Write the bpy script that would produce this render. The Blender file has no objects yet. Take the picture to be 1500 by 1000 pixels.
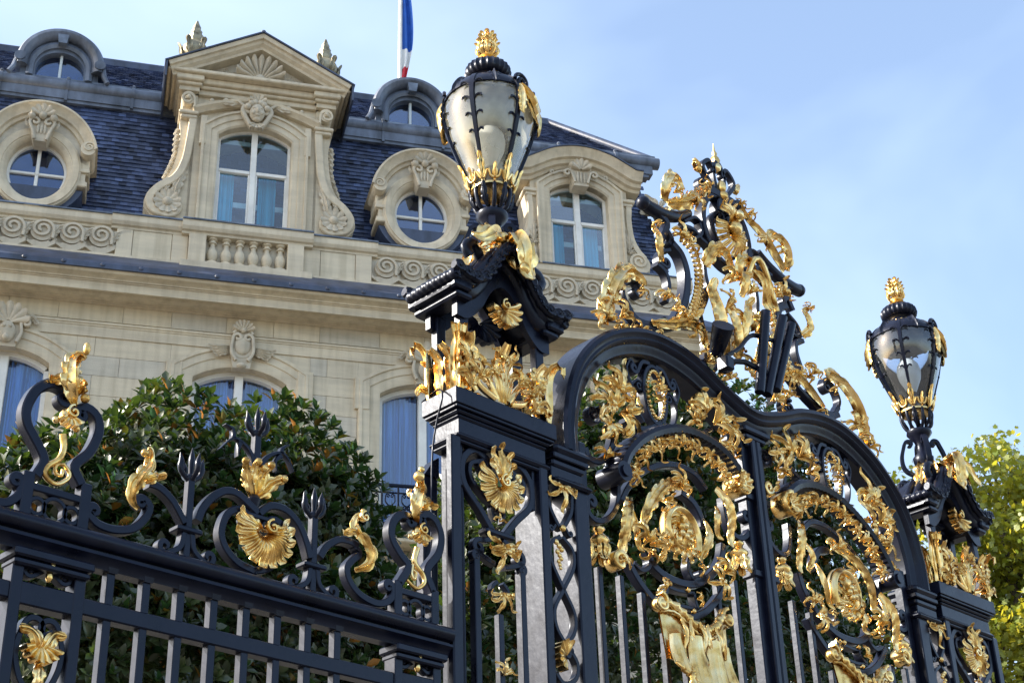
import bpy, math, random
import numpy as np
from mathutils import Vector, Matrix

SC = bpy.context.scene
COL = SC.collection
# ------------------------------------------------------------------ camera, sky, sun, exposure
CAM_LOC = (0.0, -5.4, 1.6)
FOCAL_PX = 2272.144361610855          # for a picture 1500 px wide
ROT = np.array([[0.711, 0.315, -0.624], [-0.702, 0.352, -0.618], [0.0, 0.0, 0.0]])
def _basis():
    a = np.array([-140.0, -4180.0]); b = np.array([2600.0, 1148.0])   # zenith and gate-line vanishing points
    f = math.sqrt(-(a @ b))
    z = np.array([a[0], -a[1], -f]); z /= np.linalg.norm(z)
    x = np.array([b[0], -b[1], -f]); x /= np.linalg.norm(x)
    return f, np.stack([x, np.cross(z, x), z])
FOCAL_PX, ROT = _basis()
cam_d = bpy.data.cameras.new('camera'); cam = bpy.data.objects.new('camera', cam_d); COL.objects.link(cam)
cam_d.sensor_width = 36.0; cam_d.lens = FOCAL_PX * 36.0 / 1500.0; cam_d.clip_start = 0.1; cam_d.clip_end = 5000
_m = Matrix([list(ROT[i]) + [CAM_LOC[i]] for i in range(3)] + [[0, 0, 0, 1]])
cam.matrix_world = _m
SC.camera = cam

SUN_AZ, SUN_EL = 142.0, 31.0          # degrees, azimuth counted from +X towards +Y
w = bpy.data.worlds.new('World'); SC.world = w; w.use_nodes = True
nt = w.node_tree; nt.nodes.clear()
sky = nt.nodes.new('ShaderNodeTexSky'); sky.sky_type = 'NISHITA'; sky.sun_disc = False
sky.sun_elevation = math.radians(SUN_EL); sky.sun_rotation = math.radians(90.0 - SUN_AZ)
sky.air_density = 1.0; sky.dust_density = 2.2; sky.ozone_density = 1.0; sky.altitude = 50
bg = nt.nodes.new('ShaderNodeBackground'); bg.inputs[1].default_value = 0.15
tc = nt.nodes.new('ShaderNodeTexCoord')
mp = nt.nodes.new('ShaderNodeMapping'); mp.inputs['Scale'].default_value = (1.1, 1.1, 1.8); mp.inputs['Location'].default_value = (2.1, 1.7, 0.4)
ns = nt.nodes.new('ShaderNodeTexNoise'); ns.inputs['Scale'].default_value = 1.7; ns.inputs['Detail'].default_value = 5; ns.inputs['Roughness'].default_value = 0.5; ns.inputs['Distortion'].default_value = 0.5
rp = nt.nodes.new('ShaderNodeValToRGB'); rp.color_ramp.elements[0].position = 0.40; rp.color_ramp.elements[0].color = (0.05, 0.05, 0.05, 1); rp.color_ramp.elements[1].position = 0.78; rp.color_ramp.elements[1].color = (0.36, 0.36, 0.36, 1)
mx = nt.nodes.new('ShaderNodeMixRGB'); mx.inputs['Color2'].default_value = (5.6, 6.5, 7.4, 1)
out = nt.nodes.new('ShaderNodeOutputWorld')
L = nt.links.new
L(tc.outputs['Generated'], mp.inputs['Vector']); L(mp.outputs[0], ns.inputs['Vector']); L(ns.outputs['Fac'], rp.inputs[0])
L(rp.outputs[0], mx.inputs['Fac']); L(sky.outputs[0], mx.inputs['Color1']); L(mx.outputs[0], bg.inputs[0]); L(bg.outputs[0], out.inputs[0])

sd = bpy.data.lights.new('sun', 'SUN'); sun = bpy.data.objects.new('sun', sd); COL.objects.link(sun)
sd.energy = 5.0; sd.angle = math.radians(0.6); sd.color = (1.0, 0.92, 0.80)
_az, _el = math.radians(SUN_AZ), math.radians(SUN_EL)
SUN_DIR = Vector((math.cos(_az) * math.cos(_el), math.sin(_az) * math.cos(_el), math.sin(_el)))
sun.rotation_euler = SUN_DIR.to_track_quat('Z', 'Y').to_euler(); sun.location = (-20, 20, 40)

SC.view_settings.view_transform = 'Standard'; SC.view_settings.look = 'None'
SC.view_settings.exposure = 1.32; SC.view_settings.gamma = 1.0; SC.view_settings.use_curve_mapping = False
SC.render.engine = 'CYCLES'
SC.cycles.max_bounces = 8; SC.cycles.transparent_max_bounces = 12

# ------------------------------------------------------------------ survey helpers: a pixel of the photo -> a point on a known plane of the place
def ray(px, py):
    return ROT @ np.array([px - 750.0, -(py - 500.0), -FOCAL_PX])
def G(px, py, Y=0.1):
    """point (X, Z) in the plane of the gate and fence, Y metres behind the front of the piers"""
    d = ray(px, py); t = (Y - CAM_LOC[1]) / d[1]
    return (CAM_LOC[0] + t * d[0], CAM_LOC[2] + t * d[2])
FA = math.radians(-29.61)             # the house stands at this angle to the gate
FT = np.array([math.cos(FA), math.sin(FA), 0]); FN = np.array([-FT[1], FT[0], 0]); FDIST = 28.0
def F(px, py, y=0.0):
    """point (x, z) on the house front, y metres behind the main wall face"""
    d = ray(px, py); s = (FDIST + y) / (d @ FN); P = s * d
    return (float(P @ FT), float(P[2] + CAM_LOC[2]))

# ------------------------------------------------------------------ materials
def newmat(name):
    m = bpy.data.materials.new(name); m.use_nodes = True
    n = m.node_tree.nodes; return m, n, m.node_tree.links.new, n['Principled BSDF']
def simple(name, col, rough=0.5, metal=0.0, var=0.15, scale=6.0, bump=0.0, bscale=40.0, spec=0.5, stretch=(1, 1, 1), col2=None, coords='Object'):
    m, n, l, b = newmat(name)
    t = n.new('ShaderNodeTexCoord'); mp = n.new('ShaderNodeMapping'); mp.inputs['Scale'].default_value = stretch
    l(t.outputs[coords], mp.inputs['Vector'])
    a = n.new('ShaderNodeTexNoise'); a.inputs['Scale'].default_value = scale; a.inputs['Detail'].default_value = 6; a.inputs['Roughness'].default_value = 0.6
    l(mp.outputs[0], a.inputs['Vector'])
    r = n.new('ShaderNodeValToRGB'); c2 = col2 or tuple(c * (1 - 2 * var) for c in col)
    r.color_ramp.elements[0].position = 0.33; r.color_ramp.elements[0].color = (*c2, 1)
    r.color_ramp.elements[1].position = 0.66; r.color_ramp.elements[1].color = (*tuple(min(1, c * (1 + var * .6)) for c in col), 1)
    l(a.outputs['Fac'], r.inputs[0]); l(r.outputs[0], b.inputs['Base Color'])
    b.inputs['Roughness'].default_value = rough; b.inputs['Metallic'].default_value = metal
    b.inputs['Specular IOR Level'].default_value = spec
    if bump:
        q = n.new('ShaderNodeTexNoise'); q.inputs['Scale'].default_value = bscale; q.inputs['Detail'].default_value = 4
        l(t.outputs[coords], q.inputs['Vector'])
        bp = n.new('ShaderNodeBump'); bp.inputs['Strength'].default_value = bump; bp.inputs['Distance'].default_value = 0.02
        l(q.outputs['Fac'], bp.inputs['Height']); l(bp.outputs[0], b.inputs['Normal'])
    return m
M = {}
def stone_mat(name, col, dark, streak=True):
    m, n, l, b = newmat(name)
    t = n.new('ShaderNodeTexCoord')
    mp = n.new('ShaderNodeMapping'); mp.inputs['Scale'].default_value = (0.35, 0.35, 2.2); l(t.outputs['Object'], mp.inputs['Vector'])
    a = n.new('ShaderNodeTexNoise'); a.inputs['Scale'].default_value = 1.6; a.inputs['Detail'].default_value = 8; a.inputs['Roughness'].default_value = 0.65; l(mp.outputs[0], a.inputs['Vector'])
    mp2 = n.new('ShaderNodeMapping'); mp2.inputs['Scale'].default_value = (5.0, 5.0, 0.5); l(t.outputs['Object'], mp2.inputs['Vector'])
    a2 = n.new('ShaderNodeTexNoise'); a2.inputs['Scale'].default_value = 1.3; a2.inputs['Detail'].default_value = 6; l(mp2.outputs[0], a2.inputs['Vector'])
    r = n.new('ShaderNodeValToRGB'); r.color_ramp.elements[0].position = 0.3; r.color_ramp.elements[0].color = (*dark, 1); r.color_ramp.elements[1].position = 0.62; r.color_ramp.elements[1].color = (*col, 1)
    l(a.outputs['Fac'], r.inputs[0])
    r2 = n.new('ShaderNodeValToRGB'); r2.color_ramp.elements[0].position = 0.34; r2.color_ramp.elements[0].color = (0.78, 0.77, 0.75, 1); r2.color_ramp.elements[1].position = 0.56; r2.color_ramp.elements[1].color = (1, 1, 1, 1)
    l(a2.outputs['Fac'], r2.inputs[0])
    mm = n.new('ShaderNodeMixRGB'); mm.blend_type = 'MULTIPLY'; mm.inputs['Fac'].default_value = 0.75
    l(r.outputs[0], mm.inputs['Color1']); l(r2.outputs[0], mm.inputs['Color2'])
    l(mm.outputs[0], b.inputs['Base Color']); b.inputs['Roughness'].default_value = 0.85; b.inputs['Specular IOR Level'].default_value = 0.25
    q = n.new('ShaderNodeTexNoise'); q.inputs['Scale'].default_value = 45; q.inputs['Detail'].default_value = 5; l(t.outputs['Object'], q.inputs['Vector'])
    bp = n.new('ShaderNodeBump'); bp.inputs['Strength'].default_value = 0.25; bp.inputs['Distance'].default_value = 0.02
    l(q.outputs['Fac'], bp.inputs['Height']); l(bp.outputs[0], b.inputs['Normal'])
    return m
M['stone'] = stone_mat('limestone', (0.68, 0.585, 0.425), (0.52, 0.45, 0.335))
M['stone2'] = stone_mat('limestone grey bed', (0.61, 0.545, 0.43), (0.45, 0.41, 0.33))
M['stone3'] = stone_mat('limestone warm bed', (0.69, 0.595, 0.43), (0.55, 0.48, 0.35))
M['carve'] = stone_mat('carved limestone', (0.62, 0.54, 0.41), (0.42, 0.37, 0.28))
M['slate'] = None
def slate_mat():
    m, n, l, b = newmat('roof slate')
    t = n.new('ShaderNodeTexCoord')
    at = n.new('ShaderNodeAttribute'); at.attribute_name = 'tint'
    r = n.new('ShaderNodeValToRGB'); r.color_ramp.elements[0].position = 0.0; r.color_ramp.elements[0].color = (0.007, 0.012, 0.032, 1); r.color_ramp.elements[1].position = 1.0; r.color_ramp.elements[1].color = (0.085, 0.125, 0.25, 1)
    l(at.outputs['Fac'], r.inputs[0])
    a = n.new('ShaderNodeTexNoise'); a.inputs['Scale'].default_value = 1.1; a.inputs['Detail'].default_value = 7; l(t.outputs['Object'], a.inputs['Vector'])
    r2 = n.new('ShaderNodeValToRGB'); r2.color_ramp.elements[0].position = 0.3; r2.color_ramp.elements[0].color = (0.5, 0.5, 0.55, 1); r2.color_ramp.elements[1].position = 0.7; r2.color_ramp.elements[1].color = (1.25, 1.25, 1.25, 1)
    l(a.outputs['Fac'], r2.inputs[0])
    mm = n.new('ShaderNodeMixRGB'); mm.blend_type = 'MULTIPLY'; mm.inputs['Fac'].default_value = 1
    l(r.outputs[0], mm.inputs['Color1']); l(r2.outputs[0], mm.inputs['Color2']); l(mm.outputs[0], b.inputs['Base Color'])
    b.inputs['Roughness'].default_value = 0.42; b.inputs['Specular IOR Level'].default_value = 0.5
    q = n.new('ShaderNodeTexNoise'); q.inputs['Scale'].default_value = 30; q.inputs['Detail'].default_value = 4; l(t.outputs['Object'], q.inputs['Vector'])
    bp = n.new('ShaderNodeBump'); bp.inputs['Strength'].default_value = 0.3; bp.inputs['Distance'].default_value = 0.02
    l(q.outputs['Fac'], bp.inputs['Height']); l(bp.outputs[0], b.inputs['Normal'])
    return m
M['slate'] = slate_mat()
M['lead'] = simple('lead sheet', (0.045, 0.062, 0.11), 0.45, 0.0, 0.3, 3.0, 0.15, 12.0, 0.6, (1, 1, .4))
M['lead2'] = simple('weathered lead', (0.115, 0.14, 0.19), 0.42, 0.0, 0.35, 2.5, 0.12, 12.0, 0.6, (1, 1, .4))
M['zinc'] = simple('zinc flashing', (0.17, 0.20, 0.25), 0.42, 0.3, 0.3, 2.5, 0.1, 14.0, 0.5)
M['paintwhite'] = simple('white window paint', (0.78, 0.76, 0.70), 0.45, 0, 0.08, 3.0)
M['iron'] = None
def iron_mat():
    m, n, l, b = newmat('black painted iron')
    t = n.new('ShaderNodeTexCoord')
    a = n.new('ShaderNodeTexNoise'); a.inputs['Scale'].default_value = 9; a.inputs['Detail'].default_value = 6; l(t.outputs['Object'], a.inputs['Vector'])
    r = n.new('ShaderNodeValToRGB'); r.color_ramp.elements[0].position = 0.3; r.color_ramp.elements[0].color = (0.0025, 0.003, 0.008, 1); r.color_ramp.elements[1].position = 0.7; r.color_ramp.elements[1].color = (0.006, 0.0075, 0.018, 1)
    l(a.outputs['Fac'], r.inputs[0]); l(r.outputs[0], b.inputs['Base Color'])
    r2 = n.new('ShaderNodeMapRange'); r2.inputs['To Min'].default_value = 0.16; r2.inputs['To Max'].default_value = 0.46
    l(a.outputs['Fac'], r2.inputs[0]); l(r2.outputs[0], b.inputs['Roughness']); b.inputs['Specular IOR Level'].default_value = 0.26; b.inputs['Specular Tint'].default_value = (0.78, 0.86, 1.0, 1)
    q = n.new('ShaderNodeTexNoise'); q.inputs['Scale'].default_value = 26; q.inputs['Detail'].default_value = 2; l(t.outputs['Object'], q.inputs['Vector'])
    q2 = n.new('ShaderNodeTexNoise'); q2.inputs['Scale'].default_value = 14; q2.inputs['Detail'].default_value = 2; l(t.outputs['Object'], q2.inputs['Vector'])
    ad = n.new('ShaderNodeMath'); ad.operation = 'ADD'; l(q.outputs['Fac'], ad.inputs[0]); l(q2.outputs['Fac'], ad.inputs[1])
    bp = n.new('ShaderNodeBump'); bp.inputs['Strength'].default_value = 0.09; bp.inputs['Distance'].default_value = 0.01
    l(ad.outputs[0], bp.inputs['Height']); l(bp.outputs[0], b.inputs['Normal'])
    return m
M['iron'] = iron_mat()
def gold_mat():
    m, n, l, b = newmat('gilding')
    t = n.new('ShaderNodeTexCoord')
    a = n.new('ShaderNodeTexNoise'); a.inputs['Scale'].default_value = 11; a.inputs['Detail'].default_value = 8; l(t.outputs['Object'], a.inputs['Vector'])
    r = n.new('ShaderNodeValToRGB'); e = r.color_ramp.elements
    e[0].position = 0.30; e[0].color = (0.20, 0.085, 0.02, 1); e[1].position = 0.46; e[1].color = (0.76, 0.48, 0.15, 1)
    e.new(0.75).color = (0.95, 0.76, 0.40, 1)
    l(a.outputs['Fac'], r.inputs[0]); l(r.outputs[0], b.inputs['Base Color'])
    b.inputs['Metallic'].default_value = 1.0
    r2 = n.new('ShaderNodeMapRange'); r2.inputs['To Min'].default_value = 0.46; r2.inputs['To Max'].default_value = 0.06
    l(a.outputs['Fac'], r2.inputs[0]); l(r2.outputs[0], b.inputs['Roughness'])
    q = n.new('ShaderNodeTexNoise'); q.inputs['Scale'].default_value = 130; q.inputs['Detail'].default_value = 2; l(t.outputs['Object'], q.inputs['Vector'])
    bp = n.new('ShaderNodeBump'); bp.inputs['Strength'].default_value = 0.06; bp.inputs['Distance'].default_value = 0.01
    l(q.outputs['Fac'], bp.inputs['Height']); l(bp.outputs[0], b.inputs['Normal'])
    return m
M['gold'] = gold_mat()
def pane_mat(name, tint, rough=0.02, mixf=0.0):
    m, n, l, b = newmat(name); n.remove(b)
    o = n['Material Output']
    g = n.new('ShaderNodeBsdfGlossy'); g.inputs['Roughness'].default_value = rough; g.inputs['Color'].default_value = (0.9, 0.95, 1, 1)
    tr = n.new('ShaderNodeBsdfTransparent'); tr.inputs['Color'].default_value = (*tint, 1)
    fr = n.new('ShaderNodeFresnel'); fr.inputs['IOR'].default_value = 1.5
    t = n.new('ShaderNodeTexCoord'); q = n.new('ShaderNodeTexNoise'); q.inputs['Scale'].default_value = 1.2; l(t.outputs['Object'], q.inputs['Vector'])
    bp = n.new('ShaderNodeBump'); bp.inputs['Strength'].default_value = 0.25; bp.inputs['Distance'].default_value = 0.05; l(q.outputs['Fac'], bp.inputs['Height'])
    l(bp.outputs[0], g.inputs['Normal']); l(bp.outputs[0], fr.inputs['Normal'])
    ad = n.new('ShaderNodeMath'); ad.operation = 'MULTIPLY_ADD'; ad.inputs[1].default_value = 1.6; ad.inputs[2].default_value = 0.06 + mixf
    l(fr.outputs[0], ad.inputs[0])
    mx = n.new('ShaderNodeMixShader'); l(ad.outputs[0], mx.inputs[0]); l(tr.outputs[0], mx.inputs[1]); l(g.outputs[0], mx.inputs[2]); l(mx.outputs[0], o.inputs[0])
    return m
M['pane'] = pane_mat('window glass', (0.72, 0.90, 0.97), .02, .0)
M['darkpane'] = pane_mat('dark window glass', (0.35, 0.5, 0.75))
M['room'] = simple('dim room', (0.03, 0.12, 0.24), 0.8, 0, 0.3, 1.0)
M['curtain'] = simple('blue net curtain', (0.24, 0.42, 0.82), 0.9, 0, 0.3, 2.0, 0.0, 10, 0.2, (6, 6, .2))  # strong vertical colour streaks paint in the shading of the folds
M['teal'] = simple('teal curtain', (0.08, 0.46, 0.64), 0.9, 0, 0.25, 2.0, 0.0, 10, 0.2, (6, 6, .2))
M['blind'] = simple('pale blind', (0.62, 0.68, 0.70), 0.8, 0, 0.1, 2.0)

# ------------------------------------------------------------------ mesh collecting
class MB:
    def __init__(s): s.v = []; s.f = []
    def add(s, v, f):
        o = len(s.v); s.v.extend([tuple(map(float, p)) for p in v]); s.f.extend([tuple(i + o for i in q) for q in f]); return s
    def box(s, x0, x1, y0, y1, z0, z1):
        return s.add([(x0, y0, z0), (x1, y0, z0), (x1, y1, z0), (x0, y1, z0), (x0, y0, z1), (x1, y0, z1), (x1, y1, z1), (x0, y1, z1)],
                     [(0, 3, 2, 1), (4, 5, 6, 7), (0, 1, 5, 4), (1, 2, 6, 5), (2, 3, 7, 6), (3, 0, 4, 7)])
    def cbox(s, x0, x1, y0, y1, z0, z1, c=0.01):
        """box with chamfered vertical and front edges"""
        pts = [(x0 + c, y0), (x1 - c, y0), (x1, y0 + c), (x1, y1), (x0, y1), (x0, y0 + c)]
        n = len(pts); v = []
        for z, k in ((z0, c), (z0 + c, 0), (z1 - c, 0), (z1, c)):
            for (x, y) in pts:
                cx, cy = (x0 + x1) / 2, (y0 + y1) / 2
                v.append((x + math.copysign(k, cx - x), y + (k if y < cy else 0), z))
        f = [tuple(range(n))[::-1], tuple(range(3 * n, 4 * n))]
        for r in range(3):
            for i in range(n):
                j = (i + 1) % n; f.append((r * n + i, r * n + j, (r + 1) * n + j, (r + 1) * n + i))
        return s.add(v, f)
    def grid(s, P, close_u=False, close_v=False):
        P = np.asarray(P, float); nu, nv = P.shape[:2]; f = []
        for i in range(nu if close_u else nu - 1):
            for j in range(nv if close_v else nv - 1):
                i2 = (i + 1) % nu; j2 = (j + 1) % nv
                f.append((i * nv + j, i * nv + j2, i2 * nv + j2, i2 * nv + j))
        return s.add(P.reshape(-1, 3), f)
    def lathe(s, prof, n=24, c=(0, 0, 0), ax=None, flute=None):
        """prof = [(r, z)...] round the vertical"""
        P = []
        for r, z in prof:
            row = []
            for k in range(n):
                a = 2 * math.pi * k / n; rr = r * (flute(a, z) if flute else 1)
                row.append((c[0] + rr * math.cos(a), c[1] + rr * math.sin(a), c[2] + z))
            P.append(row)
        o = len(s.v); s.grid(P, close_v=True)
        m = len(prof); s.f.append(tuple(o + k for k in range(n))[::-1]); s.f.append(tuple(o + (m - 1) * n + k for k in range(n)))
        return s
    def sweep(s, path, section, closed=False, cap=True):
        """path = list of (origin, ex, ey); section = list of (a, b) closed polygon"""
        P = [[np.asarray(o) + a * np.asarray(ex) * (sc if sc else 1) + b * np.asarray(ey) for a, b in section] for (o, ex, ey, sc) in path]
        o0 = len(s.v); n = len(section); s.grid(P, close_u=closed, close_v=True)
        if cap and not closed:
            s.f.append(tuple(o0 + k for k in range(n))[::-1]); s.f.append(tuple(o0 + (len(P) - 1) * n + k for k in range(n)))
        return s
    def ball(s, c, r, nu=7, nv=10, sq=(1, 1, 1)):
        P = []
        for i in range(nu):
            t = math.pi * (i + .02) / (nu - 1 + .04)
            P.append([(c[0] + r * sq[0] * math.sin(t) * math.cos(2 * math.pi * j / nv), c[1] + r * sq[1] * math.sin(t) * math.sin(2 * math.pi * j / nv), c[2] + r * sq[2] * math.cos(t)) for j in range(nv)])
        return s.grid(P, close_v=True)
    def prism(s, pts, y0, y1):
        """outline in (x, z) pushed from y0 to y1"""
        n = len(pts); v = [(x, y0, z) for x, z in pts] + [(x, y1, z) for x, z in pts]
        f = [tuple(range(n)), tuple(range(n, 2 * n))[::-1]]
        for i in range(n):
            j = (i + 1) % n; f.append((i, n + i, n + j, j))
        return s.add(v, f)
    def tube(s, pts, r, n=8, rs=None):
        P = np.asarray(pts, float); m = len(P); T = np.gradient(P, axis=0); T /= np.linalg.norm(T, axis=1)[:, None] + 1e-9
        up = np.array([0, 0, 1.0]) if abs(T[0][2]) < .8 else np.array([0, 1.0, 0])
        R = []
        for i in range(m):
            a = np.cross(T[i], up); a /= np.linalg.norm(a) + 1e-9; b = np.cross(a, T[i]); up = b
            rr = r if rs is None else rs[i]
            R.append([P[i] + rr * (math.cos(2 * math.pi * k / n) * a + math.sin(2 * math.pi * k / n) * b) for k in range(n)])
        o = len(s.v); s.grid(R, close_v=True)
        s.f.append(tuple(o + k for k in range(n))[::-1]); s.f.append(tuple(o + (m - 1) * n + k for k in range(n)))
        return s
    def build(s, name, mat, parent=None, smooth=35, fix=True):
        me = bpy.data.meshes.new(name); me.from_pydata(s.v, [], s.f); 
        if fix:
            import bmesh
            b = bmesh.new(); b.from_mesh(me); bmesh.ops.recalc_face_normals(b, faces=b.faces); b.to_mesh(me); b.free()
        me.materials.append(M[mat] if isinstance(mat, str) else mat)
        if smooth:
            me.shade_smooth()
            if smooth < 180: me.set_sharp_from_angle(angle=math.radians(smooth))
        o = bpy.data.objects.new(name, me); COL.objects.link(o)
        if parent: o.parent = parent
        return o
def inst(o, parent, loc=None, name=None, rot=None, scale=None):
    c = o.copy(); COL.objects.link(c); c.parent = parent
    if loc is not None: c.location = loc
    if rot is not None: c.rotation_euler = rot
    if scale is not None: c.scale = scale
    return c
def copy_tree(o, parent=None):
    c = o.copy(); COL.objects.link(c); c.parent = parent
    for ch in list(o.children): copy_tree(ch, c)
    return c
def empty(name, loc=(0, 0, 0), rz=0.0, parent=None):
    o = bpy.data.objects.new(name, None); COL.objects.link(o); o.location = loc; o.rotation_euler = (0, 0, rz); o.parent = parent; o.empty_display_size = .2
    return o
def tag(o, label=None, cat=None, group=None, kind=None):
    if label: o['label'] = label
    if cat: o['category'] = cat
    if group: o['group'] = group
    if kind: o['kind'] = kind
    return o

# ------------------------------------------------------------------ 2-D paths
def smooth_path(pts, step=None, n=None):
    """Catmull-Rom through the points, evenly resampled"""
    P = np.asarray(pts, float)
    if len(P) == 2: C = np.linspace(P[0], P[1], 40)
    else:
        Q = np.vstack([2 * P[0] - P[1], P, 2 * P[-1] - P[-2]]); C = []
        for i in range(1, len(Q) - 2):
            for t in np.linspace(0, 1, 14, endpoint=False):
                a, b, c, d = Q[i - 1], Q[i], Q[i + 1], Q[i + 2]
                C.append(.5 * (2 * b + (c - a) * t + (2 * a - 5 * b + 4 * c - d) * t * t + (3 * b - a - 3 * c + d) * t ** 3))
        C.append(P[-1]); C = np.array(C)
    L_ = np.concatenate([[0], np.cumsum(np.linalg.norm(np.diff(C, axis=0), axis=1))])
    if n is None: n = max(4, int(L_[-1] / (step or .02)) + 1)
    s_ = np.linspace(0, L_[-1], n)
    return np.stack([np.interp(s_, L_, C[:, k]) for k in range(C.shape[1])], 1)
def curl(P, side, r, turns, shrink=0.12, n=None):
    """continue the end of path P in a spiral turning to side (+1 left, -1 right)"""
    P = np.asarray(P); T = P[-1] - P[-2]; T = T / np.linalg.norm(T); th = math.atan2(T[1], T[0])
    n = n or int(18 * turns) + 3; out = []; p = P[-1].copy(); L0 = 0
    tot = 2 * math.pi * turns
    for k in range(1, n + 1):
        u = k / n; rr = r * (1 - u * (1 - shrink)); da = tot / n
        th2 = th + side * da / 2; p = p + rr * da * np.array([math.cos(th2), math.sin(th2)]); th += side * da; out.append(p.copy())
    return np.vstack([P, np.array(out)])
def scroll_path(pts, start=None, end=None, step=.02):
    """pts 2-D; start / end = (side, radius, turns)"""
    P = smooth_path(pts, step)
    if end: P = curl(P, *end)
    if start: P = curl(P[::-1], *start)[::-1]
    return P
def strap(mb, P, w, d, Y, taper=(1, 1), c=0.25):
    """flat iron bar following the 2-D path P in the plane Y (w in the plane, d deep)"""
    P = np.asarray(P, float); m = len(P); T = np.gradient(P, axis=0); T /= np.linalg.norm(T, axis=1)[:, None] + 1e-9
    hw, hd = w / 2, d / 2; k = min(hw, hd) * c
    sec = [(-hw + k, -hd), (hw - k, -hd), (hw, -hd + k), (hw, hd - k), (hw - k, hd), (-hw + k, hd), (-hw, hd - k), (-hw, -hd + k)]
    path = []
    for i in range(m):
        sc = taper[0] + (taper[1] - taper[0]) * i / (m - 1)
        path.append(((P[i][0], Y, P[i][1]), (-T[i][1], 0, T[i][0]), (0, 1, 0), sc))
    mb.sweep(path, sec); return mb
def mould(mb, P, profile, flip=1):
    """profile [(across, y)] closed polygon swept along the 2-D path P"""
    P = np.asarray(P, float); m = len(P); T = np.gradient(P, axis=0); T /= np.linalg.norm(T, axis=1)[:, None] + 1e-9
    path = [((P[i][0], 0, P[i][1]), (-T[i][1] * flip, 0, T[i][0] * flip), (0, 1, 0), 1) for i in range(m)]
    mb.sweep(path, profile); return mb
def mould_miter(mb, pts, profile, flip=1, closed=False):
    """same along a polyline with sharp mitred corners"""
    P = np.asarray(pts, float); m = len(P); path = []
    for i in range(m):
        a = P[i] - P[i - 1] if (i > 0 or closed) else None; b = P[(i + 1) % m] - P[i] if (i < m - 1 or closed) else None
        na = None if a is None else np.array([-a[1], a[0]]) / np.linalg.norm(a); nb = None if b is None else np.array([-b[1], b[0]]) / np.linalg.norm(b)
        nn = nb if na is None else na if nb is None else (na + nb) / (1 + na @ nb)
        path.append(((P[i][0], 0, P[i][1]), (nn[0] * flip, 0, nn[1] * flip), (0, 1, 0), 1))
    mb.sweep(path, profile, closed=closed); return mb
def ellipse(cx, cz, a, b, t0=0, t1=360, n=48):
    return [(cx + a * math.cos(math.radians(t0 + (t1 - t0) * i / n)), cz + b * math.sin(math.radians(t0 + (t1 - t0) * i / n))) for i in range(n + 1)]

# ------------------------------------------------------------------ ornament: acanthus leaves, shells, knobs
def leaf(mb, path, W, n=4, up=(0, -1, 0), cup=0.25, flute=0.16, thick=0.12, sweep=0.38, env=None, nv=11, base=0.35):
    """lobed, fluted leaf with a raised midrib along a 3-D path"""
    P = smooth_path(path, n=max(9, n * 5 + 2)); m = len(P); T = np.gradient(P, axis=0); T /= np.linalg.norm(T, axis=1)[:, None] + 1e-9
    up = np.asarray(up, float); front = []; back = []
    for i in range(m):
        u = i / (m - 1); N = up - T[i] * (up @ T[i]); N /= np.linalg.norm(N) + 1e-9; B = np.cross(T[i], N)
        e = env(u) if env else (base + (1 - base) * min(1, u / .3)) * (1 - max(0, (u - .3) / .7) ** 1.6 * .5) * (1 if u < .84 else math.sqrt(max(.03, 1 - ((u - .84) / .16) ** 2)))
        fr = []; bk = []
        for j in range(nv):
            v = -1 + 2 * j / (nv - 1); a = abs(v); ph = u * n - .30 * a
            lb = abs(math.sin(math.pi * ph)) ** .42
            wd = W * e * (.46 + .54 * lb)
            p = P[i] + B * v * wd + T[i] * (sweep * W * e * a ** 1.6 * (.4 + .6 * lb))
            h = W * e * (.30 * math.exp(-(v / .15) ** 2) + .13 * math.cos(3.2 * math.pi * a) * (1 - .4 * a) - cup * a * a + 1.9 * flute * a * (lb - .6) + .10 * (a > .95))
            fr.append(p + N * h); bk.append(p + N * (h - thick * W * (.35 + .65 * (1 - a)) - .002))
        front.append(fr); back.append(bk)
    ring = [front[i] + back[i][::-1] for i in range(m)]
    o = len(mb.v); k = 2 * nv; mb.grid(ring, close_v=True)
    mb.f.append(tuple(o + q for q in range(k))[::-1]); mb.f.append(tuple(o + (m - 1) * k + q for q in range(k)))
    return mb
petal = lambda u: (.5 + .6 * u) * (1 if u < .78 else math.sqrt(max(.04, 1 - ((u - .78) / .22) ** 2)))
def flat_leaf(mb, pts2, Y, W, n=4, bulge=0.03, tip=0.02, **kw):
    """leaf lying in the plane Y: pts2 the midrib (x, z), bulging and curling its tip towards -Y"""
    P2 = smooth_path(pts2, n=12); P3 = []
    for i, (x, z) in enumerate(P2):
        u = i / 11; P3.append((x, Y - bulge * math.sin(math.pi * min(1, u * 1.15)) - tip * max(0, (u - .7) / .3) ** 2, z))
    return leaf(mb, P3, W, n, **kw)
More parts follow.
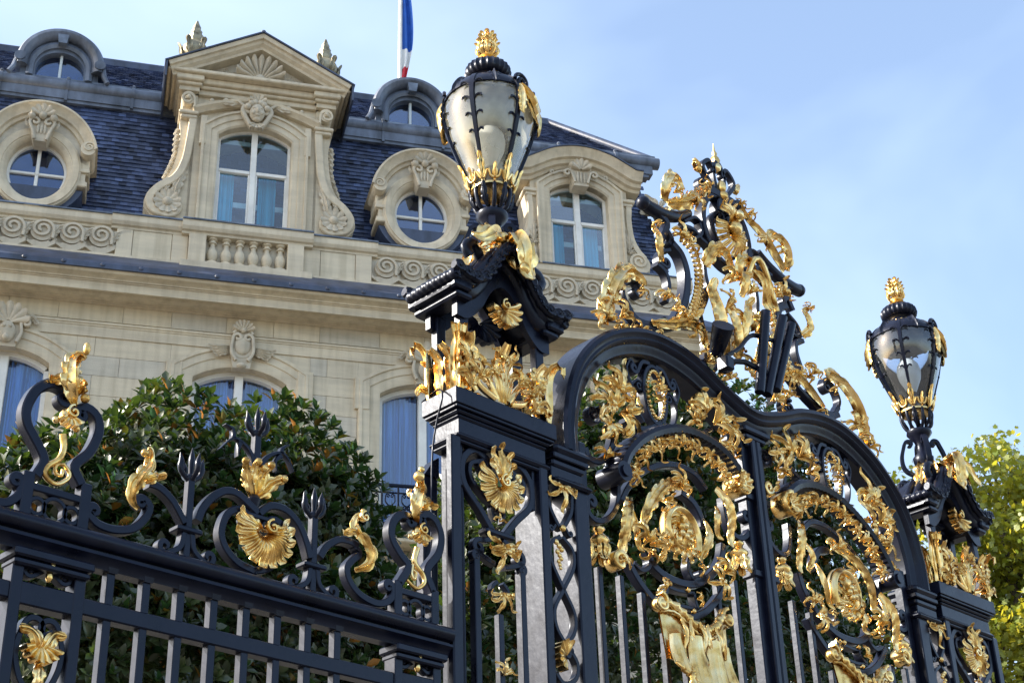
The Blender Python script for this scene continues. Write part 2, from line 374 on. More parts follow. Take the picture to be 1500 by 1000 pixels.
def shell(mb, c, R, a0, a1, n, Y, d=0.03, squash=1.0, inner=.12, nr=8, ruffle=.16):
    """fluted fan of n ribs between the angles a0..a1 (degrees, in the x-z plane)"""
    na = n * 6 + 1; fr = []; 
    for i in range(na):
        u = i / (na - 1); th = math.radians(a0 + (a1 - a0) * u); rib = abs(math.cos(math.pi * n * (u - .5 / n)))
        rr = R * (1 - ruffle + ruffle * rib ** .7); row = []
        for j in range(nr):
            t = inner + (1 - inner) * j / (nr - 1); bell = math.sin(math.pi * min(1, t * .62 + .1))
            y = Y - d * (bell * .8 + .55 * rib * t + .35 * max(0, t - .8) / .2)
            row.append((c[0] + rr * t * math.cos(th), y, c[1] + rr * t * math.sin(th) * squash))
        fr.append(row)
    bk = [[(p[0], Y + .006, p[2]) for p in row] for row in fr]
    ring = [fr[i] + bk[i][::-1] for i in range(na)]
    o = len(mb.v); k = 2 * nr; mb.grid(ring, close_v=True)
    mb.f.append(tuple(o + q for q in range(k))[::-1]); mb.f.append(tuple(o + (na - 1) * k + q for q in range(k)))
    return mb
def clump(mb, c, size, ang, Y, seed, n=5, spread=110, knobs=2, d=0.035):
    """rococo spray: several curling leaves and knobs springing from c in direction ang (degrees)"""
    r = random.Random(seed)
    for k in range(n):
        u = (k / (n - 1) - .5) if n > 1 else 0
        a = math.radians(ang + spread * u + r.uniform(-9, 9)); ln = size * (1 - .55 * abs(u)) * r.uniform(.85, 1.1); bend = (1 if u >= 0 else -1) * r.uniform(.3, .9)
        if abs(u) < .1: bend = r.uniform(-.4, .4)
        pts = []; p = np.array(c, float); th = a
        for q in range(7):
            pts.append(p.copy()); p = p + ln / 5 * np.array([math.cos(th), math.sin(th)]); th += bend * (.10 + .26 * q)
        flat_leaf(mb, pts, Y - r.uniform(0, d * .5), size * r.uniform(.095, .145), 3, bulge=d * r.uniform(.6, 1.1), tip=d * r.uniform(.2, 1.0))
    for k in range(knobs):
        a = math.radians(ang + r.uniform(-spread, spread) * .5); q = r.uniform(.0, .35) * size
        mb.ball((c[0] + q * math.cos(a), Y - d * .9, c[1] + q * math.sin(a)), size * r.uniform(.07, .12), 6, 8)
    return mb
# ================================================================== the town house behind the gate
HOUSE = empty('town_house', tuple(np.array([0, -5.4, 0]) + FDIST * FN), FA)
tag(HOUSE, 'pale limestone town house with slate mansard roof, carved dormers and round windows', 'building')
XL, XR = -7.0, 12.0
def course(name, prof, mat='stone', plan=None, parent=None, smooth=30):
    """profile [(projection, z)] swept round the plan of the house"""
    plan = plan or [(XL, 0), (XR, 0), (XR, 9)]
    mb = MB(); P = np.asarray(plan, float); m = len(P); path = []
    for i in range(m):
        ds = []
        if i > 0: ds.append(P[i] - P[i - 1])
        if i < m - 1: ds.append(P[i + 1] - P[i])
        nn = [np.array([d[1], -d[0]]) / np.linalg.norm(d) for d in ds]
        q = nn[0] if len(nn) == 1 else (nn[0] + nn[1]) / (1 + nn[0] @ nn[1])
        path.append(((P[i][0], P[i][1], 0), (q[0], q[1], 0), (0, 0, 1), 1))
    mb.sweep(path, prof); return mb.build(name, mat, parent or HOUSE, smooth)
def zc(py, p): return F(100, py, -p)[1]
# wall core
WIN = [(-2.35, .86, 0), (2.18, .93, 1), (5.95, .93, 2), (9.65, .93, 3)]
core = MB(); xx = XL
core.box(XL, XR - .03, .03, 9, 0, 12.5); core.box(XL, XR - .03, .03, 9, 16.28, 19.3); core.box(XL, XR - .03, 1.0, 9, 12.501, 16.279)
for cx_, hw_, k_ in WIN:
    core.box(xx, cx_ - hw_, .03, .999, 12.501, 16.279); xx = cx_ + hw_
core.box(xx, XR - .03, .03, .999, 12.501, 16.279)
core.build('wall', 'stone2', HOUSE, 0)
# main cornice: lead edge, cyma, corona, cove
course('cornice_flashing', [(.1, zc(368, .1)), (.60, zc(375, .6)), (.86, zc(379, .86)), (.88, zc(380, .88)), (.88, zc(387, .88)), (.84, zc(388.5, .84)), (.1, zc(388, .1))], 'lead')
course('cornice', [(-.02, zc(388, .0)), (.82, zc(389, .82)), (.81, zc(391, .81)), (.78, zc(394, .78)), (.70, zc(398, .70)), (.645, zc(402, .645)), (.64, zc(404, .64)), (.61, zc(404.4, .61)), (.605, zc(407, .605)), (.58, zc(407.5, .58)), (.575, zc(420, .575)), (.55, zc(421, .55)), (.30, zc(422.5, .30)), (.27, zc(426, .27)), (.20, zc(430, .20)), (.12, zc(432.5, .12)), (.11, zc(434.5, .11)), (.085, zc(435, .085)), (.08, zc(438, .08)), (.05, zc(438.5, .05)), (.045, zc(441, .045)), (-.02, zc(442, 0))], 'stone')
for k in range(26):    # clips along the lead edge
    x = XL + .4 + k * .74; m_ = MB(); m_.ball((x, -.885, zc(382, .88)), .05, 5, 8, (1, .5, 1)); m_.build('flashing_clip', 'lead', HOUSE, 60)
ZW = zc(442, 0)
course('string_course', [(-.02, zc(489, 0)), (.03, zc(489, .03)), (.035, zc(474, .035)), (.05, zc(473.5, .05)), (.055, zc(470.5, .055)), (.075, zc(470, .075)), (.075, zc(467, .075)), (-.02, zc(466, 0))], 'stone')
ZS0, ZS1 = zc(489, 0), zc(466, 0)

# ---- first-floor windows
WIN = [(-2.35, .86, 0), (2.18, .93, 1), (5.95, .93, 2), (9.65, .93, 3)]
Z_SP, Z_CR, Z_BOT = 15.88, 16.17, 12.8      # spring and crown of the opening, bottom
SUR = .46                                   # width of the architrave
def arc(cx, hw, zs, zc_, n=16, rev=False):
    h = zc_ - zs; R = (hw * hw + h * h) / (2 * h); c0 = zc_ - R; a = math.asin(hw / R)
    p = [(cx + R * math.sin(-a + 2 * a * i / n), c0 + R * math.cos(-a + 2 * a * i / n)) for i in range(n + 1)]
    return p[::-1] if rev else p
def carved(name, parent): 
    return MB()
def net_curtain(name, x0, x1, z0, z1, y, mat, parent, folds=9, amp=.03):
    n = folds * 6; P = [[(x0 + (x1 - x0) * i / n, y + amp * math.sin(i * math.pi / 3) * (.7 + .5 * math.sin(i * .37)), z) for z in (z0, z1)] for i in range(n + 1)]
    mb = MB(); mb.grid(P); return mb.build(name, mat, parent, 180, fix=False)
def lower_window(cx, hw, kind):
    w = empty('window', (0, 0, 0), 0, HOUSE)
    # recess lining, drawn as a dark room box behind the pane
    rm = MB(); rm.add([(cx - hw, .9, Z_BOT - .2), (cx + hw, .9, Z_BOT - .2), (cx + hw, .9, Z_CR + .1), (cx - hw, .9, Z_CR + .1)], [(0, 1, 2, 3)])
    rm.build('room_back', 'room', w, 0)
    fw = hw - .09
    fr = MB(); mould_miter(fr, [(cx - fw, Z_BOT)] + arc(cx, fw, Z_SP - .06, Z_CR - .09), [(-.09, .22), (.0, .22), (.0, .26), (.015, .3), (.015, .36), (-.09, .36)], -1)
    mould_miter(fr, [(cx + fw, Z_SP - .06), (cx + fw, Z_BOT)], [(-.09, .22), (.0, .22), (.0, .26), (.015, .3), (.015, .36), (-.09, .36)], -1)
    fr.cbox(cx - .085, cx + .085, .20, .34, Z_BOT, Z_CR - .08, .012)
    fr.build('frame', 'paintwhite', w)
    for s in (-1, 1):
        x0, x1 = (cx - fw, cx - .08) if s < 0 else (cx + .08, cx + fw)
        net_curtain('curtain', x0, x1, Z_BOT, Z_CR - .1, .48, 'curtain', w, 7, .09)
        pn = MB(); pn.add([(x0, .33, Z_BOT), (x1, .33, Z_BOT), (x1, .33, Z_CR - .08), (x0, .33, Z_CR - .08)], [(0, 1, 2, 3)]); pn.build('pane', 'pane', w, 0)
    # architrave with ears, keystone, spandrel stones
    ot = Z_CR + SUR * .92
    zso = Z_SP + .28
    ar = MB(); prof = [(.0, .34), (.0, -.01), (.05, -.03), (.20, -.03), (.215, -.055), (.36, -.055), (.375, -.09), (.43, -.09), (.44, -.07), (SUR - .01, -.07), (SUR, .03), (SUR, .34)]
    mould_miter(ar, [(cx - hw, Z_BOT - .3)] + arc(cx, hw, Z_SP, Z_CR) + [(cx + hw, Z_BOT - .3)], prof, 1)
    ar.cbox(cx - hw - SUR - .07, cx - hw - .22, -.075, .02, Z_SP - .42, Z_SP + .3, .01); ar.cbox(cx + hw + .22, cx + hw + SUR + .07, -.075, .02, Z_SP - .42, Z_SP + .3, .01)
    ar.build('architrave', 'stone', w, 25)
    key = MB(); Yk = -.11
    if kind == 1:
        key.prism(ellipse(cx, 16.62, .24, .30, 0, 360, 30)[:-1], -.14, .02); key.ball((cx, -.14, 16.60), .17, 8, 14, (1, .45, 1.25)); shell(key, (cx, 16.90), .24, 12, 168, 7, -.12, .10, 1.0); key.ball((cx, -.2, 16.92), .055, 6, 9); strap(key, scroll_path([(cx - .2, 16.86), (cx - .12, 16.96), (cx, 16.98)], None, None), .05, .08, -.14); strap(key, scroll_path([(cx + .2, 16.86), (cx + .12, 16.96), (cx, 16.98)], None, None), .05, .08, -.14)
        for s in (-1, 1):
            for k in range(4): flat_leaf(key, [(cx + s * .25, 16.58 - k * .05), (cx + s * (.45 + .02 * k), 16.52 - .055 * k), (cx + s * (.68 - .05 * k), 16.56 - .07 * k)], Yk, .06, 3, .06, .04)
            strap(key, scroll_path([(cx + s * .12, 16.25), (cx + s * .22, 16.45), (cx + s * .20, 16.75)], end=(s, .10, 1.1)), .06, .09, Yk - .05)
            flat_leaf(key, [(cx + s * .05, 16.75), (cx + s * .16, 16.95), (cx + s * .08, 17.2)], Yk, .06, 3, .05, .03)
        key.prism([(cx - .17, 16.1), (cx + .17, 16.1), (cx + .24, 16.5), (cx - .24, 16.5)], -.13, .05); key.ball((cx, -.16, 16.14), .1, 6, 9, (1, .8, .6))
    else:
        shell(key, (cx, 16.62), .42, 0, 180, 7, Yk, .12, 1.0)
        key.prism([(cx - .19, 16.12), (cx + .19, 16.12), (cx + .27, 16.7), (cx - .27, 16.7)], -.12, .05); key.ball((cx, -.16, 16.42), .17, 7, 10, (1, .6, 1.4)); key.ball((cx - .06, -.25, 16.5), .04, 5, 6); key.ball((cx + .06, -.25, 16.5), .04, 5, 6); key.ball((cx, -.25, 16.25), .07, 5, 8)
        for s in (-1, 1):
            strap(key, scroll_path([(cx + s * .2, 16.2), (cx + s * .27, 16.4), (cx + s * .25, 16.6)], end=(-s, .1, 1.2)), .06, .1, Yk - .04)
            flat_leaf(key, [(cx + s * .25, 16.6), (cx + s * .42, 16.78), (cx + s * .56, 16.66)], Yk, .08, 3, .05, .03)
    key.build('keystone', 'carve', w, 50)
    return w
for cx, hw, kind in WIN: lower_window(cx, hw, kind)
# ---- ashlar of the wall: every stone a block of its own, joints left open
rng = random.Random(4)
def ashlar(x0, x1, z0, z1, off, first=0):
    if x1 - x0 < .05: return
    xs = [x0]; x = x0 + off
    while x < x1 - .25:
        if x - xs[-1] > .22: xs.append(x)
        x += rng.choice((.95, 1.1, 1.25))
    xs.append(x1)
    for a, b in zip(xs[:-1], xs[1:]):
        m_ = MB(); m_.cbox(a + .003, b - .003, -.001 - rng.uniform(0, .004), .05, z0 + .003, z1 - .003, .004)
        m_.build('ashlar_block', rng.choice(('stone', 'stone', 'stone2', 'stone3')), HOUSE, 0)
CH = .43
spans_all = [(XL, XR)]
def free_spans(zlo, zhi):
    sp = []; x = -4.2
    for cx, hw, k in WIN:
        e = hw + SUR
        sp.append((x, cx - e)); x = cx + e
    sp.append((x, XR)); return sp
ztop_rect = Z_CR + SUR + .01
z = ZS0; r = 0
while z > 11.0:
    z0 = z - CH
    if z0 > ztop_rect - .3 and r == 0:
        ashlar(-4.2, XR, ztop_rect, ZS0, .5) if ZS0 - ztop_rect > .05 else None
        z = ztop_rect if ZS0 > ztop_rect else ZS0; r += 1; 
        continue
    for a, b in free_spans(z0, z): ashlar(a, b, z0, z, .35 + .5 * (r % 2))
    z = z0; r += 1
ashlar(-4.2, XR, ZS1, ZW + .02, .7)
for cx, hw, k in WIN:      # spandrel stones over the arches
    e = hw + SUR; lo = Z_SP + .2
    ex = arc(cx, e, Z_SP + .16, Z_CR + SUR)
    for s in (-1, 1):
        half = [p for p in ex if (p[0] - cx) * s >= -1e-6]
        half = half if s < 0 else half[::-1]
        pts = half + [(cx, ztop_rect + .002), (cx + s * e, ztop_rect + .002)]
        m_ = MB(); m_.prism(pts, -.0015, .05); m_.build('spandrel_stone', 'stone', HOUSE, 0)
# ---- balcony under the third window
bal = empty('balcony', (0, 0, 0), 0, HOUSE)
for (cx, hw, k) in WIN[2:3]:
    bx0, bx1 = cx - 1.32, cx + 1.32
    m_ = MB(); m_.cbox(bx0, bx1, -.55, .0, 12.62, 12.78, .02); m_.cbox(bx0 + .05, bx1 - .05, -.48, 0, 12.5, 12.62, .02); m_.build('slab', 'stone', bal)
    for q in range(9):
        m_ = MB(); x = bx0 + .15 + q * .29; m_.prism([(x, 12.3), (x + .12, 12.3), (x + .12, 12.5), (x, 12.5)], -.2, 0); m_.build('dentil', 'stone2', bal, 0)
    m_ = MB(); m_.cbox(bx0 - .1, bx1 + .1, -.3, .0, 11.5, 11.75, .02); m_.build('lower_band', 'stone', bal)
    rl = MB(); rl.cbox(bx0, bx1, -.53, -.47, 13.62, 13.68, .01); rl.cbox(bx0, bx1, -.52, -.48, 12.84, 12.88, .01); rl.cbox(bx0, bx1, -.515, -.485, 13.48, 13.51, .008); rl.build('handrail', 'iron', bal)
    for q in range(9):
        m_ = MB(); x = bx0 + .02 + q * .325; m_.cbox(x, x + .035, -.52, -.48, 12.78, 13.63, .006); m_.build('baluster', 'iron', bal)
        if q < 8:
            m_ = MB(); xc = x + .18
            for s in (-1, 1):
                strap(m_, scroll_path([(xc + s * .01, 12.9), (xc + s * .10, 13.05), (xc + s * .02, 13.2)], end=(s, .055, 1.3), start=(-s, .04, 1.0)), .022, .03, -.5)
                strap(m_, scroll_path([(xc, 13.2), (xc + s * .09, 13.3), (xc + s * .09, 13.42)], end=(s, .045, 1.2)), .02, .03, -.5)
            m_.build('scroll', 'iron', bal)

# ---- parapet: Vitruvian scroll panels, pedestals, balustrade
Z_P0, Z_P1, Z_P2 = zc(372, .1), 19.10, 19.40      # base, underside of rail, top of rail
PB = .10
def rail(x0, x1, p, name='parapet_rail'):
    m_ = MB(); pr = [(.3, Z_P1), (-p + .10, Z_P1), (-p + .09, Z_P1 + .05), (-p + .04, Z_P1 + .07), (-p + .01, Z_P1 + .12), (-p, Z_P1 + .14), (-p, Z_P1 + .24), (-p + .02, Z_P1 + .25), (-p + .02, Z_P2), (.3, Z_P2 + .03)]
    m_.sweep([((x0, 0, 0), (0, 1, 0), (0, 0, 1), 1), ((x1, 0, 0), (0, 1, 0), (0, 0, 1), 1)], pr); m_.build(name, 'stone', HOUSE, 25)
    t_ = MB(); t_.box(x0, x1, -p - .012, .3, Z_P2 + .002, Z_P2 + .034); t_.build('rail_flashing', 'zinc', HOUSE, 0)
rail(XL, -.62, .10); rail(-.62, .80, .16); rail(.80, 3.52, .26); rail(3.52, 4.92, .16); rail(4.92, 8.2, .10); rail(8.2, XR + .1, .10)
plinth = MB(); plinth.cbox(XL, XR, -.10, .25, Z_P0 - .1, Z_P0 + .12, .01); plinth.build('parapet_base', 'stone', HOUSE, 20)
pb2 = MB(); pb2.cbox(.80, 3.52, -.24, -.10, Z_P0 - .1, Z_P0 + .10, .01); pb2.build('parapet_base', 'stone', HOUSE, 20)
def ped(x0, x1, p, mat='stone'):
    m_ = MB(); m_.cbox(x0 + .004, x1 - .004, -p, .25, Z_P0 + .121, Z_P1 - .001, .008); m_.build('pedestal', mat, HOUSE, 0)
ped(-.5, -.17, .06); ped(-.17, .62, .045, 'stone3'); ped(.62, .95, .06); ped(.95, 1.31, .18); ped(2.99, 3.34, .18); ped(3.34, 3.7, .06); ped(3.7, 4.45, .045, 'stone3'); ped(4.45, 4.80, .06); ped(XR - .4, XR, .06)
# balusters
bprof = [(.10, 0), (.10, .06), (.07, .075), (.065, .10), (.10, .16), (.118, .24), (.105, .32), (.065, .40), (.05, .46), (.055, .50), (.085, .51), (.085, .535), (.06, .55), (.06, .58), (.10, .60), (.10, .635)]
m_ = MB(); hB = Z_P1 - (Z_P0 + .121); k_ = hB / .635
m_.lathe([(r_, z_ * k_) for r_, z_ in bprof], 16)
b0 = m_.build('baluster', 'stone', HOUSE, 40); b0.location = (1.45, -.03, Z_P0 + .121)
for q in range(1, 6): inst(b0, HOUSE, (1.45 + q * .281, -.03, Z_P0 + .121))
for q in range(6):
    m_ = MB(); x = 1.45 + q * .281; m_.prism([(x - .13, Z_P0 + .10), (x + .13, Z_P0 + .10), (x + .09, Z_P0 + .16), (x, Z_P0 + .19), (x - .09, Z_P0 + .16)], -.16, -.13); m_.build('baluster_foot', 'stone', HOUSE, 0)
# wave scroll
m_ = MB(); hz = Z_P1 - (Z_P0 + .12); cz = hz * .60; rd = hz * .36
m_.prism(ellipse(0, cz, rd, rd, 0, 360, 28)[:-1], -.05, .10)
strap(m_, curl(smooth_path([(rd * .93, cz - .18), (rd * .97, cz)], .02), 1, rd * .95, 1.75, .22), .055, .07, -.07)
wv = [(-.30, cz * .33), (-.24, cz * .20), (-.12, .05), (.02, .035), (.14, .08), (.235, cz * .42), (.28, cz * .36)]
up_ = smooth_path([(-.30, cz * .60), (-.24, cz * .36), (-.14, .16), (0, .125), (.13, .17), (.22, cz * .62), (.30, cz * .60)], n=14)
dn_ = smooth_path([(-.30, cz * .33), (-.24, .09), (-.14, .02), (0, .0), (.14, .02), (.24, .09), (.30, cz * .33)], n=14)
m_.prism([tuple(p) for p in dn_] + [tuple(p) for p in up_[::-1]], -.04, .10)
flat_leaf(m_, [(.16, cz * .55), (.25, cz * .95), (.33, cz * 1.32), (.42, cz * 1.5)], -.03, .085, 4, .05, .0)
strap(m_, smooth_path([(.16, cz * .40), (.27, cz * .9), (.36, cz * 1.35), (.50, cz * 1.52), (.58, cz * 1.55)], .03), .085, .12, .02)
ws = m_.build('wave_scroll', 'carve', HOUSE, 40)
xs_ = [-.50 - .30 - .575 * q for q in range(8)] + [4.80 + .30 + .575 * q for q in range(12)]
for q, x in enumerate(xs_):
    if q == 0: ws.location = (x, -.02, Z_P0 + .12)
    else: inst(ws, HOUSE, (x, -.02, Z_P0 + .12))

# ---- mansard roof
MZ0, MZ1, MY0, MY1 = 18.6, 23.10, .52, 1.12
roof = empty('mansard_roof', (0, 0, 0), 0, HOUSE)
m_ = MB(); X2 = XR - .05
m_.add([(XL, MY0 + .02, MZ0), (X2, MY0 + .02, MZ0), (X2 - (MY1 - MY0), MY1 + .02, MZ1), (XL, MY1 + .02, MZ1), (X2, 9, MZ0), (X2 - .6, 9, MZ1)], [(0, 1, 2, 3), (1, 4, 5, 2)])
m_.build('roof_deck', 'lead', roof, 0)
sv = []; sf = []; tint = []; rows = int((MZ1 - MZ0) / .092); rs = random.Random(9)
sl_n = np.array([0, -(MZ1 - MZ0), (MY1 - MY0)]); sl_n /= np.linalg.norm(sl_n); sl_u = np.array([0, MY1 - MY0, MZ1 - MZ0]); sl_u /= np.linalg.norm(sl_u)
SLEN = math.hypot(MY1 - MY0, MZ1 - MZ0)
for r_ in range(int(SLEN / .112)):
    x = XL + (.08 if r_ % 2 else 0) + rs.uniform(0, .02); d0 = r_ * .112
    while x < X2 - d0 * (MY1 - MY0) / SLEN:
        w_ = .162; o = np.array([0, MY0, MZ0]) + sl_u * d0; t0 = .02 + rs.uniform(0, .014); t1 = .003; jz = rs.uniform(-.006, .006)
        a = [o + np.array([x + .002, 0, 0]) + sl_u * jz, o + np.array([x + w_ - .003, 0, 0]) + sl_u * jz]
        base = len(sv)
        for q in a: sv.append(q + sl_n * t0)
        for q in a[::-1]: sv.append(q + sl_u * .12 + sl_n * t1)
        for q in a: sv.append(q - sl_n * .004)
        sf += [(base, base + 1, base + 2, base + 3), (base + 4, base + 5, base + 1, base), (base + 4, base, base + 3), (base + 5, base + 2, base + 1)]
        c_ = min(1, max(0, rs.gauss(.38, .24) + (.4 if rs.random() < .06 else 0))); tint += [c_] * 4; x += w_
me = bpy.data.meshes.new('slates'); me.from_pydata([tuple(p) for p in sv], [], sf); me.materials.append(M['slate'])
at_ = me.attributes.new('tint', 'FLOAT', 'FACE'); at_.data.foreach_set('value', tint)
so = bpy.data.objects.new('slates', me); COL.objects.link(so); so.parent = roof; so['kind'] = 'stuff'
# gutter roll, flashing and upper slope
GZ, GY = 23.29, 1.02
m_ = MB(); n_ = 14
m_.tube([(XL, GY, GZ), (XR - .02, GY, GZ)], .15, 16); m_.box(XL, XR - .2, GY - .07, GY + .2, GZ - .36, GZ - .10); m_.box(XL, XR - .3, GY - .04, GY + .2, GZ - .44, GZ - .361)
m_.build('gutter_roll', 'lead2', roof, 40)
m_ = MB(); m_.box(XL, XR - .1, GY - .04, GY + .3, GZ + .12, GZ + .20); m_.build('gutter_flashing', 'zinc', roof, 0)
for q in range(13):
    x = -6.2 + q * 1.42; m_ = MB(); m_.tube([(x, GY, GZ), (x + .07, GY, GZ)], .175, 14); m_.ball((x + .035, GY - .05, GZ + .2), .045, 5, 8); m_.box(x, x + .06, GY - .1, GY, GZ - .42, GZ - .1); m_.build('gutter_joint', 'lead2', roof, 40)
RY, RZ = 3.2, 25.78; UY0, UZ0 = GY + .12, GZ + .13
m_ = MB(); HX = 9.9
m_.add([(XL, UY0, UZ0), (XR - .1, UY0, UZ0), (HX, RY, RZ), (XL, RY, RZ), (XR - .1, 9, UZ0), (HX, 9, RZ)], [(0, 1, 2, 3), (1, 4, 5, 2), (3, 2, 5)])
m_.build('upper_slope', 'lead', roof, 0)
uv, uf, ut = [], [], []; uN = np.array([0, -(RZ - UZ0), RY - UY0]); uN /= np.linalg.norm(uN); uU = np.array([0, RY - UY0, RZ - UZ0]); ULEN = np.linalg.norm(uU); uU /= ULEN
for r_ in range(int(ULEN / .1)):
    x = XL + (.07 if r_ % 2 else 0); d0 = r_ * .1
    while x < XR - .3 - d0 / ULEN * (XR - .1 - HX):
        o = np.array([x, UY0, UZ0]) + uU * d0; base = len(uv); wv_ = np.array([.13, 0, 0]); t0 = .02 + rs.uniform(0, .008)
        uv += [o + uN * t0, o + wv_ + uN * t0, o + wv_ + uU * .1 + uN * .005, o + uU * .1 + uN * .005, o + uN * .001, o + wv_ + uN * .001]
        uf += [(base, base + 1, base + 2, base + 3), (base + 4, base + 5, base + 1, base)]; c_ = min(1, max(0, rs.gauss(.4, .2))); ut += [c_] * 2; x += .135
me = bpy.data.meshes.new('slates'); me.from_pydata([tuple(p) for p in uv], [], uf); me.materials.append(M['slate']); at_ = me.attributes.new('tint', 'FLOAT', 'FACE'); at_.data.foreach_set('value', ut)
so = bpy.data.objects.new('slates', me); COL.objects.link(so); so.parent = roof; so['kind'] = 'stuff'
m_ = MB(); m_.tube([(XL, RY, RZ + .04), (HX, RY, RZ + .04)], .10, 10); m_.tube([(HX, RY, RZ + .04), (XR - .08, UY0, UZ0 + .06)], .09, 10); m_.box(XL, HX, RY - .12, RY + .05, RZ - .14, RZ); m_.build('ridge_roll', 'lead', roof, 40)

# ---- round stone windows standing in the slates
def bulls_eye(cx, cz):
    b = empty('round_dormer', (0, 0, 0), 0, HOUSE); a, bb = .60, .72
    rg = MB(); E = ellipse(cx, cz, a, bb, 90, -270, 56)[:-1]
    prof = [(.0, .28), (.0, .04), (.015, .0), (.06, -.04), (.09, -.06), (.11, -.06), (.12, -.08), (.24, -.10), (.25, -.07), (.285, -.06), (.29, -.02), (.285, .9), (.0, .9)]
    mould_miter(rg, E, prof, 1, closed=True); rg.build('ring', 'stone', b, 30)
    gl = MB(); gl.prism(ellipse(cx, cz, a + .02, bb + .02, 0, 360, 40)[:-1], .235, .245); gl.build('pane', 'darkpane', b, 0)
    rm = MB(); rm.prism(ellipse(cx, cz, a + .02, bb + .02, 0, 360, 40)[:-1], .50, .52); rm.build('room_back', 'room', b, 0)
    fr = MB(); mould_miter(fr, ellipse(cx, cz, a - .055, bb - .055, 90, -270, 48)[:-1], [(0, .16), (.06, .16), (.06, .26), (0, .26)], 1, closed=True)
    fr.cbox(cx - .035, cx + .035, .17, .26, cz - bb + .04, cz + bb - .04, .012); fr.cbox(cx - a + .04, cx - .034, .18, .26, cz - .03, cz + .03, .01); fr.cbox(cx + .034, cx + a - .04, .18, .26, cz - .03, cz + .03, .01); fr.ball((cx, .2, cz), .06, 6, 10)
    fr.build('frame', 'paintwhite', b)
    # hood
    ho = MB(); cz2 = cz + .15; path = ellipse(cx, cz2, 1.02, 1.22, 180 - 14, 14, 36)
    hp = [(.0, .8), (.0, .02), (.02, -.08), (.08, -.10), (.10, -.16), (.16, -.18), (.24, -.26), (.26, -.30), (.30, -.30), (.31, -.27), (.31, .8)]
    path = [(x, z) for x, z in path]
    mould(ho, path, [(q - .12, y) for q, y in hp], 1); ho.build('hood_mould', 'stone', b, 30)
    bk = MB(); arcp = ellipse(cx, cz2, 1.0, 1.20, 8, 172, 30); bk.prism(arcp + [(cx - 1.0, cz2 + .05), (cx - .82, cz + .3)] + ellipse(cx, cz, .82, .95, 160, 20, 20) + [(cx + .82, cz + .3), (cx + 1.0, cz2 + .05)], -.02, .85); bk.build('backing', 'stone2', b, 0)
    for s in (-1, 1):
        v = MB(); vx, vz = cx + s * .98, cz + .50
        v.prism(ellipse(vx, vz, .155, .17, 0, 360, 24)[:-1], -.25, .5)
        strap(v, curl(np.array([[vx + s * .13, vz - .03], [vx + s * .135, vz]]), s, .125, 1.7, .2), .035, .03, -.26); v.prism(ellipse(vx, vz, .04, .04, 0, 360, 12)[:-1], -.275, -.2)
        v.build('volute', 'stone', b, 30)
        c = MB(); x0, x1 = sorted((cx + s * .72, cx + s * 1.04)); c.cbox(x0, x1, -.02, .6, cz - .02, cz + .44, .01); x0, x1 = sorted((cx + s * .72, cx + s * 1.06)); c.cbox(x0, x1, -.08, .6, cz + .0, cz + .09, .015); x0, x1 = sorted((cx + s * .72, cx + s * .98)); c.cbox(x0, x1, -.03, .6, cz - .2, cz - .0, .01); x0, x1 = sorted((cx + s * .72, cx + s * 1.03)); c.cbox(x0, x1, -.06, .6, cz - .34, cz - .2, .02)
        c.build('corbel', 'stone', b, 20)
    k = MB(); kz = cz + .84
    k.prism([(cx - .20, kz - .1), (cx - .13, kz - .30), (cx + .13, kz - .30), (cx + .20, kz - .1), (cx + .27, kz + .32), (cx - .27, kz + .32)], -.24, .1)
    shell(k, (cx, kz + .30), .26, 5, 175, 5, -.27, .09); k.ball((cx, -.3, kz + .30), .09, 6, 8)
    for s in (-1, 1):
        strap(k, scroll_path([(cx + s * .12, kz - .28), (cx + s * .17, kz - .08), (cx + s * .24, kz + .10)], end=(s, .12, 1.2)), .055, .08, -.26)
        k.ball((cx + s * .22, -.28, kz + .28), .09, 6, 8); flat_leaf(k, [(cx + s * .24, kz + .05), (cx + s * .31, kz + .12), (cx + s * .33, kz + .24)], -.2, .04, 3, .03, .02)
    for q in (-1, 0, 1): k.ball((cx + q * .07, -.255, kz + .0), .055, 6, 8, (.6, .5, 2.4))
    k.build('keystone', 'carve', b, 50)
    fl = MB(); fl.prism(ellipse(cx, cz - .02, 1.02, 1.06, 200, 340, 24), .05, .9); fl.build('apron_flashing', 'lead', b, 0)
bulls_eye(-2.23, 20.35); bulls_eye(5.91, 20.36)
bulls_eye(-6.0, 20.35)

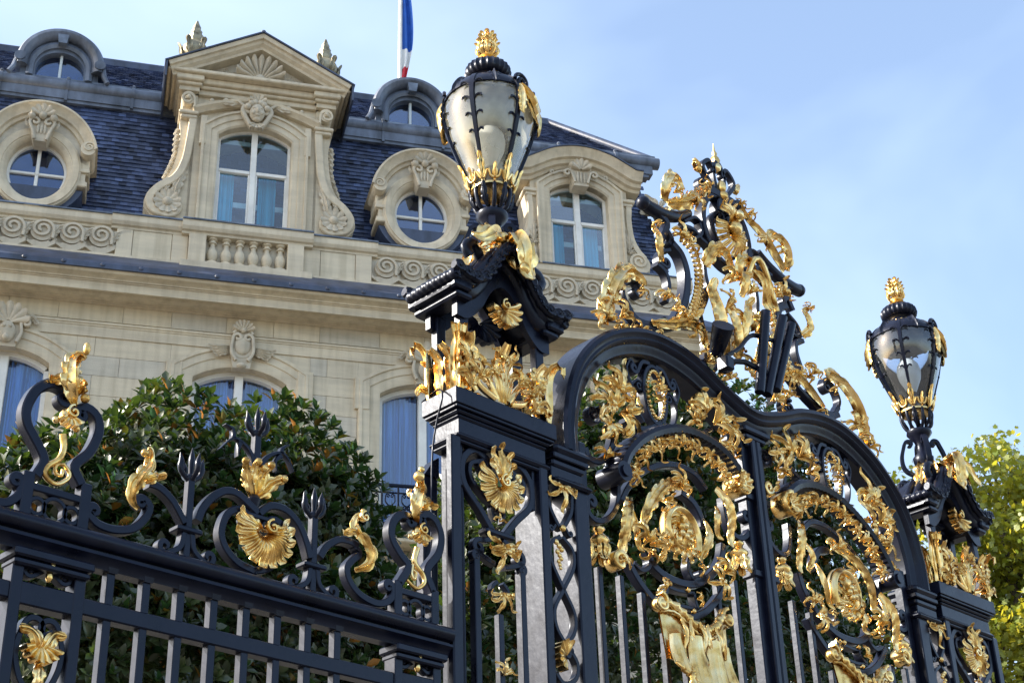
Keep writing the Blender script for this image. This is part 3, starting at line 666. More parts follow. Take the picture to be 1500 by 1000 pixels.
# ---- big tall window used by the stone dormers
def dormer_window(w, cx, hw, zb, zs, zc_, ztr, y=.16, curt='teal'):
    fr = MB(); f = hw - .06
    pr = [(0, y), (.06, y), (.06, y + .1), (0, y + .1)]
    mould_miter(fr, [(cx - f, zb)] + arc(cx, f, zs, zc_ - .05) + [(cx + f, zb)], pr, 1)
    fr.cbox(cx - .065, cx + .065, y - .02, y + .1, zb, zc_ - .04, .012); fr.cbox(cx - f, cx - .066, y - .01, y + .1, ztr - .045, ztr + .045, .012); fr.cbox(cx + .066, cx + f, y - .01, y + .1, ztr - .045, ztr + .045, .012)
    fr.cbox(cx - f, cx + f, y - .012, y + .1, zb - .02, zb + .06, .01)
    for s in (-1, 1):
        for z0, z1 in ((zb + .06, ztr - .045),):
            x0, x1 = sorted((cx + s * .066, cx + s * (f)))
            fr.cbox(x0, x0 + .035, y + .005, y + .08, z0, z1, .005); fr.cbox(x1 - .035, x1, y + .005, y + .08, z0, z1, .005)
    fr.build('frame', 'paintwhite', w)
    for s in (-1, 1):
        x0, x1 = sorted((cx + s * .06, cx + s * f))
        for z0, z1 in ((zb, ztr), (ztr, zc_ - .05)):
            pn = MB(); pn.add([(x0, y + .06, z0), (x1, y + .06, z0), (x1, y + .06, z1), (x0, y + .06, z1)], [(0, 1, 2, 3)]); pn.build('pane', 'pane', w, 0)
        xa, xb = (x0 + .02, x0 + .36) if s < 0 else (x0 + .10, x0 + .48)
        net_curtain('curtain', xa, xb, zb, ztr + .1, y + .28, curt, w, 4, .02)
    rm = MB(); rm.box(cx - hw, cx + hw, y + .9, y + .95, zb - .1, zc_ + .1); rm.box(cx - hw - .02, cx - hw, y + .1, y + .9, zb - .1, zc_ + .1); rm.box(cx + hw, cx + hw + .02, y + .1, y + .9, zb - .1, zc_ + .1); rm.build('room_back', 'room', w, 0)
    bl = MB(); bl.box(cx - f, cx + f, y + .3, y + .33, zb + .85, zb + .98); bl.box(cx - f, cx + f, y + .18, y + .21, zc_ - .28, zc_ - .17); bl.build('blind', 'blind', w, 0)

# ---- pedimented stone dormer in the middle
def big_dormer():
    cx = 2.2; d = empty('pedimented_dormer', (0, 0, 0), 0, HOUSE)
    zb, zs, zc_ = 19.42, 21.80, 22.10; hw = .79
    # body: two jamb masses + head, cheeks back to the slates
    bd = MB(); o = arc(cx, hw, zs, zc_, 14, True)
    bd.prism([(cx - 1.36, zb), (cx - hw, zb), (cx - hw, zs)] + o[::-1][1:-1] + [(cx + hw, zs), (cx + hw, zb), (cx + 1.36, zb), (cx + 1.36, 22.73), (cx - 1.36, 22.73)], .0, 1.6)
    bd.build('body', 'stone', d, 0)
    ar = MB(); mould_miter(ar, [(cx - hw, zb)] + arc(cx, hw, zs, zc_) + [(cx + hw, zb)], [(0, .2), (0, -.02), (.04, -.05), (.16, -.05), (.17, -.08), (.30, -.08), (.31, -.12), (.36, -.12), (.37, .03)], 1)
    ar.build('architrave', 'stone', d, 25)
    for s in (-1, 1):
        e = MB(); x0, x1 = sorted((cx + s * 1.06, cx + s * 1.2)); e.cbox(x0, x1, -.10, .0, 21.45, 22.2, .01); e.build('ear', 'stone', d, 0)
    hd = MB(); hp = smooth_path([(cx - 1.36, 22.22), (cx - 1.0, 22.38), (cx - .5, 22.54), (cx, 22.60), (cx + .5, 22.54), (cx + 1.0, 22.38), (cx + 1.36, 22.22)], n=30)
    mould(hd, hp, [(-.05, .05), (-.05, -.12), (0, -.16), (.04, -.22), (.09, -.24), (.09, .05)], 1); hd.build('hood_mould', 'stone', d, 30)
    # entablature + pediment
    en = MB(); e0 = -.17
    for x0, x1, dp in ((cx - 1.36, cx + 1.36, 0), (cx - 1.72, cx - 1.28, .10), (cx + 1.28, cx + 1.72, .10)):
        en.cbox(x0, x1, -.10 - dp, 1.6, 22.90 + e0, 23.02 + e0, .01); en.cbox(x0 - .05, x1 + .05, -.18 - dp, 1.6, 23.02 + e0, 23.10 + e0, .02); en.cbox(x0 - .08, x1 + .08, -.26 - dp, 1.6, 23.10 + e0, 23.24 + e0, .02)
    en.build('entablature', 'stone', d, 20)
    pe = MB(); ap, ex, ez = (cx, 24.30), 2.0, 23.20
    prof = [(0, 1.6), (0, -.34), (.05, -.36), (.10, -.44), (.16, -.46), (.17, -.52), (.26, -.54), (.26, 1.6)]
    mould_miter(pe, [(cx - ex, ez), ap, (cx + ex, ez)], [(q - .26, y) for q, y in prof], 1)
    pe.cbox(cx - ex, cx + ex, -.44, 1.6, 23.07, 23.145, .02); pe.cbox(cx - ex + .1, cx + ex - .1, -.40, 1.6, 23.145, 23.19, .01)
    pe.build('pediment', 'stone', d, 25)
    fl = MB(); mould_miter(fl, [(cx - ex - .06, ez - .03), (ap[0], ap[1] + .005), (cx + ex + .06, ez - .03)], [(.003, 1.65), (.003, -.58), (.035, -.58), (.035, 1.65)], 1)
    for s in (-1, 1):
        x0, x1 = sorted((cx + s * (ex + .01), cx + s * (ex + .05))); fl.box(x0, x1, -.56, 1.6, 22.78, 23.20)
    fl.ball((cx, -.5, 24.36), .06, 6, 8); fl.build('pediment_flashing', 'lead', d, 0)
    ty = MB(); ty.prism([(cx - 1.75, 23.19), (cx + 1.75, 23.19), (cx, 24.12)], -.06, 1.5); ty.build('tympanum', 'stone2', d, 0)
    sh = MB(); shell(sh, (cx, 23.22), .56, 8, 172, 9, -.08, .26, .98)
    sh.ball((cx, -.2, 23.26), .13, 6, 10)
    for s in (-1, 1):
        for k in range(4): clump(sh, (cx + s * (.42 + .19 * k), 23.24), .30 - .045 * k, 90 - s * 55, -.10, 20 + k, 3, 90, 1, .09)
    sh.build('shell_carving', 'carve', d, 60)
    # mask keystone
    mk = MB(); mx, mz = cx - .02, 22.30
    mk.ball((mx, -.26, mz), .20, 12, 16, (.85, .75, 1.15)); mk.ball((mx, -.42, mz - .02), .045, 6, 8, (.7, .8, 1.6))
    for s in (-1, 1):
        mk.ball((mx + s * .075, -.385, mz + .05), .032, 5, 8, (1.2, .6, .6)); mk.ball((mx + s * .085, -.37, mz - .06), .06, 5, 8, (1, .6, .9))
        strap(mk, scroll_path([(mx + s * .10, mz - .38), (mx + s * .20, mz - .20), (mx + s * .30, mz)], end=(s, .13, 1.3)), .09, .12, -.22)
        strap(mk, scroll_path([(mx + s * .28, mz + .2), (mx + s * .45, mz + .32), (mx + s * .62, mz + .22)], end=(s, .07, 1.1)), .06, .08, -.18)
        flat_leaf(mk, [(mx + s * .4, mz + .26), (mx + s * .6, mz + .20), (mx + s * .85, mz + .26)], -.18, .06, 3, .04, .02); mk.ball((mx + s * .98, -.16, mz + .25), .06, 5, 8)
        for k in range(3): mk.ball((mx + s * (.06 + .075 * k), -.30, mz + .24 - .03 * k * k), .08, 6, 8)
    mk.ball((mx, -.385, mz - .125), .05, 5, 8, (1.2, .5, .45)); mk.ball((mx, -.3, mz - .2), .08, 6, 8, (1.1, .9, .7))
    shell(mk, (mx, mz + .25), .22, 20, 160, 5, -.24, .08); shell(mk, (mx, mz - .22), .2, 200, 340, 5, -.2, .08)
    mk.build('mask_keystone', 'carve', d, 60)
    # side consoles: tall scroll buttresses
    for s in (-1, 1):
        cn = MB(); X = lambda u: cx + s * u
        outl = smooth_path([(1.30, 22.15), (1.62, 22.15), (1.60, 21.6), (1.66, 21.0), (1.78, 20.6), (2.02, 20.28), (2.20, 20.0), (2.22, 19.76), (2.08, 19.56), (1.85, 19.47), (1.30, 19.47)], n=44)
        cn.prism([(X(u), z_) for u, z_ in outl], .0, .75)
        edge = smooth_path([(1.36, 22.1), (1.40, 21.5), (1.46, 20.95), (1.62, 20.52), (1.95, 20.22), (2.12, 19.92), (2.02, 19.66), (1.80, 19.58)], .05)
        strap(cn, [(X(u), z_) for u, z_ in curl(edge, -1 , .24, .9, .25)], .17, .16, -.03)
        cn.build('console', 'stone', d, 30)
        lf = MB(); c0 = (X(1.75), 19.86)
        shell(lf, c0, .29, 0, 360, 11, -.05, .07, 1.0, .3); lf.ball((c0[0], -.08, c0[1]), .11, 6, 10)
        flat_leaf(lf, [(X(1.62), 19.95), (X(1.60), 20.2), (X(1.52), 20.5), (X(1.42), 20.75)], -.04, .12, 4, .06, .02); flat_leaf(lf, [(X(1.7), 20.0), (X(1.8), 20.2), (X(1.7), 20.45)], -.04, .07, 3, .05, .02)
        lf.build('acanthus_carving', 'carve', d, 60)
        ru = MB()
        for k in range(9): flat_leaf(ru, [(X(1.56 + (.0 if k < 5 else .03 * (k - 4) ** 1.2)), 21.85 - .145 * k), (X(1.66 + (.0 if k < 5 else .03 * (k - 4) ** 1.2)), 21.80 - .145 * k), (X(1.72 + (.0 if k < 5 else .03 * (k - 4) ** 1.2)), 21.70 - .145 * k)], .10, .075, 2, .03, .0)
        ru.build('leaf_edge', 'carve', d, 60)
        cp = MB(); x0, x1 = sorted((X(1.26), X(1.68))); cp.cbox(x0, x1, -.17, .7, 22.15, 22.24, .02); x0, x1 = sorted((X(1.28), X(1.64))); cp.cbox(x0, x1, -.13, .7, 22.06, 22.15, .02)
        x0, x1 = sorted((X(1.30), X(1.62))); cp.cbox(x0, x1, -.06, .7, 22.24, 22.728, .01)
        cp.prism(ellipse(X(1.50), 22.52, .15, .17, 0, 360, 22)[:-1], -.22, .2)
        strap(cp, curl(np.array([[X(1.36), 22.28], [X(1.37), 22.48]]), -s, .15, 1.6, .2), .045, .05, -.22); cp.ball((X(1.5), -.24, 22.52), .06, 6, 8)
        cp.build('capital', 'stone', d, 30)
        # ridge finial behind the pediment
        fn = MB(); fz = 23.86
        fn.lathe([(.16, 0), (.20, .1), (.12, .16), (.10, .22), (.2, .32), (.30, .48), (.29, .62), (.19, .74), (.13, .80), (.16, .86), (.13, .94), (.15, 1.0), (.11, 1.06), (.12, 1.12), (.08, 1.18), (.085, 1.24), (.05, 1.32), (.02, 1.42)], 18, (cx + s * 1.48 + .05, .55, fz), flute=lambda a, z_: 1 + .10 * math.cos(6 * a) * (z_ > .2))
        for q in range(6):
            a = q * math.pi / 3; leaf(fn, [(cx + s * 1.48 + .05 + r_ * math.cos(a), .55 + r_ * math.sin(a), fz + z_) for r_, z_ in ((.2, .3), (.31, .45), (.33, .6), (.40, .72))], .10, 2, up=(math.cos(a), math.sin(a), .3))
        fn.build('finial', 'finialm', d, 45)
    bs = MB(); bs.cbox(cx - 2.25, cx - 1.3, -.02, .7, 19.40, 19.50, .01); bs.cbox(cx + 1.3, cx + 2.25, -.02, .7, 19.40, 19.50, .01); bs.build('base', 'stone', d, 0)
    wn = empty('window', (0, 0, 0), 0, HOUSE); dormer_window(wn, cx, hw, zb, zs, zc_, 21.0)
M['finialm'] = simple('weathered gilt lead', (0.34, 0.30, 0.20), 0.5, 0.5, 0.35, 5.0)
big_dormer()
# ---- arched stone dormer on the right
def arched_dormer():
    cx = 9.55; d = empty('arched_dormer', (0, 0, 0), 0, HOUSE); zb, zs, zc_, hw = 19.40, 21.40, 21.68, .69
    bd = MB(); o = arc(cx, hw, zs, zc_, 14)
    bd.prism([(cx - 1.15, zb), (cx - hw, zb)] + o + [(cx + hw, zb), (cx + 1.15, zb)] + arc(cx, 1.15, 21.78, 22.22, 16, True), .0, 1.6); bd.build('body', 'stone', d, 0)
    ar = MB(); mould_miter(ar, [(cx - hw, zb)] + o + [(cx + hw, zb)], [(0, .2), (0, -.02), (.04, -.05), (.14, -.05), (.15, -.08), (.27, -.08), (.28, -.12), (.33, -.12), (.34, .03)], 1); ar.build('architrave', 'stone', d, 25)
    hd = MB(); hp = smooth_path([(cx - 1.46, 21.72), (cx - 1.22, 21.74), (cx - 1.0, 21.86), (cx - .55, 22.10), (cx, 22.20), (cx + .55, 22.10), (cx + 1.0, 21.86), (cx + 1.22, 21.74), (cx + 1.46, 21.72)], n=46)
    mould(hd, hp, [(-.14, 1.5), (-.14, -.06), (-.08, -.10), (-.06, -.18), (.02, -.22), (.04, -.30), (.12, -.33), (.20, -.40), (.24, -.42), (.24, 1.5)], 1); hd.build('hood_mould', 'stone', d, 30)
    fl = MB(); mould(fl, hp, [(.243, 1.6), (.243, -.45), (.275, -.45), (.275, 1.6)], 1); fl.build('hood_flashing', 'lead', d, 30)
    k = MB(); kz = 21.60
    k.prism([(cx - .17, kz - .12), (cx + .17, kz - .12), (cx + .27, kz + .45), (cx - .27, kz + .45)], -.24, .1); shell(k, (cx, kz + .28), .26, 10, 170, 5, -.26, .09)
    for s in (-1, 1):
        strap(k, scroll_path([(cx + s * .15, kz - .05), (cx + s * .22, kz + .2)], end=(-s, .1, 1.2)), .05, .07, -.25); strap(k, scroll_path([(cx + s * .3, kz + .3), (cx + s * .45, kz + .3), (cx + s * .6, kz + .22)], end=(s, .06, 1.1)), .05, .06, -.1); k.ball((cx + s * .2, -.26, kz + .42), .07, 6, 8)
    for q in (-1, 0, 1): k.ball((cx + q * .08, -.255, kz + .1), .05, 6, 8, (.6, .5, 3.2))
    k.build('keystone', 'carve', d, 50)
    for s in (-1, 1):
        X = lambda u: cx + s * u
        cn = MB(); outl = smooth_path([(1.02, 21.28), (1.26, 21.28), (1.24, 20.8), (1.28, 20.4), (1.38, 20.1), (1.55, 19.85), (1.60, 19.62), (1.50, 19.44), (1.02, 19.42)], n=36)
        cn.prism([(X(u), z_) for u, z_ in outl], .02, .7)
        cn.prism(ellipse(X(1.34), 19.66, .24, .25, 0, 360, 24)[:-1], -.08, .3); strap(cn, curl(np.array([[X(1.13), 19.6], [X(1.12), 19.68]]), -s, .20, 1.7, .18), .055, .05, -.09)
        edge = smooth_path([(1.18, 21.2), (1.16, 20.8), (1.20, 20.35), (1.32, 20.05), (1.48, 19.85)], .05); strap(cn, [(X(u), z_) for u, z_ in edge], .13, .1, .0)
        x0, x1 = sorted((X(.98), X(1.32))); cn.cbox(x0, x1, -.1, .6, 21.28, 21.38, .02); x0, x1 = sorted((X(1.0), X(1.27))); cn.cbox(x0, x1, -.06, .6, 21.2, 21.28, .01)
        cn.build('console', 'stone', d, 30)
        lf = MB(); flat_leaf(lf, [(X(1.10), 19.95), (X(1.12), 20.25), (X(1.09), 20.6)], -.02, .10, 4, .05, .02); clump(lf, (X(1.12), 19.92), .2, 80, -.02, 5, 4, 100, 1, .05)
        for q in range(14): lf.ball((X(1.10), .0, 20.68 + q * .034), .022, 4, 6)
        lf.build('acanthus_carving', 'carve', d, 60)
    wn = empty('window', (0, 0, 0), 0, HOUSE); dormer_window(wn, cx, hw, zb, zs, zc_, 20.72)
arched_dormer()
# ---- small lead dormers on the upper slope
def lead_dormer(cx):
    d = empty('lead_dormer', (0, 0, 0), 0, HOUSE); zb = 23.48; y = .98; zc0 = 23.72; R = .50
    bd = MB(); outer = ellipse(cx, zc0, .84, .90, 0, 180, 30); inner = ellipse(cx, zc0, .52, .48, 180, 0, 24)
    bd.prism([(cx + .84, zb - .1)] + outer + [(cx - .84, zb - .1), (cx - .52, zb - .1)] + inner + [(cx + .52, zb - .1)], y + .02, 3.6); bd.build('casing', 'lead2', d, 0)
    ho = MB(); hp = [(cx - .84, zb + .2)] + ellipse(cx, zc0 + .1, .84, .86, 180, 0, 34) + [(cx + .84, zb + .2)]
    mould(ho, smooth_path(hp, .06), [(-.16, y + .1), (-.16, y - .06), (-.10, y - .14), (-.02, y - .18), (.06, y - .16), (.11, y - .08), (.12, y + .5), (-.1, y + .5)], 1)
    mould(ho, smooth_path([(cx - .64, zb + .0)] + ellipse(cx, zc0, .64, .66, 180, 0, 30) + [(cx + .64, zb)], .06), [(-.08, y + .1), (-.08, y - .03), (.0, y - .06), (.07, y - .03), (.08, y + .1)], 1); ho.build('hood', 'lead2', d, 40)
    for s in (-1, 1):
        v = MB(); v.tube([(cx + s * .86, y - .2, zb + .36), (cx + s * .86, y + .15, zb + .36)], .12, 14); v.tube([(cx + s * .93, y - .08, zb + .3), (cx + s * .97, y - .1, zb + .1), (cx + s * 1.06, y - .12, zb - .08)], .06, 8); v.build('volute', 'lead2', d, 40)
    k = MB(); k.prism([(cx - .09, zc0 + .60), (cx + .09, zc0 + .60), (cx + .12, zc0 + .84), (cx - .12, zc0 + .84)], y - .2, y + .05); k.build('keystone', 'zinc', d, 0)
    p = MB(); p.prism([(cx + .52, zb)] + ellipse(cx, zc0, .52, .48, 0, 180, 24) + [(cx - .52, zb)], y + .2, y + .21); p.build('pane', 'darkpane', d, 0)
    rm = MB(); rm.prism([(cx + .5, zb)] + ellipse(cx, zc0, .5, .46, 0, 180, 24) + [(cx - .5, zb)], y + .5, y + .51); rm.build('room_back', 'room', d, 0)
    mu = MB(); mu.cbox(cx - .03, cx + .03, y + .12, y + .22, zb - .05, zc0 + .5, .01); mu.build('mullion', 'blind', d)
lead_dormer(-2.12); lead_dormer(5.86)
# ---- carved corner ornament at the right end of the mansard
m_ = MB(); clump(m_, (XR - .25, 21.5), .7, 95, .75, 3, 5, 60, 3, .12); strap(m_, scroll_path([(XR - .3, 20.4), (XR - .15, 21.2), (XR - .3, 21.8)], end=(1, .14, 1.2)), .16, .2, .8); m_.build('corner_ornament', 'carve', HOUSE, 50)

# ------------------------------------------------------------------ flag on the roof
FLAG = empty('flag_pole', tuple(np.array([0, -5.4, 0]) + FDIST * FN + 6.55 * FT + 6.0 * FN + np.array([0, 0, RZ - .2]))); FLAG.rotation_euler = (0, 0, FA)
tag(FLAG, 'white flag pole on the slate roof with a limp blue, white and red flag', 'flag pole')
fx, fz1 = F(578, -60, 6.0); fx0, fz0 = F(577, 122, 6.0)
m_ = MB(); m_.tube([(0, 0, 0), (0, 0, fz1 - RZ + .2 + 4)], .06, 10, rs=[.065, .05]); m_.build('pole', 'paintwhite', FLAG, 60)
M['blue'] = simple('flag blue cloth', (0.02, 0.12, 0.50), .8, 0, .1, 3); M['white'] = simple('flag white cloth', (0.80, 0.80, 0.78), .8, 0, .05, 3); M['red'] = simple('flag red cloth', (0.62, 0.03, 0.05), .8, 0, .1, 3)
fb = F(577, 121, 6)[1] - (RZ - .2)
def flag_piece(name, mat, z_top, z_bot, k0, k1):
    """limp tricolour: cloth gathered in folds along the pole"""
    P = []
    for i in range(17):
        v = i / 16; z_ = fb + z_top + (z_bot - z_top) * v; row = []; h = (z_ - fb) / 3.6
        wd = .10 + .26 * math.sin(math.pi * min(1, max(0, .12 + (1 - h) * .8))) ; x0 = .055 - .16 * max(0, .22 - h) / .22
        for j in range(15):
            u = j / 14; x = x0 + (wd - x0) * u; y = .07 * math.sin(u * 9 + h * 3) * (.4 + u); row.append((x, y, z_ + .22 * (u - .4) * math.sin(h * 7 + 1)))
        P.append(row)
    mb = MB(); mb.grid(P); return mb.build(name, mat, FLAG, 180, fix=False)
flag_piece('flag_stripe', 'blue', 3.6, 1.22, 0, 1); flag_piece('flag_stripe', 'white', 1.22, .55, 0, 1); flag_piece('flag_stripe', 'red', .55, 0, 0, 1)
# ================================================================== gate, piers, lanterns, fence
XC = 7.727                                  # middle of the gate
def conv(ox, oy, s, x0, Y):
    return lambda *pts: [(G(ox + x / s, oy + y / s, Y)[0] - x0, G(ox + x / s, oy + y / s, Y)[1]) for x, y in pts]
def iron_scroll(parent, pts, start=None, end=None, w=.042, d=.05, Y=.10, name='scroll', taper=(1, 1)):
    mb = MB(); strap(mb, scroll_path(pts, start, end), w, d, Y, taper); return mb.build(name, 'iron', parent, 40)
def gild(parent, name, fn, mat='gold'):
    mb = MB(); fn(mb); return mb.build(name, mat, parent, 65)
def knobs(parent, name, *balls):
    for c, r, *k in balls:
        mb = MB(); mb.ball(c, r, 8, 10, k[0] if k else (1, 1, 1)); mb.build(name, 'gold', parent, 65)
def gleaf(parent, pts, W, Y=.06, n=4, bulge=.04, tip=.03, name='acanthus_leaf', curlend=None, **kw):
    mb = MB(); P = smooth_path(pts, .02)
    if curlend: P = curl(P, *curlend)
    flat_leaf(mb, P[::max(1, len(P) // 14)] if len(P) > 16 else P, Y, W, n, bulge, tip, **kw)
    return mb.build(name, 'gold', parent, 45)
def gclump(parent, c, size, ang, Y, seed, n=5, spread=110, knobs=2, d=.04, name='leaf_spray'):
    mb = MB(); clump(mb, c, size * (.8 if parent.name.startswith('gate_overthrow') else .9), ang, Y, seed, n, spread, knobs, d); return mb.build(name, 'gold', parent, 45)
def volute(mb, c, r, Y, d, turns=1.6, side=1, a0=90, w=None):
    """spiral of a flat bar round c"""
    n = int(22 * turns); P = []
    for i in range(n + 1):
        u = i / n; rr = r * (1 - .85 * u) ; a = math.radians(a0) + side * 2 * math.pi * turns * u
        P.append((c[0] + rr * math.cos(a), c[1] + rr * math.sin(a)))
    strap(mb, P, w or r * .3, d, Y)
def vbar(parent, x, z0, z1, w=.035, d=.035, Y=.10, name='bar'):
    mb = MB(); mb.cbox(x - w / 2, x + w / 2, Y - d / 2, Y + d / 2, z0, z1, .004); return mb.build(name, 'iron', parent, 0)
def bell_drop(parent, c, h, Y, seed=0):
    """gilt bell-flower hanging on a bar"""
    mb = MB(); x, z = c
    mb.lathe([(.004, h), (.03, h * .97), (.035, h * .9), (.02, h * .82), (.028, h * .78), (.05, h * .68), (.055, h * .6), (.04, h * .5), (.03, h * .42)], 14, (x, Y, z), flute=lambda a, q: 1 + .12 * math.cos(6 * a))
    for k in range(5):
        a = 2 * math.pi * k / 5 + .5; leaf(mb, [(x + r_ * math.cos(a), Y + r_ * math.sin(a), z + q * h) for r_, q in ((.025, .62), (.05, .45), (.045, .25), (.07, .05))], .035, 2, up=(math.cos(a), math.sin(a), .2))
    mb.build('bell_flower', 'gold', parent, 65)

# ------------------------------------------------------------------ fence on the left
FX = 3.4
FENCE = empty('iron_fence', (FX, .06, 0)); tag(FENCE, 'black iron fence with gilded leaf cresting and tridents, joining the gate pier', 'fence')
FENCE.location = (FX, 0, 0)
FY = .06
a_ = conv(0, 500, 3.03, FX, FY); b_ = conv(300, 580, 3.126, FX, FY)
x_l, x_r = 0.6 - FX, 4.975 - FX
rl = MB(); zt = 4.005
prof = [(FY + .05, zt), (FY - .03, zt)] + [(FY - .045 - .036 * math.cos(math.radians(t)), zt - .036 + .036 * math.sin(math.radians(t))) for t in (70, 45, 20, 0, -25, -50, -75)] + [(FY - .04, zt - .074), (FY - .04, zt - .084), (FY - .062, zt - .088), (FY - .064, zt - .10), (FY - .045, zt - .112), (FY - .034, zt - .128), (FY - .03, zt - .145), (FY + .03, zt - .145), (FY + .035, zt - .118), (FY + .06, zt - .09), (FY + .08, zt - .04)]
rl.sweep([((x_l, 0, 0), (0, 1, 0), (0, 0, 1), 1), ((x_r, 0, 0), (0, 1, 0), (0, 0, 1), 1)], prof); rl.build('top_rail', 'iron', FENCE, 40)
r2 = MB(); r2.cbox(x_l, x_r, FY - .03, FY + .03, 3.655, 3.725, .006); r2.build('lower_rail', 'iron', FENCE, 0)
r3 = MB(); r3.cbox(x_l, x_r, FY - .04, FY + .04, .45, .53, .006); r3.build('bottom_rail', 'iron', FENCE, 0)
plinth_ = MB(); plinth_.cbox(x_l, x_r, FY - .16, FY + .16, 0, .42, .02); plinth_.build('stone_plinth', 'stone2', FENCE, 0)
xb = [a_((v * 3.03, (860 - 500) * 3.03))[0][0] for v in (158,)][0]
pitch = .1695
bars_x = [xb + pitch * k for k in range(8)]
bars_x2 = [xb - .56 - pitch * k for k in range(6)]
for x in bars_x + bars_x2: vbar(FENCE, x, .45, zt - .14, .038, .042, FY)
# tapered brackets under the rail above the bars
for x in bars_x:
    m_ = MB(); m_.add([(x - .03, FY - .045, zt - .08), (x + .03, FY - .045, zt - .08), (x + .02, FY - .03, zt - .15), (x - .02, FY - .03, zt - .15), (x - .03, FY, zt - .08), (x + .03, FY, zt - .08), (x + .02, FY, zt - .15), (x - .02, FY, zt - .15)], [(0, 1, 2, 3), (0, 3, 7, 4), (1, 5, 6, 2), (3, 2, 6, 7)]); m_.build('rail_bracket', 'iron', FENCE, 0)
def fence_panel(xa, xb_):
    """narrow framed panel with scrolls between the bars"""
    xm = (xa + xb_) / 2; hw = (xb_ - xa) / 2
    for x in (xa, xb_): vbar(FENCE, x, .45, zt - .14, .05, .076, FY, 'panel_post')
    m_ = MB(); m_.cbox(xa - .04, xb_ + .04, FY - .075, FY + .06, zt - .185, zt - .146, .008); m_.cbox(xa - .03, xb_ + .03, FY - .06, FY + .05, zt - .215, zt - .186, .008); m_.build('panel_cap', 'iron', FENCE, 0)
    m_ = MB(); m_.cbox(xa, xb_, FY - .034, FY + .034, 3.64, 3.735, .006); m_.build('panel_rail', 'iron', FENCE, 0)
    for s in (-1, 1):
        iron_scroll(FENCE, [(xm + s * .015, 3.83), (xm + s * .06, 3.87)], None, (s * -1, .035, 1.2), .018, .04, FY); iron_scroll(FENCE, [(xm + s * .015, 3.80), (xm + s * .06, 3.77)], None, (s, .03, 1.2), .018, .04, FY)
    m_ = MB(); m_.cbox(xm - .07, xm + .07, FY - .035, FY + .02, 3.80, 3.825, .006); m_.build('clamp', 'iron', FENCE, 0)
    gild(FENCE, 'gilt_knot', lambda mb: (mb.ball((xm, FY - .04, 3.815), .018), mb.ball((xm, FY - .03, 3.775), .016, 6, 8, (1, 1, 1.6)), mb.ball((xm, FY - .03, 3.855), .014, 6, 8, (1, 1, 1.5))))
    zc_ = 3.45
    for s in (-1, 1):
        iron_scroll(FENCE, [(xm + s * .005, 3.28), (xm + s * .07, 3.36), (xm + s * hw * .72, 3.47), (xm + s * hw * .55, 3.57)], None, (s, .05, 1.1), .026, .045, FY)
        iron_scroll(FENCE, [(xm + s * .005, 3.28), (xm + s * hw * .70, 3.17), (xm + s * hw * .72, 3.05), (xm + s * .05, 2.98)], None, (-s, .045, 1.1), .026, .045, FY)
        vbar(FENCE, xm + s * hw * .5, .45, 2.95, .03, .036, FY)
    def gp(mb):
        shell(mb, (xm, 3.50), .085, 190, 350, 7, FY - .02, .035, 1.0); flat_leaf(mb, [(xm, 3.44), (xm, 3.36), (xm + .005, 3.27)], FY - .02, .03, 3)
        flat_leaf(mb, [(xm, 3.46), (xm - .05, 3.54), (xm - .10, 3.55)], FY - .02, .03, 2); flat_leaf(mb, [(xm, 3.46), (xm + .05, 3.54), (xm + .10, 3.55)], FY - .02, .03, 2)
    gild(FENCE, 'gilt_shell', gp)
pL0 = a_((25, 800 * 1.0))[0][0]
xm_l = (a_((103, 700))[0][0], a_((375, 740))[0][0]); xm_r = (b_((868, 900))[0][0], b_((1040, 950))[0][0])
fence_panel(*xm_l); fence_panel(*xm_r)
zr = zt - .005
def vase(left, right, px_base, gold_top, cz, rings):
    """lyre-shaped standard over a fence panel"""
    iron_scroll(FENCE, left[0], None, left[1], .045, .055, FY, 'lyre_arm'); iron_scroll(FENCE, right[0], None, right[1], .045, .055, FY, 'lyre_arm')
    x0, x1 = px_base
    zb = zr + .155
    for x, zt_ in ((x0, left[0][0][1]), (x1, right[0][0][1])): vbar(FENCE, x, zr - .02, max(zt_, zb) + .01, .05, .055, FY, 'upright')
    m_ = MB(); m_.cbox(x0, x1, FY - .024, FY + .024, zb - .035, zb, .005); m_.build('cross_bar', 'iron', FENCE, 0)
    w_ = x1 - x0
    for u, r in ((.2, .034), (.5, .05), (.8, .034)):
        m_ = MB(); strap(m_, ellipse(x0 + w_ * u, zr + .06, r, r, 0, 360, 24), .018, .04, FY); m_.build('ring', 'iron', FENCE, 40)
lv = (a_((150, 600), (185, 530), (140, 430), (110, 370), (108, 300), (150, 225), (210, 193), (265, 208), (295, 245)), (-1, .030, 1.1))
rv = (a_((350, 640), (320, 560), (385, 500), (428, 410), (420, 340), (375, 300), (340, 308)), (1, .026, 1.0))
vase(lv, rv, (a_((112, 650))[0][0], a_((365, 720))[0][0]), None, None, None)
gleaf(FENCE, a_((325, 300), (292, 235), (285, 170), (300, 110), (335, 75), (350, 95)), .055, FY - .02, 5, .05, .03); gleaf(FENCE, a_((320, 260), (260, 190), (195, 172)), .035, FY - .02, 3); gleaf(FENCE, a_((325, 250), (345, 200), (355, 195)), .03, FY - .02, 3)
knobs(FENCE, 'gilt_knob', ((a_((348, 58))[0][0], FY - .07, a_((348, 58))[0][1]), .016, (1, 1, 2)), ((a_((350, 270))[0][0], FY - .05, a_((350, 270))[0][1]), .022))
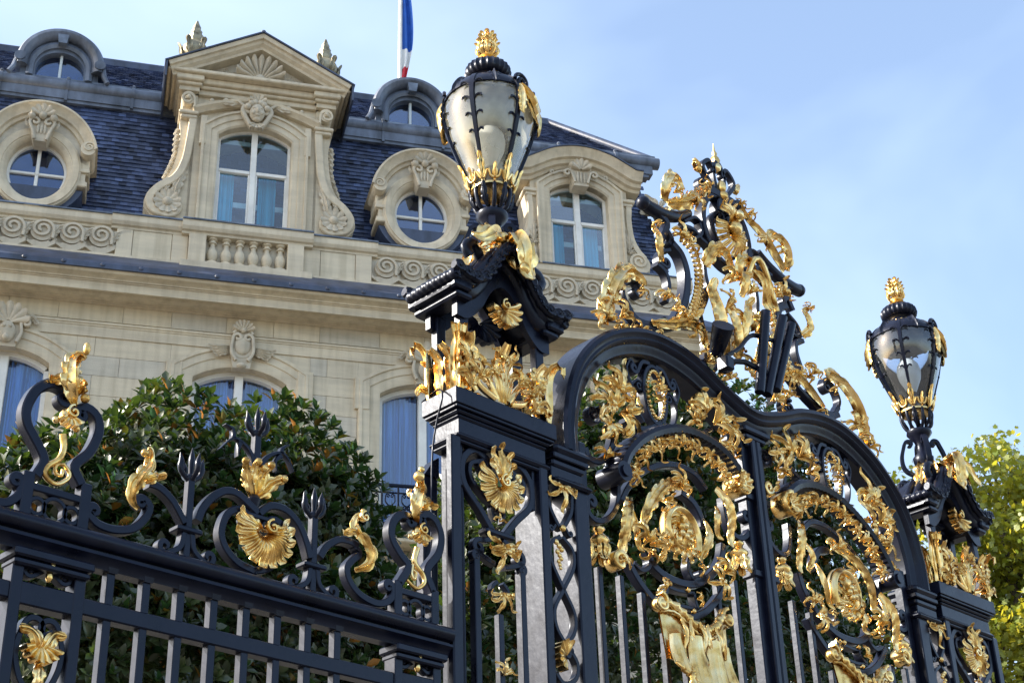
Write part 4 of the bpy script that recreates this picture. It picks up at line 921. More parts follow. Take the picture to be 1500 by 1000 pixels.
def mask_stem(cv, mask, stem, tail, r):
    c = cv(mask)[0]
    def f(mb):
        mb.ball((c[0], FY - .03, c[1]), r, 8, 12, (1, .8, 1.1)); shell(mb, (c[0], c[1] + r * .2), r * 1.5, 200, 340, 5, FY - .04, .03); volute(mb, (c[0] + r * .2, c[1] + r * .5), r * .75, FY - .06, .02, 1.3)
        mb.ball((c[0] - r * 1.3, FY - .03, c[1] - r * .6), r * .42, 6, 8); mb.ball((c[0] + r * 1.1, FY - .03, c[1] - r * .9), r * .42, 6, 8)
        P = smooth_path(cv(*stem), .015); k = len(P); mb.tube([(x, FY - .02, z_) for x, z_ in P], .01, 8, rs=[.016 - .008 * i / k for i in range(k)])
        P = smooth_path(cv(*tail), .012); mb.tube([(x, FY - .02, z_) for x, z_ in P], .008, 8)
    gild(FENCE, 'gilt_tendril', f)
mask_stem(a_, (285, 350), ((268, 420), (272, 480), (250, 530), (200, 560), (188, 600), (235, 640), (285, 620), (297, 590), (270, 550)), ((275, 552), (240, 555), (235, 590), (262, 600), (268, 575)), .040)
# scroll with gilt leaf, right of the left lyre
iron_scroll(FENCE, a_((388, 775), (425, 815), (500, 840), (585, 832), (640, 780), (655, 735), (630, 705)), (-1, .028, 1.1), (1, .022, 1.0), .038, .05, FY)
gleaf(FENCE, a_((605, 745), (568, 715), (565, 670), (595, 615), (640, 570), (655, 520), (635, 485)), .04, FY - .02, 5, .04, .03); gleaf(FENCE, a_((610, 640), (660, 615), (712, 605)), .028, FY - .02, 3)
gild(FENCE, 'gilt_knob', lambda mb: mb.ball((a_((615, 510))[0][0], FY - .05, a_((615, 510))[0][1]), .018))
iron_scroll(FENCE, a_((650, 635), (700, 655), (755, 710), (795, 780), (810, 810)), None, None, .036, .05, FY)
def trident(cx_, z0, z1, zp, foot=True):
    vbar(FENCE, cx_, z0, z1, .034, .036, FY, 'trident_stem')
    m_ = MB(); h = zp - z1
    for (dx, dy, k) in ((0, 0, 1.0), (-.055, 0, .74), (.055, 0, .74), (0, -.055, .70), (0, .055, .70)):
        P = [(cx_ + dx * .3, FY + dy * .3, z1 - .005), (cx_ + dx * .9, FY + dy * .9, z1 + .025), (cx_ + dx, FY + dy, z1 + .06), (cx_ + dx * .95, FY + dy * .95, z1 + h * k * .62), (cx_ + dx * 1.12, FY + dy * 1.12, z1 + h * k)]
        m_.tube(smooth_path(P, n=10), .01, 8, rs=[.011, .011, .012, .013, .014, .016, .015, .011, .006, .0015])
    m_.ball((cx_, FY, z1), .026, 6, 10); m_.build('trident', 'iron', FENCE, 60)
    if foot:
        m_ = MB(); m_.cbox(cx_ - .065, cx_ + .065, FY - .035, FY + .035, z0 + .145, z0 + .17, .006); m_.build('clamp', 'iron', FENCE, 0)
        for s in (-1, 1):
            iron_scroll(FENCE, [(cx_ + s * .02, z0 + .15), (cx_ + s * .035, z0 + .075), (cx_ + s * .09, z0 + .035)], None, (s, .035, 1.1), .026, .045, FY)
t1 = a_((845, 920), (845, 610), (852, 470)); trident(t1[1][0], zr - .02, t1[1][1], t1[2][1])
t2 = b_((488, 860), (498, 550), (508, 420)); trident(t2[1][0], zr - .02, t2[1][1], t2[2][1])
iron_scroll(FENCE, a_((868, 800), (890, 745), (935, 695), (990, 668), (1045, 680), (1100, 730), (1135, 765)), None, None, .038, .05, FY)
iron_scroll(FENCE, b_((240, 540), (290, 508), (360, 525), (420, 590), (455, 675), (472, 745)), None, None, .038, .05, FY)
iron_scroll(FENCE, b_((517, 740), (545, 695), (600, 662), (650, 668), (690, 690)), None, None, .036, .05, FY)
hc = b_((228, 600))[0]
heart_l = b_((215, 805), (140, 765), (85, 700), (65, 630), (90, 550), (140, 522), (185, 545)); iron_scroll(FENCE, heart_l, None, (-1, .028, 1.0), .036, .05, FY)
heart_r = b_((215, 805), (280, 790), (340, 735), (366, 670), (350, 605), (310, 570), (280, 575)); iron_scroll(FENCE, heart_r, None, (1, .028, 1.0), .036, .05, FY)
m_ = MB(); q = b_((228, 560))[0]; m_.cbox(q[0] - .08, q[0] + .08, FY - .03, FY + .03, q[1] - .012, q[1] + .015, .006); q = b_((225, 455), (225, 545)); m_.lathe([(.012, 0), (.022, .03), (.03, .06), (.034, q[0][1] - q[1][1] - .02), (.02, q[0][1] - q[1][1])], 12, (q[0][0], FY, q[1][1])); m_.build('vase_neck', 'iron', FENCE, 40)
def fan(mb):
    c = b_((250, 625))[0]
    for k in range(11):
        a = math.radians(188 + 164 * k / 10); R = .175 * (1 - .10 * abs(k - 5) / 5); bend = .38 * (k - 5) / 5
        pts = [(c[0] + R * t * math.cos(a + bend * t * t), c[1] + R * t * math.sin(a + bend * t * t) * 1.05) for t in (.15, .45, .75, 1.0)]
        flat_leaf(mb, pts, FY - .03, .024, 1, .045, .03, env=petal)
    for s in (-1, 1): flat_leaf(mb, [(c[0], c[1]), (c[0] + s * .09, c[1] + .02), (c[0] + s * .13, c[1] + .085)], FY - .03, .024, 3, .04, .02)
    volute(mb, (c[0] + .02, c[1] + .01), .035, FY - .07, .03, 1.2)
gild(FENCE, 'gilt_fan', fan)
def cup(mb):
    c = b_((225, 460))[0]
    for k, (dx, h) in enumerate(((-.09, .13), (-.03, .145), (.035, .15), (.10, .10), (0, .12))):
        leaf(mb, [(c[0], FY, c[1] - .01), (c[0] + dx * .45, FY - .03, c[1] + h * .35), (c[0] + dx * .75, FY - .04, c[1] + h * .75), (c[0] + dx * 1.15, FY - .07, c[1] + h)], .04, 3, base=.6); mb.ball((c[0] + dx * 1.15, FY - .07, c[1] + h * .97), .019, 6, 8)
    leaf(mb, [(c[0], FY, c[1]), (c[0], FY + .04, c[1] + .06), (c[0], FY + .08, c[1] + .13)], .05, 3, up=(0, 1, 0))
gild(FENCE, 'gilt_palm_cup', cup)
t3 = b_((228, 320), (238, 175), (240, 50)); trident(t3[1][0], t3[0][1], t3[1][1], t3[2][1], False)
for pts in (((222, 325), (205, 260), (170, 218), (125, 195), (60, 245)), ((128, 195), (125, 155), (88, 130)), ((160, 212), (150, 240), (145, 278)), ((252, 318), (290, 275), (345, 262), (375, 290), (400, 350)), ((345, 265), (352, 238), (382, 228)), ((345, 275), (318, 300), (322, 345))):
    iron_scroll(FENCE, b_(*pts), None, None, .026, .03, FY, 'branch', (1, .15))
iron_scroll(FENCE, b_((690, 735), (665, 755), (640, 790), (652, 850), (700, 912), (770, 950), (825, 945), (855, 905), (845, 870)), (1, .022, .6), (1, .024, 1.0), .036, .05, FY)
gleaf(FENCE, b_((675, 800), (722, 785), (732, 740), (715, 690), (680, 635), (668, 585), (690, 550)), .038, FY - .02, 5, .04, .03); gleaf(FENCE, b_((690, 650), (650, 635), (608, 632)), .025, FY - .02, 3)
gild(FENCE, 'gilt_knob', lambda mb: (volute(mb, b_((695, 570))[0], .028, FY - .06, .03, 1.2), mb.ball((b_((695, 540))[0][0], FY - .05, b_((695, 540))[0][1]), .013)))
lv2 = (b_((880, 860), (920, 785), (882, 725), (846, 655), (848, 590), (885, 548), (930, 560)), (-1, .024, 1.1))
rv2 = (b_((1035, 900), (1005, 805), (1058, 725), (1070, 645), (1045, 575), (1005, 545), (975, 560)), (1, .022, 1.0))
vase(lv2, rv2, (b_((872, 900))[0][0], b_((1040, 940))[0][0]), None, None, None)
gleaf(FENCE, b_((965, 590), (940, 540), (945, 480), (975, 420), (965, 370)), .05, FY - .02, 5, .05, .03); gleaf(FENCE, b_((955, 530), (1000, 500), (1040, 518)), .034, FY - .02, 3); gleaf(FENCE, b_((945, 510), (920, 470), (918, 440)), .024, FY - .02, 3)
gild(FENCE, 'gilt_knob', lambda mb: (mb.ball((b_((945, 385))[0][0], FY - .06, b_((945, 385))[0][1]), .03), mb.ball((b_((962, 350))[0][0], FY - .05, b_((962, 350))[0][1]), .018)))
mask_stem(b_, (962, 640), ((960, 700), (948, 765), (985, 820), (992, 860), (955, 885), (912, 845)), ((940, 775), (935, 815), (945, 845), (955, 815), (940, 800)), .040)
# far-left hint of the next bay
iron_scroll(FENCE, a_((90, 640), (70, 690), (20, 720), (-30, 715)), (1, .03, 1.0), None, .038, .05, FY)

# ------------------------------------------------------------------ pier (built left of the gate; the right one is its mirror image)
def build_pier():
    root = empty('gate_pier', (XC - 2.35, 0, 0)); ox = XC - 2.35          # local 0 = middle of the block
    L_ = lambda u: u + 2.35                                              # from gate coordinates (u = 0 in the middle of the gate)
    def post(u0, u1, y0, y1, z0, z1, name='post'):
        m_ = MB(); m_.cbox(L_(u0), L_(u1), y0, y1, z0, z1, .008); return m_.build(name, 'iron', root, 0)
    post(-2.745, -2.675, .0, .05, 0, 5.06); post(-2.80, -2.70, .20, .27, 0, 4.86); post(-2.09, -2.025, .0, .26, 0, 5.06); post(-1.80, -1.69, .02, .25, 0, 5.06, 'jamb_post')
    post(-2.64, -2.62, .051, .25, 0, 5.05, 'side_panel')
    m_ = MB(); m_.prism([(L_(-2.80), 4.86), (L_(-2.70), 4.86), (L_(-2.70), 4.98), (L_(-2.74), 4.95)], .19, .27); m_.build('post_shoulder', 'iron', root, 0)
    post(-2.82, -1.66, -.06, .33, 0, .5, 'base_block')
    # cornice: layers of a stepped moulding
    co = MB()
    for (o, z0, z1, c) in ((.0, 5.235, 5.33, .004), (-.012, 5.218, 5.2345, .004), (-.03, 5.195, 5.2175, .01), (-.045, 5.172, 5.1945, .01), (-.055, 5.085, 5.1715, .004), (-.03, 5.052, 5.0845, .014), (-.045, 5.03, 5.0515, .008)):
        co.cbox(L_(-2.735 - o), L_(-1.972 + o), -.04 - o, .31 + o, z0, z1, c)
    co.build('cornice', 'iron', root, 0)
    c2 = MB()
    for (o, z0, z1, c) in ((.0, 5.19, 5.245, .02), (-.015, 5.155, 5.1895, .006), (-.035, 5.11, 5.1545, .012), (-.05, 5.04, 5.1095, .004), (-.0, 5.005, 5.0395, .014)):
        c2.cbox(L_(-1.97), L_(-1.668 + o), -.015 - o, .28 + o, z0, z1, c)
    c2.build('jamb_cornice', 'iron', root, 0)
    # ---- lyre panel
    pc = L_(-2.385); Y = .06
    A = lambda *p: [(pc + x, z_) for x, z_ in p]
    for s in (-1, 1):
        iron_scroll(root, A((s * .045, 4.60), (s * .13, 4.70), (s * .245, 4.82), (s * .25, 4.95), (s * .17, 5.03), (s * .09, 5.01)), None, (s, .048, 1.15), .040, .055, Y)
        iron_scroll(root, A((s * .0, 4.735), (s * .10, 4.78), (s * .19, 4.86), (s * .195, 4.94), (s * .13, 4.975)), None, (s, .040, 1.0), .026, .05, Y)
        iron_scroll(root, A((s * .27, 5.03), (s * .268, 4.8)), None, None, .02, .05, Y, 'edge_strap')
        iron_scroll(root, A((s * .03, 4.57), (s * .09, 4.54), (s * .145, 4.53)), None, (-s, .042, 1.15), .030, .05, Y)
        iron_scroll(root, A((s * .035, 4.42), (s * .10, 4.44), (s * .15, 4.46)), None, (-s, .03, 1.1), .028, .05, Y)
        vbar(root, pc + s * .165, .5, 4.42, .040, .055, Y)
        m_ = MB(); m_.ball((pc + s * .165, Y, 4.43), .03, 6, 10); m_.build('bar_knob', 'iron', root, 60)
        iron_scroll(root, A((s * .03, 4.66), (s * .045, 4.72)), None, (s, .022, 1.1), .018, .045, Y)
        iron_scroll(root, A((s * .02, 4.33), (s * .06, 4.29), (s * .03, 4.25)), None, (-s, .022, .8), .02, .045, Y)
    m_ = MB(); m_.cbox(pc - .105, pc + .105, Y - .04, Y + .04, 4.575, 4.61, .01); m_.build('clamp', 'iron', root, 0)
    vbar(root, pc, .5, 4.16, .036, .045, Y)
    def sun(mb):
        c = (pc, 4.87)
        for k in range(11):
            a = math.radians(172 + 196 * k / 10); R = .165; bend = .4 * (k - 5) / 5
            flat_leaf(mb, [(c[0] + R * t * math.cos(a + bend * t * t), c[1] + R * t * math.sin(a + bend * t * t)) for t in (.12, .45, .75, 1.0)], Y - .04, .025, 1, .05, .03, env=petal)
        for k in range(5):
            a = math.radians(90 + (k - 2) * 26); flat_leaf(mb, [(c[0] + t * math.cos(a) * (1 - .25 * abs(k - 2)), c[1] + .02 + t * math.sin(a) * (1 - .1 * abs(k - 2))) for t in (0, .08, .15, .21)], Y - .05, .032, 3, .04, .05)
        volute(mb, (c[0] + .01, c[1] + .01), .038, Y - .09, .03, 1.3)
    gild(root, 'gilt_sunburst', sun)
    gclump(root, (pc, 4.53), .17, 270, Y - .03, 3, 7, 160, 3, .06); gclump(root, (pc, 4.27), .13, 270, Y - .02, 8, 5, 110, 2, .05); gclump(root, (pc, 4.66), .08, 90, Y - .02, 4, 3, 90, 1, .03)
    gclump(root, (pc, 3.84), .10, 90, Y - .02, 9, 5, 120, 1, .04)
    # ---- narrow panel
    nc = L_(-1.91); B = lambda *p: [(nc + x, z_) for x, z_ in p]
    for s in (-1, 1):
        iron_scroll(root, B((s * .10, 4.98), (s * .085, 4.86), (s * .02, 4.76), (s * .0, 4.75)), None, None, .026, .06, Y)
        iron_scroll(root, B((s * .01, 4.70), (s * .085, 4.64), (s * .085, 4.54), (s * .0, 4.40), (-s * .075, 4.28), (-s * .07, 4.18), (-s * .01, 4.10)), None, (-s, .035, .8), .024, .055, Y)
        iron_scroll(root, B((s * .04, 4.76), (s * .06, 4.73)), None, (s, .018, 1.0), .016, .05, Y)
    iron_scroll(root, B((-.09, 3.93), (-.03, 3.88), (.06, 3.92), (.08, 4.0), (.04, 4.06)), None, (1, .03, 1.0), .026, .055, Y)
    gclump(root, (nc, 5.0), .17, 270, Y - .03, 13, 5, 120, 3, .05)
    def grapes(mb):
        for k in range(9): mb.ball((nc - .02 + .022 * ((k * 7) % 3 - 1) * (1 - k / 10), Y - .02, 4.66 - k * .018), .018 - .0008 * k, 5, 8)
    gild(root, 'gilt_grapes', grapes)
    gild(root, 'gilt_shell', lambda mb: shell(mb, (nc - .02, 4.02), .09, 60, 260, 7, Y - .02, .05))
    knobs(root, 'gilt_knob', ((nc, Y - .04, 4.745), .02), ((nc, Y - .04, 4.10), .018))
    # ---- open canopy over the block: four posts, ogee roof, leafy edges
    cc = L_(-2.355); hwc = .325
    for s in (-1, 1):
        for y0, y1 in ((-.015, .045), (.225, .285)):
            x0, x1 = sorted((cc + s * hwc, cc + s * (hwc - .065))); m_ = MB(); m_.cbox(x0, x1, y0, y1, 5.33, 5.86, .006); m_.build('canopy_post', 'iron', root, 0)
    og = lambda k, e=0: smooth_path([(cc - .36 - e, 5.81 + k + e * .25), (cc - .28, 5.81 + k), (cc - .18, 5.90 + k), (cc - .09, 6.05 + k), (cc, 6.11 + k), (cc + .09, 6.05 + k), (cc + .18, 5.90 + k), (cc + .28, 5.81 + k), (cc + .36 + e, 5.81 + k + e * .25)], n=36)
    # front and back gables: fascia band between two ogees
    for y0, y1 in ((-.03, .02), (.25, .30)):
        m_ = MB(); lo = og(-.02)[::-1]; hi = og(.10); pts = [tuple(p) for p in hi] + [tuple(p) for p in lo]
        n = len(hi); v = []; 
        for y in (y0, y1):
            v += [(x, y, z_) for x, z_ in hi] + [(x, y, z_) for x, z_ in og(-.035)]
        f = []
        for i in range(n - 1):
            f += [(i, i + 1, n + i + 1, n + i), (2 * n + i, 3 * n + i, 3 * n + i + 1, 2 * n + i + 1), (n + i, n + i + 1, 3 * n + i + 1, 3 * n + i), (i, 2 * n + i, 2 * n + i + 1, i + 1)]
        f += [(0, n, 3 * n, 2 * n), (n - 1, 3 * n - 1, 4 * n - 1, 2 * n - 1)]
        m_.add(v, f); m_.build('gable', 'iron', root, 40)
    # roof: moulded slab following the ogee
    rf = MB(); top = og(.10, .07)
    path = []
    prof_ = [(-.02, -.05), (.0, -.075), (.03, -.085), (.045, -.115), (.07, -.125), (.085, -.14), (.085, .41), (.07, .395), (.045, .385), (.03, .355), (.0, .345), (-.02, .32)]
    mould(rf, top, prof_, 1); rf.build('canopy_roof', 'iron', root, 40)
    for s in (-1, 1):   # side eaves
        m_ = MB(); x0, x1 = sorted((cc + s * .30, cc + s * .43)); m_.cbox(x0, x1, -.115, .385, 5.905, 5.965, .012); x0, x1 = sorted((cc + s * .28, cc + s * .40)); m_.cbox(x0, x1, -.09, .36, 5.865, 5.904, .012); m_.build('eave', 'iron', root, 0)
    def leafy_edge(pts, r, n, name='leaf_roll'):
        """rope of overlapping leaves along an edge"""
        P = smooth_path(pts, n=n * 4 + 1); m_ = MB(); rs_ = [r * (.84 + .2 * abs(math.sin(math.pi * (i / 4.0)))) for i in range(len(P))]
        m_.tube(P, r, 10, rs=rs_)
        for k in range(n):
            p = P[k * 4 + 2]; t = P[min(len(P) - 1, k * 4 + 4)] - P[k * 4]; t = t / np.linalg.norm(t)
            for sgn in (-1, 1):
                leaf(m_, [p - t * r * .8 + np.array([0, -r * .6, r * .5]), p + np.array([0, -r * 1.0, r * .35 * sgn]), p + t * r * .8 + np.array([0, -r * 1.1, -r * .9 * (sgn > 0) + r * .3])], r * .8, 2, up=(0, -1, .6))
        return m_.build(name, 'iron', root, 60)
    top3 = og(.195, .09)
    leafy_edge([(x, -.13, z_ - .005) for x, z_ in top3], .038, 18); leafy_edge([(x, .40, z_) for x, z_ in top3[::4]], .038, 16)
    for s in (-1, 1): leafy_edge([(cc + s * .425, -.13, 5.975), (cc + s * .435, .13, 5.975), (cc + s * .425, .38, 5.975)], .036, 9)
    # swags on the roof, draped towards the eaves
    for s in (-1, 1):
        m_ = MB()
        for k in range(4): m_.tube(smooth_path([(cc + s * .06, -.06 + .1 * k, 6.27), (cc + s * .16, -.09 + .11 * k, 6.17), (cc + s * .28, -.10 + .12 * k, 6.02), (cc + s * .40, -.10 + .12 * k, 5.99)], n=10), .045, 8)
        m_.build('roof_fold', 'iron', root, 60)
    # gilt shell hung in the gable and gilt crown at the foot of the lantern
    gild(root, 'gilt_shell', lambda mb: (shell(mb, (cc - .03, 5.91), .115, 175, 400, 9, -.045, .05), volute(mb, (cc - .03, 5.93), .035, -.10, .03, 1.3)))
    gild(root, 'dark_shell', lambda mb: shell(mb, (cc, 5.93), .14, 170, 400, 9, .24, .05), 'iron')
    def crown(mb):
        for k in range(7):
            a = math.radians(-180 + 30 * k * 1.0 + 0); c0 = np.array([cc, .135]); d_ = np.array([math.cos(a), math.sin(a)])
            rr = .16 if k not in (3,) else .25
            leaf(mb, [(*(c0 + d_ * .05), 6.30), (*(c0 + d_ * .11), 6.36), (*(c0 + d_ * (rr * .9)), 6.33), (*(c0 + d_ * (rr + .02)), 6.22), (*(c0 + d_ * (rr + .05)), 6.16)], .07, 3, up=(d_[0] * .6, d_[1] * .6, .8))
        leaf(mb, [(cc + .02, -.06, 6.38), (cc + .02, -.20, 6.37), (cc + .04, -.25, 6.27), (cc + .05, -.23, 6.14), (cc + .07, -.25, 6.09)], .10, 3, up=(0, -1, .3)); leaf(mb, [(cc - .03, -.08, 6.38), (cc - .16, -.16, 6.36), (cc - .26, -.17, 6.27), (cc - .33, -.17, 6.25)], .075, 3, up=(0, -.8, .6)); leaf(mb, [(cc + .02, -.12, 6.33), (cc + .10, -.18, 6.27), (cc + .14, -.17, 6.16)], .05, 3, up=(0, -1, .4))
        leaf(mb, [(cc - .02, -.1, 6.34), (cc - .14, -.12, 6.30), (cc - .24, -.12, 6.22)], .06, 3, up=(0, -.7, .7)); mb.ball((cc + .03, -.22, 6.15), .04); mb.ball((cc - .05, -.12, 6.36), .035)
    gild(root, 'gilt_crown_leaves', crown)
    for s in (-1, 1):
        m_ = MB(); m_.tube(smooth_path([(cc + s * .16, -.02, 6.20), (cc + s * .24, -.05, 6.27), (cc + s * .30, -.05, 6.22), (cc + s * .27, -.05, 6.17)], n=10), .035, 10); m_.build('roof_volute', 'iron', root, 60)
    # gilt acanthus standing round the block
    def stand(u0, h, w, lean=0, Yp=-.02, upv=(0, -1, 0), seed=0):
        r = random.Random(seed); mb = MB(); x = cc + u0
        if upv[1]: pth = [(x, Yp, 5.33), (x + lean * .3, Yp - .015, 5.33 + h * .4), (x + lean * .7, Yp - .03, 5.33 + h * .8), (x + lean, Yp - .075, 5.33 + h)]
        else: pth = [(Yp, u0, 5.33), (Yp - .015, u0, 5.33 + h * .4), (Yp - .03, u0, 5.33 + h * .8), (Yp - .09, u0, 5.33 + h)]
        leaf(mb, pth, w, 5, up=upv, base=.75, cup=.15); mb.build('acanthus_leaf', 'gold', root, 65)
    col = lambda u: (.72 + .28 * min(1, u * 3)) * (1 - .35 * max(0, u - .75) / .25)
    def big_leaf(pth, w, n, upv, name='acanthus_leaf', env=col):
        mb = MB(); leaf(mb, pth, w, n, up=upv, env=env, cup=.22, sweep=.25); mb.build(name, 'gold', root, 45)
    for s in (-1, 1):        # corner leaves, tall, curling outwards at the top
        for y, sy in ((-.02, -1), (.29, 1)):
            x = cc + s * .335; o = np.array([s * .6, sy * .8, 0])
            pts = [np.array([x, y, 5.33]) + o * q + np.array([0, 0, h]) for q, h in ((.0, 0), (.012, .10), (.012, .22), (.03, .31), (.075, .355), (.115, .335), (.11, .30))]
            big_leaf([tuple(p) for p in pts], .058, 2, (s * .6, sy * .8, 0))
        for y in (.08, .19):
            big_leaf([(cc + s * .34, y, 5.33), (cc + s * .35, y, 5.45), (cc + s * .36, y, 5.56), (cc + s * .41, y, 5.60)], .05, 3, (s, 0, 0))
    for k, (dx, h, w_) in enumerate(((0, .34, .040), (-.045, .30, .030), (.045, .30, .030), (-.075, .21, .028), (.075, .21, .028))):
        x = cc - .035; big_leaf([(x + dx * .2, -.04, 5.335), (x + dx * .45, -.055, 5.335 + h * .4), (x + dx * .9, -.06, 5.335 + h * .8), (x + dx * 1.5, -.10 - .01 * (k == 0), 5.335 + h)], w_, 2, (0, -1, 0), 'palmette_leaf')
    for s in (-1, 1):        # scrolls between the palmette and the corners
        x = cc - .035
        for (p0, p1, p2, sd, r, t) in (((s * .04, 0), (s * .11, .10), (s * .17, .17), -s, .045, 1.3), ((s * .06, 0), (s * .16, .035), (s * .23, .10), s, .042, 1.3), ((s * .20, .0), (s * .25, .06), (s * .27, .15), -s, .03, 1.2)):
            mb = MB(); P = scroll_path([(x + p0[0], 5.345 + p0[1]), (x + p1[0], 5.345 + p1[1]), (x + p2[0], 5.345 + p2[1])], None, (sd, r, t), .012); strap(mb, P, .030, .05, -.035, (1.3, .6), .9)
            q = P[len(P) // 3]; flat_leaf(mb, [tuple(q), (q[0] + s * .03, q[1] + .06), (q[0] + s * .07, q[1] + .09)], -.05, .026, 2, .03, .02); q = P[len(P) // 2]; flat_leaf(mb, [tuple(q), (q[0] - s * .01, q[1] + .05), (q[0] + s * .02, q[1] + .10)], -.05, .022, 2, .03, .02)
            mb.build('gilt_scroll', 'gold', root, 45)
        gclump(root, (x + s * .10, 5.46), .13, 90 - s * 25, -.07, 53 + s, 4, 120, 3, .045); gclump(root, (x + s * .19, 5.42), .13, 90 + s * 10, -.06, 57 + s, 4, 120, 3, .045); gclump(root, (x + s * .03, 5.56), .12, 90 - s * 35, -.08, 63 + s, 3, 100, 2, .04)
        gclump(root, (x + s * .24, 5.345), .20, 90 - s * 12, -.03, 47 + s, 4, 80, 2, .045)
    big_leaf([(cc + .235, -.02, 5.34), (cc + .25, -.04, 5.46), (cc + .255, -.05, 5.58), (cc + .275, -.10, 5.64)], .05, 3, (0, -1, 0)); big_leaf([(cc - .265, -.02, 5.34), (cc - .275, -.04, 5.46), (cc - .28, -.05, 5.60), (cc - .30, -.09, 5.66)], .05, 3, (0, -1, 0))
    mb = MB()
    for k in range(4): clump(mb, (cc - .25 + .16 * k, 5.34), .26, 90, .29, 60 + k, 4, 90, 1, -.03)
    mb.build('leaf_spray', 'gold', root, 65)
    return root
PIER = build_pier(); PIER.scale.y = .78
tag(PIER, 'black iron gate pier with gilded acanthus, next to the fence and under the cream lantern', 'gate pier', 'piers of the gate')
PIER2 = copy_tree(PIER); PIER2.location.x = XC + 2.35; PIER2.scale.x = -1
tag(PIER2, 'black iron gate pier with gilded acanthus, in front of the yellow-green plane tree', 'gate pier', 'piers of the gate')
def face(o):
    return o
# ------------------------------------------------------------------ cable stapled to the pier
cb = MB(); cpts = [G(627, 585, .25), G(634, 577, .2), (G(645, 582, .1)), G(655, 592, -.03)]
cpath = [(cpts[0][0], .30, cpts[0][1]), (cpts[1][0], .22, cpts[1][1]), (4.985, .10, 5.35), (4.95, .03, 5.28), (4.955, .09, 5.12), (4.955, .12, 4.95), (4.955, .13, 4.5), (4.95, .12, 4.0), (4.95, .12, 2.0)]
cb.tube(smooth_path(cpath, .05), .0055, 6); CB = cb.build('electric_cable', 'iron', None, 60); tag(CB, 'thin black electric cable looped over the cornice and down the gate pier', 'cable')

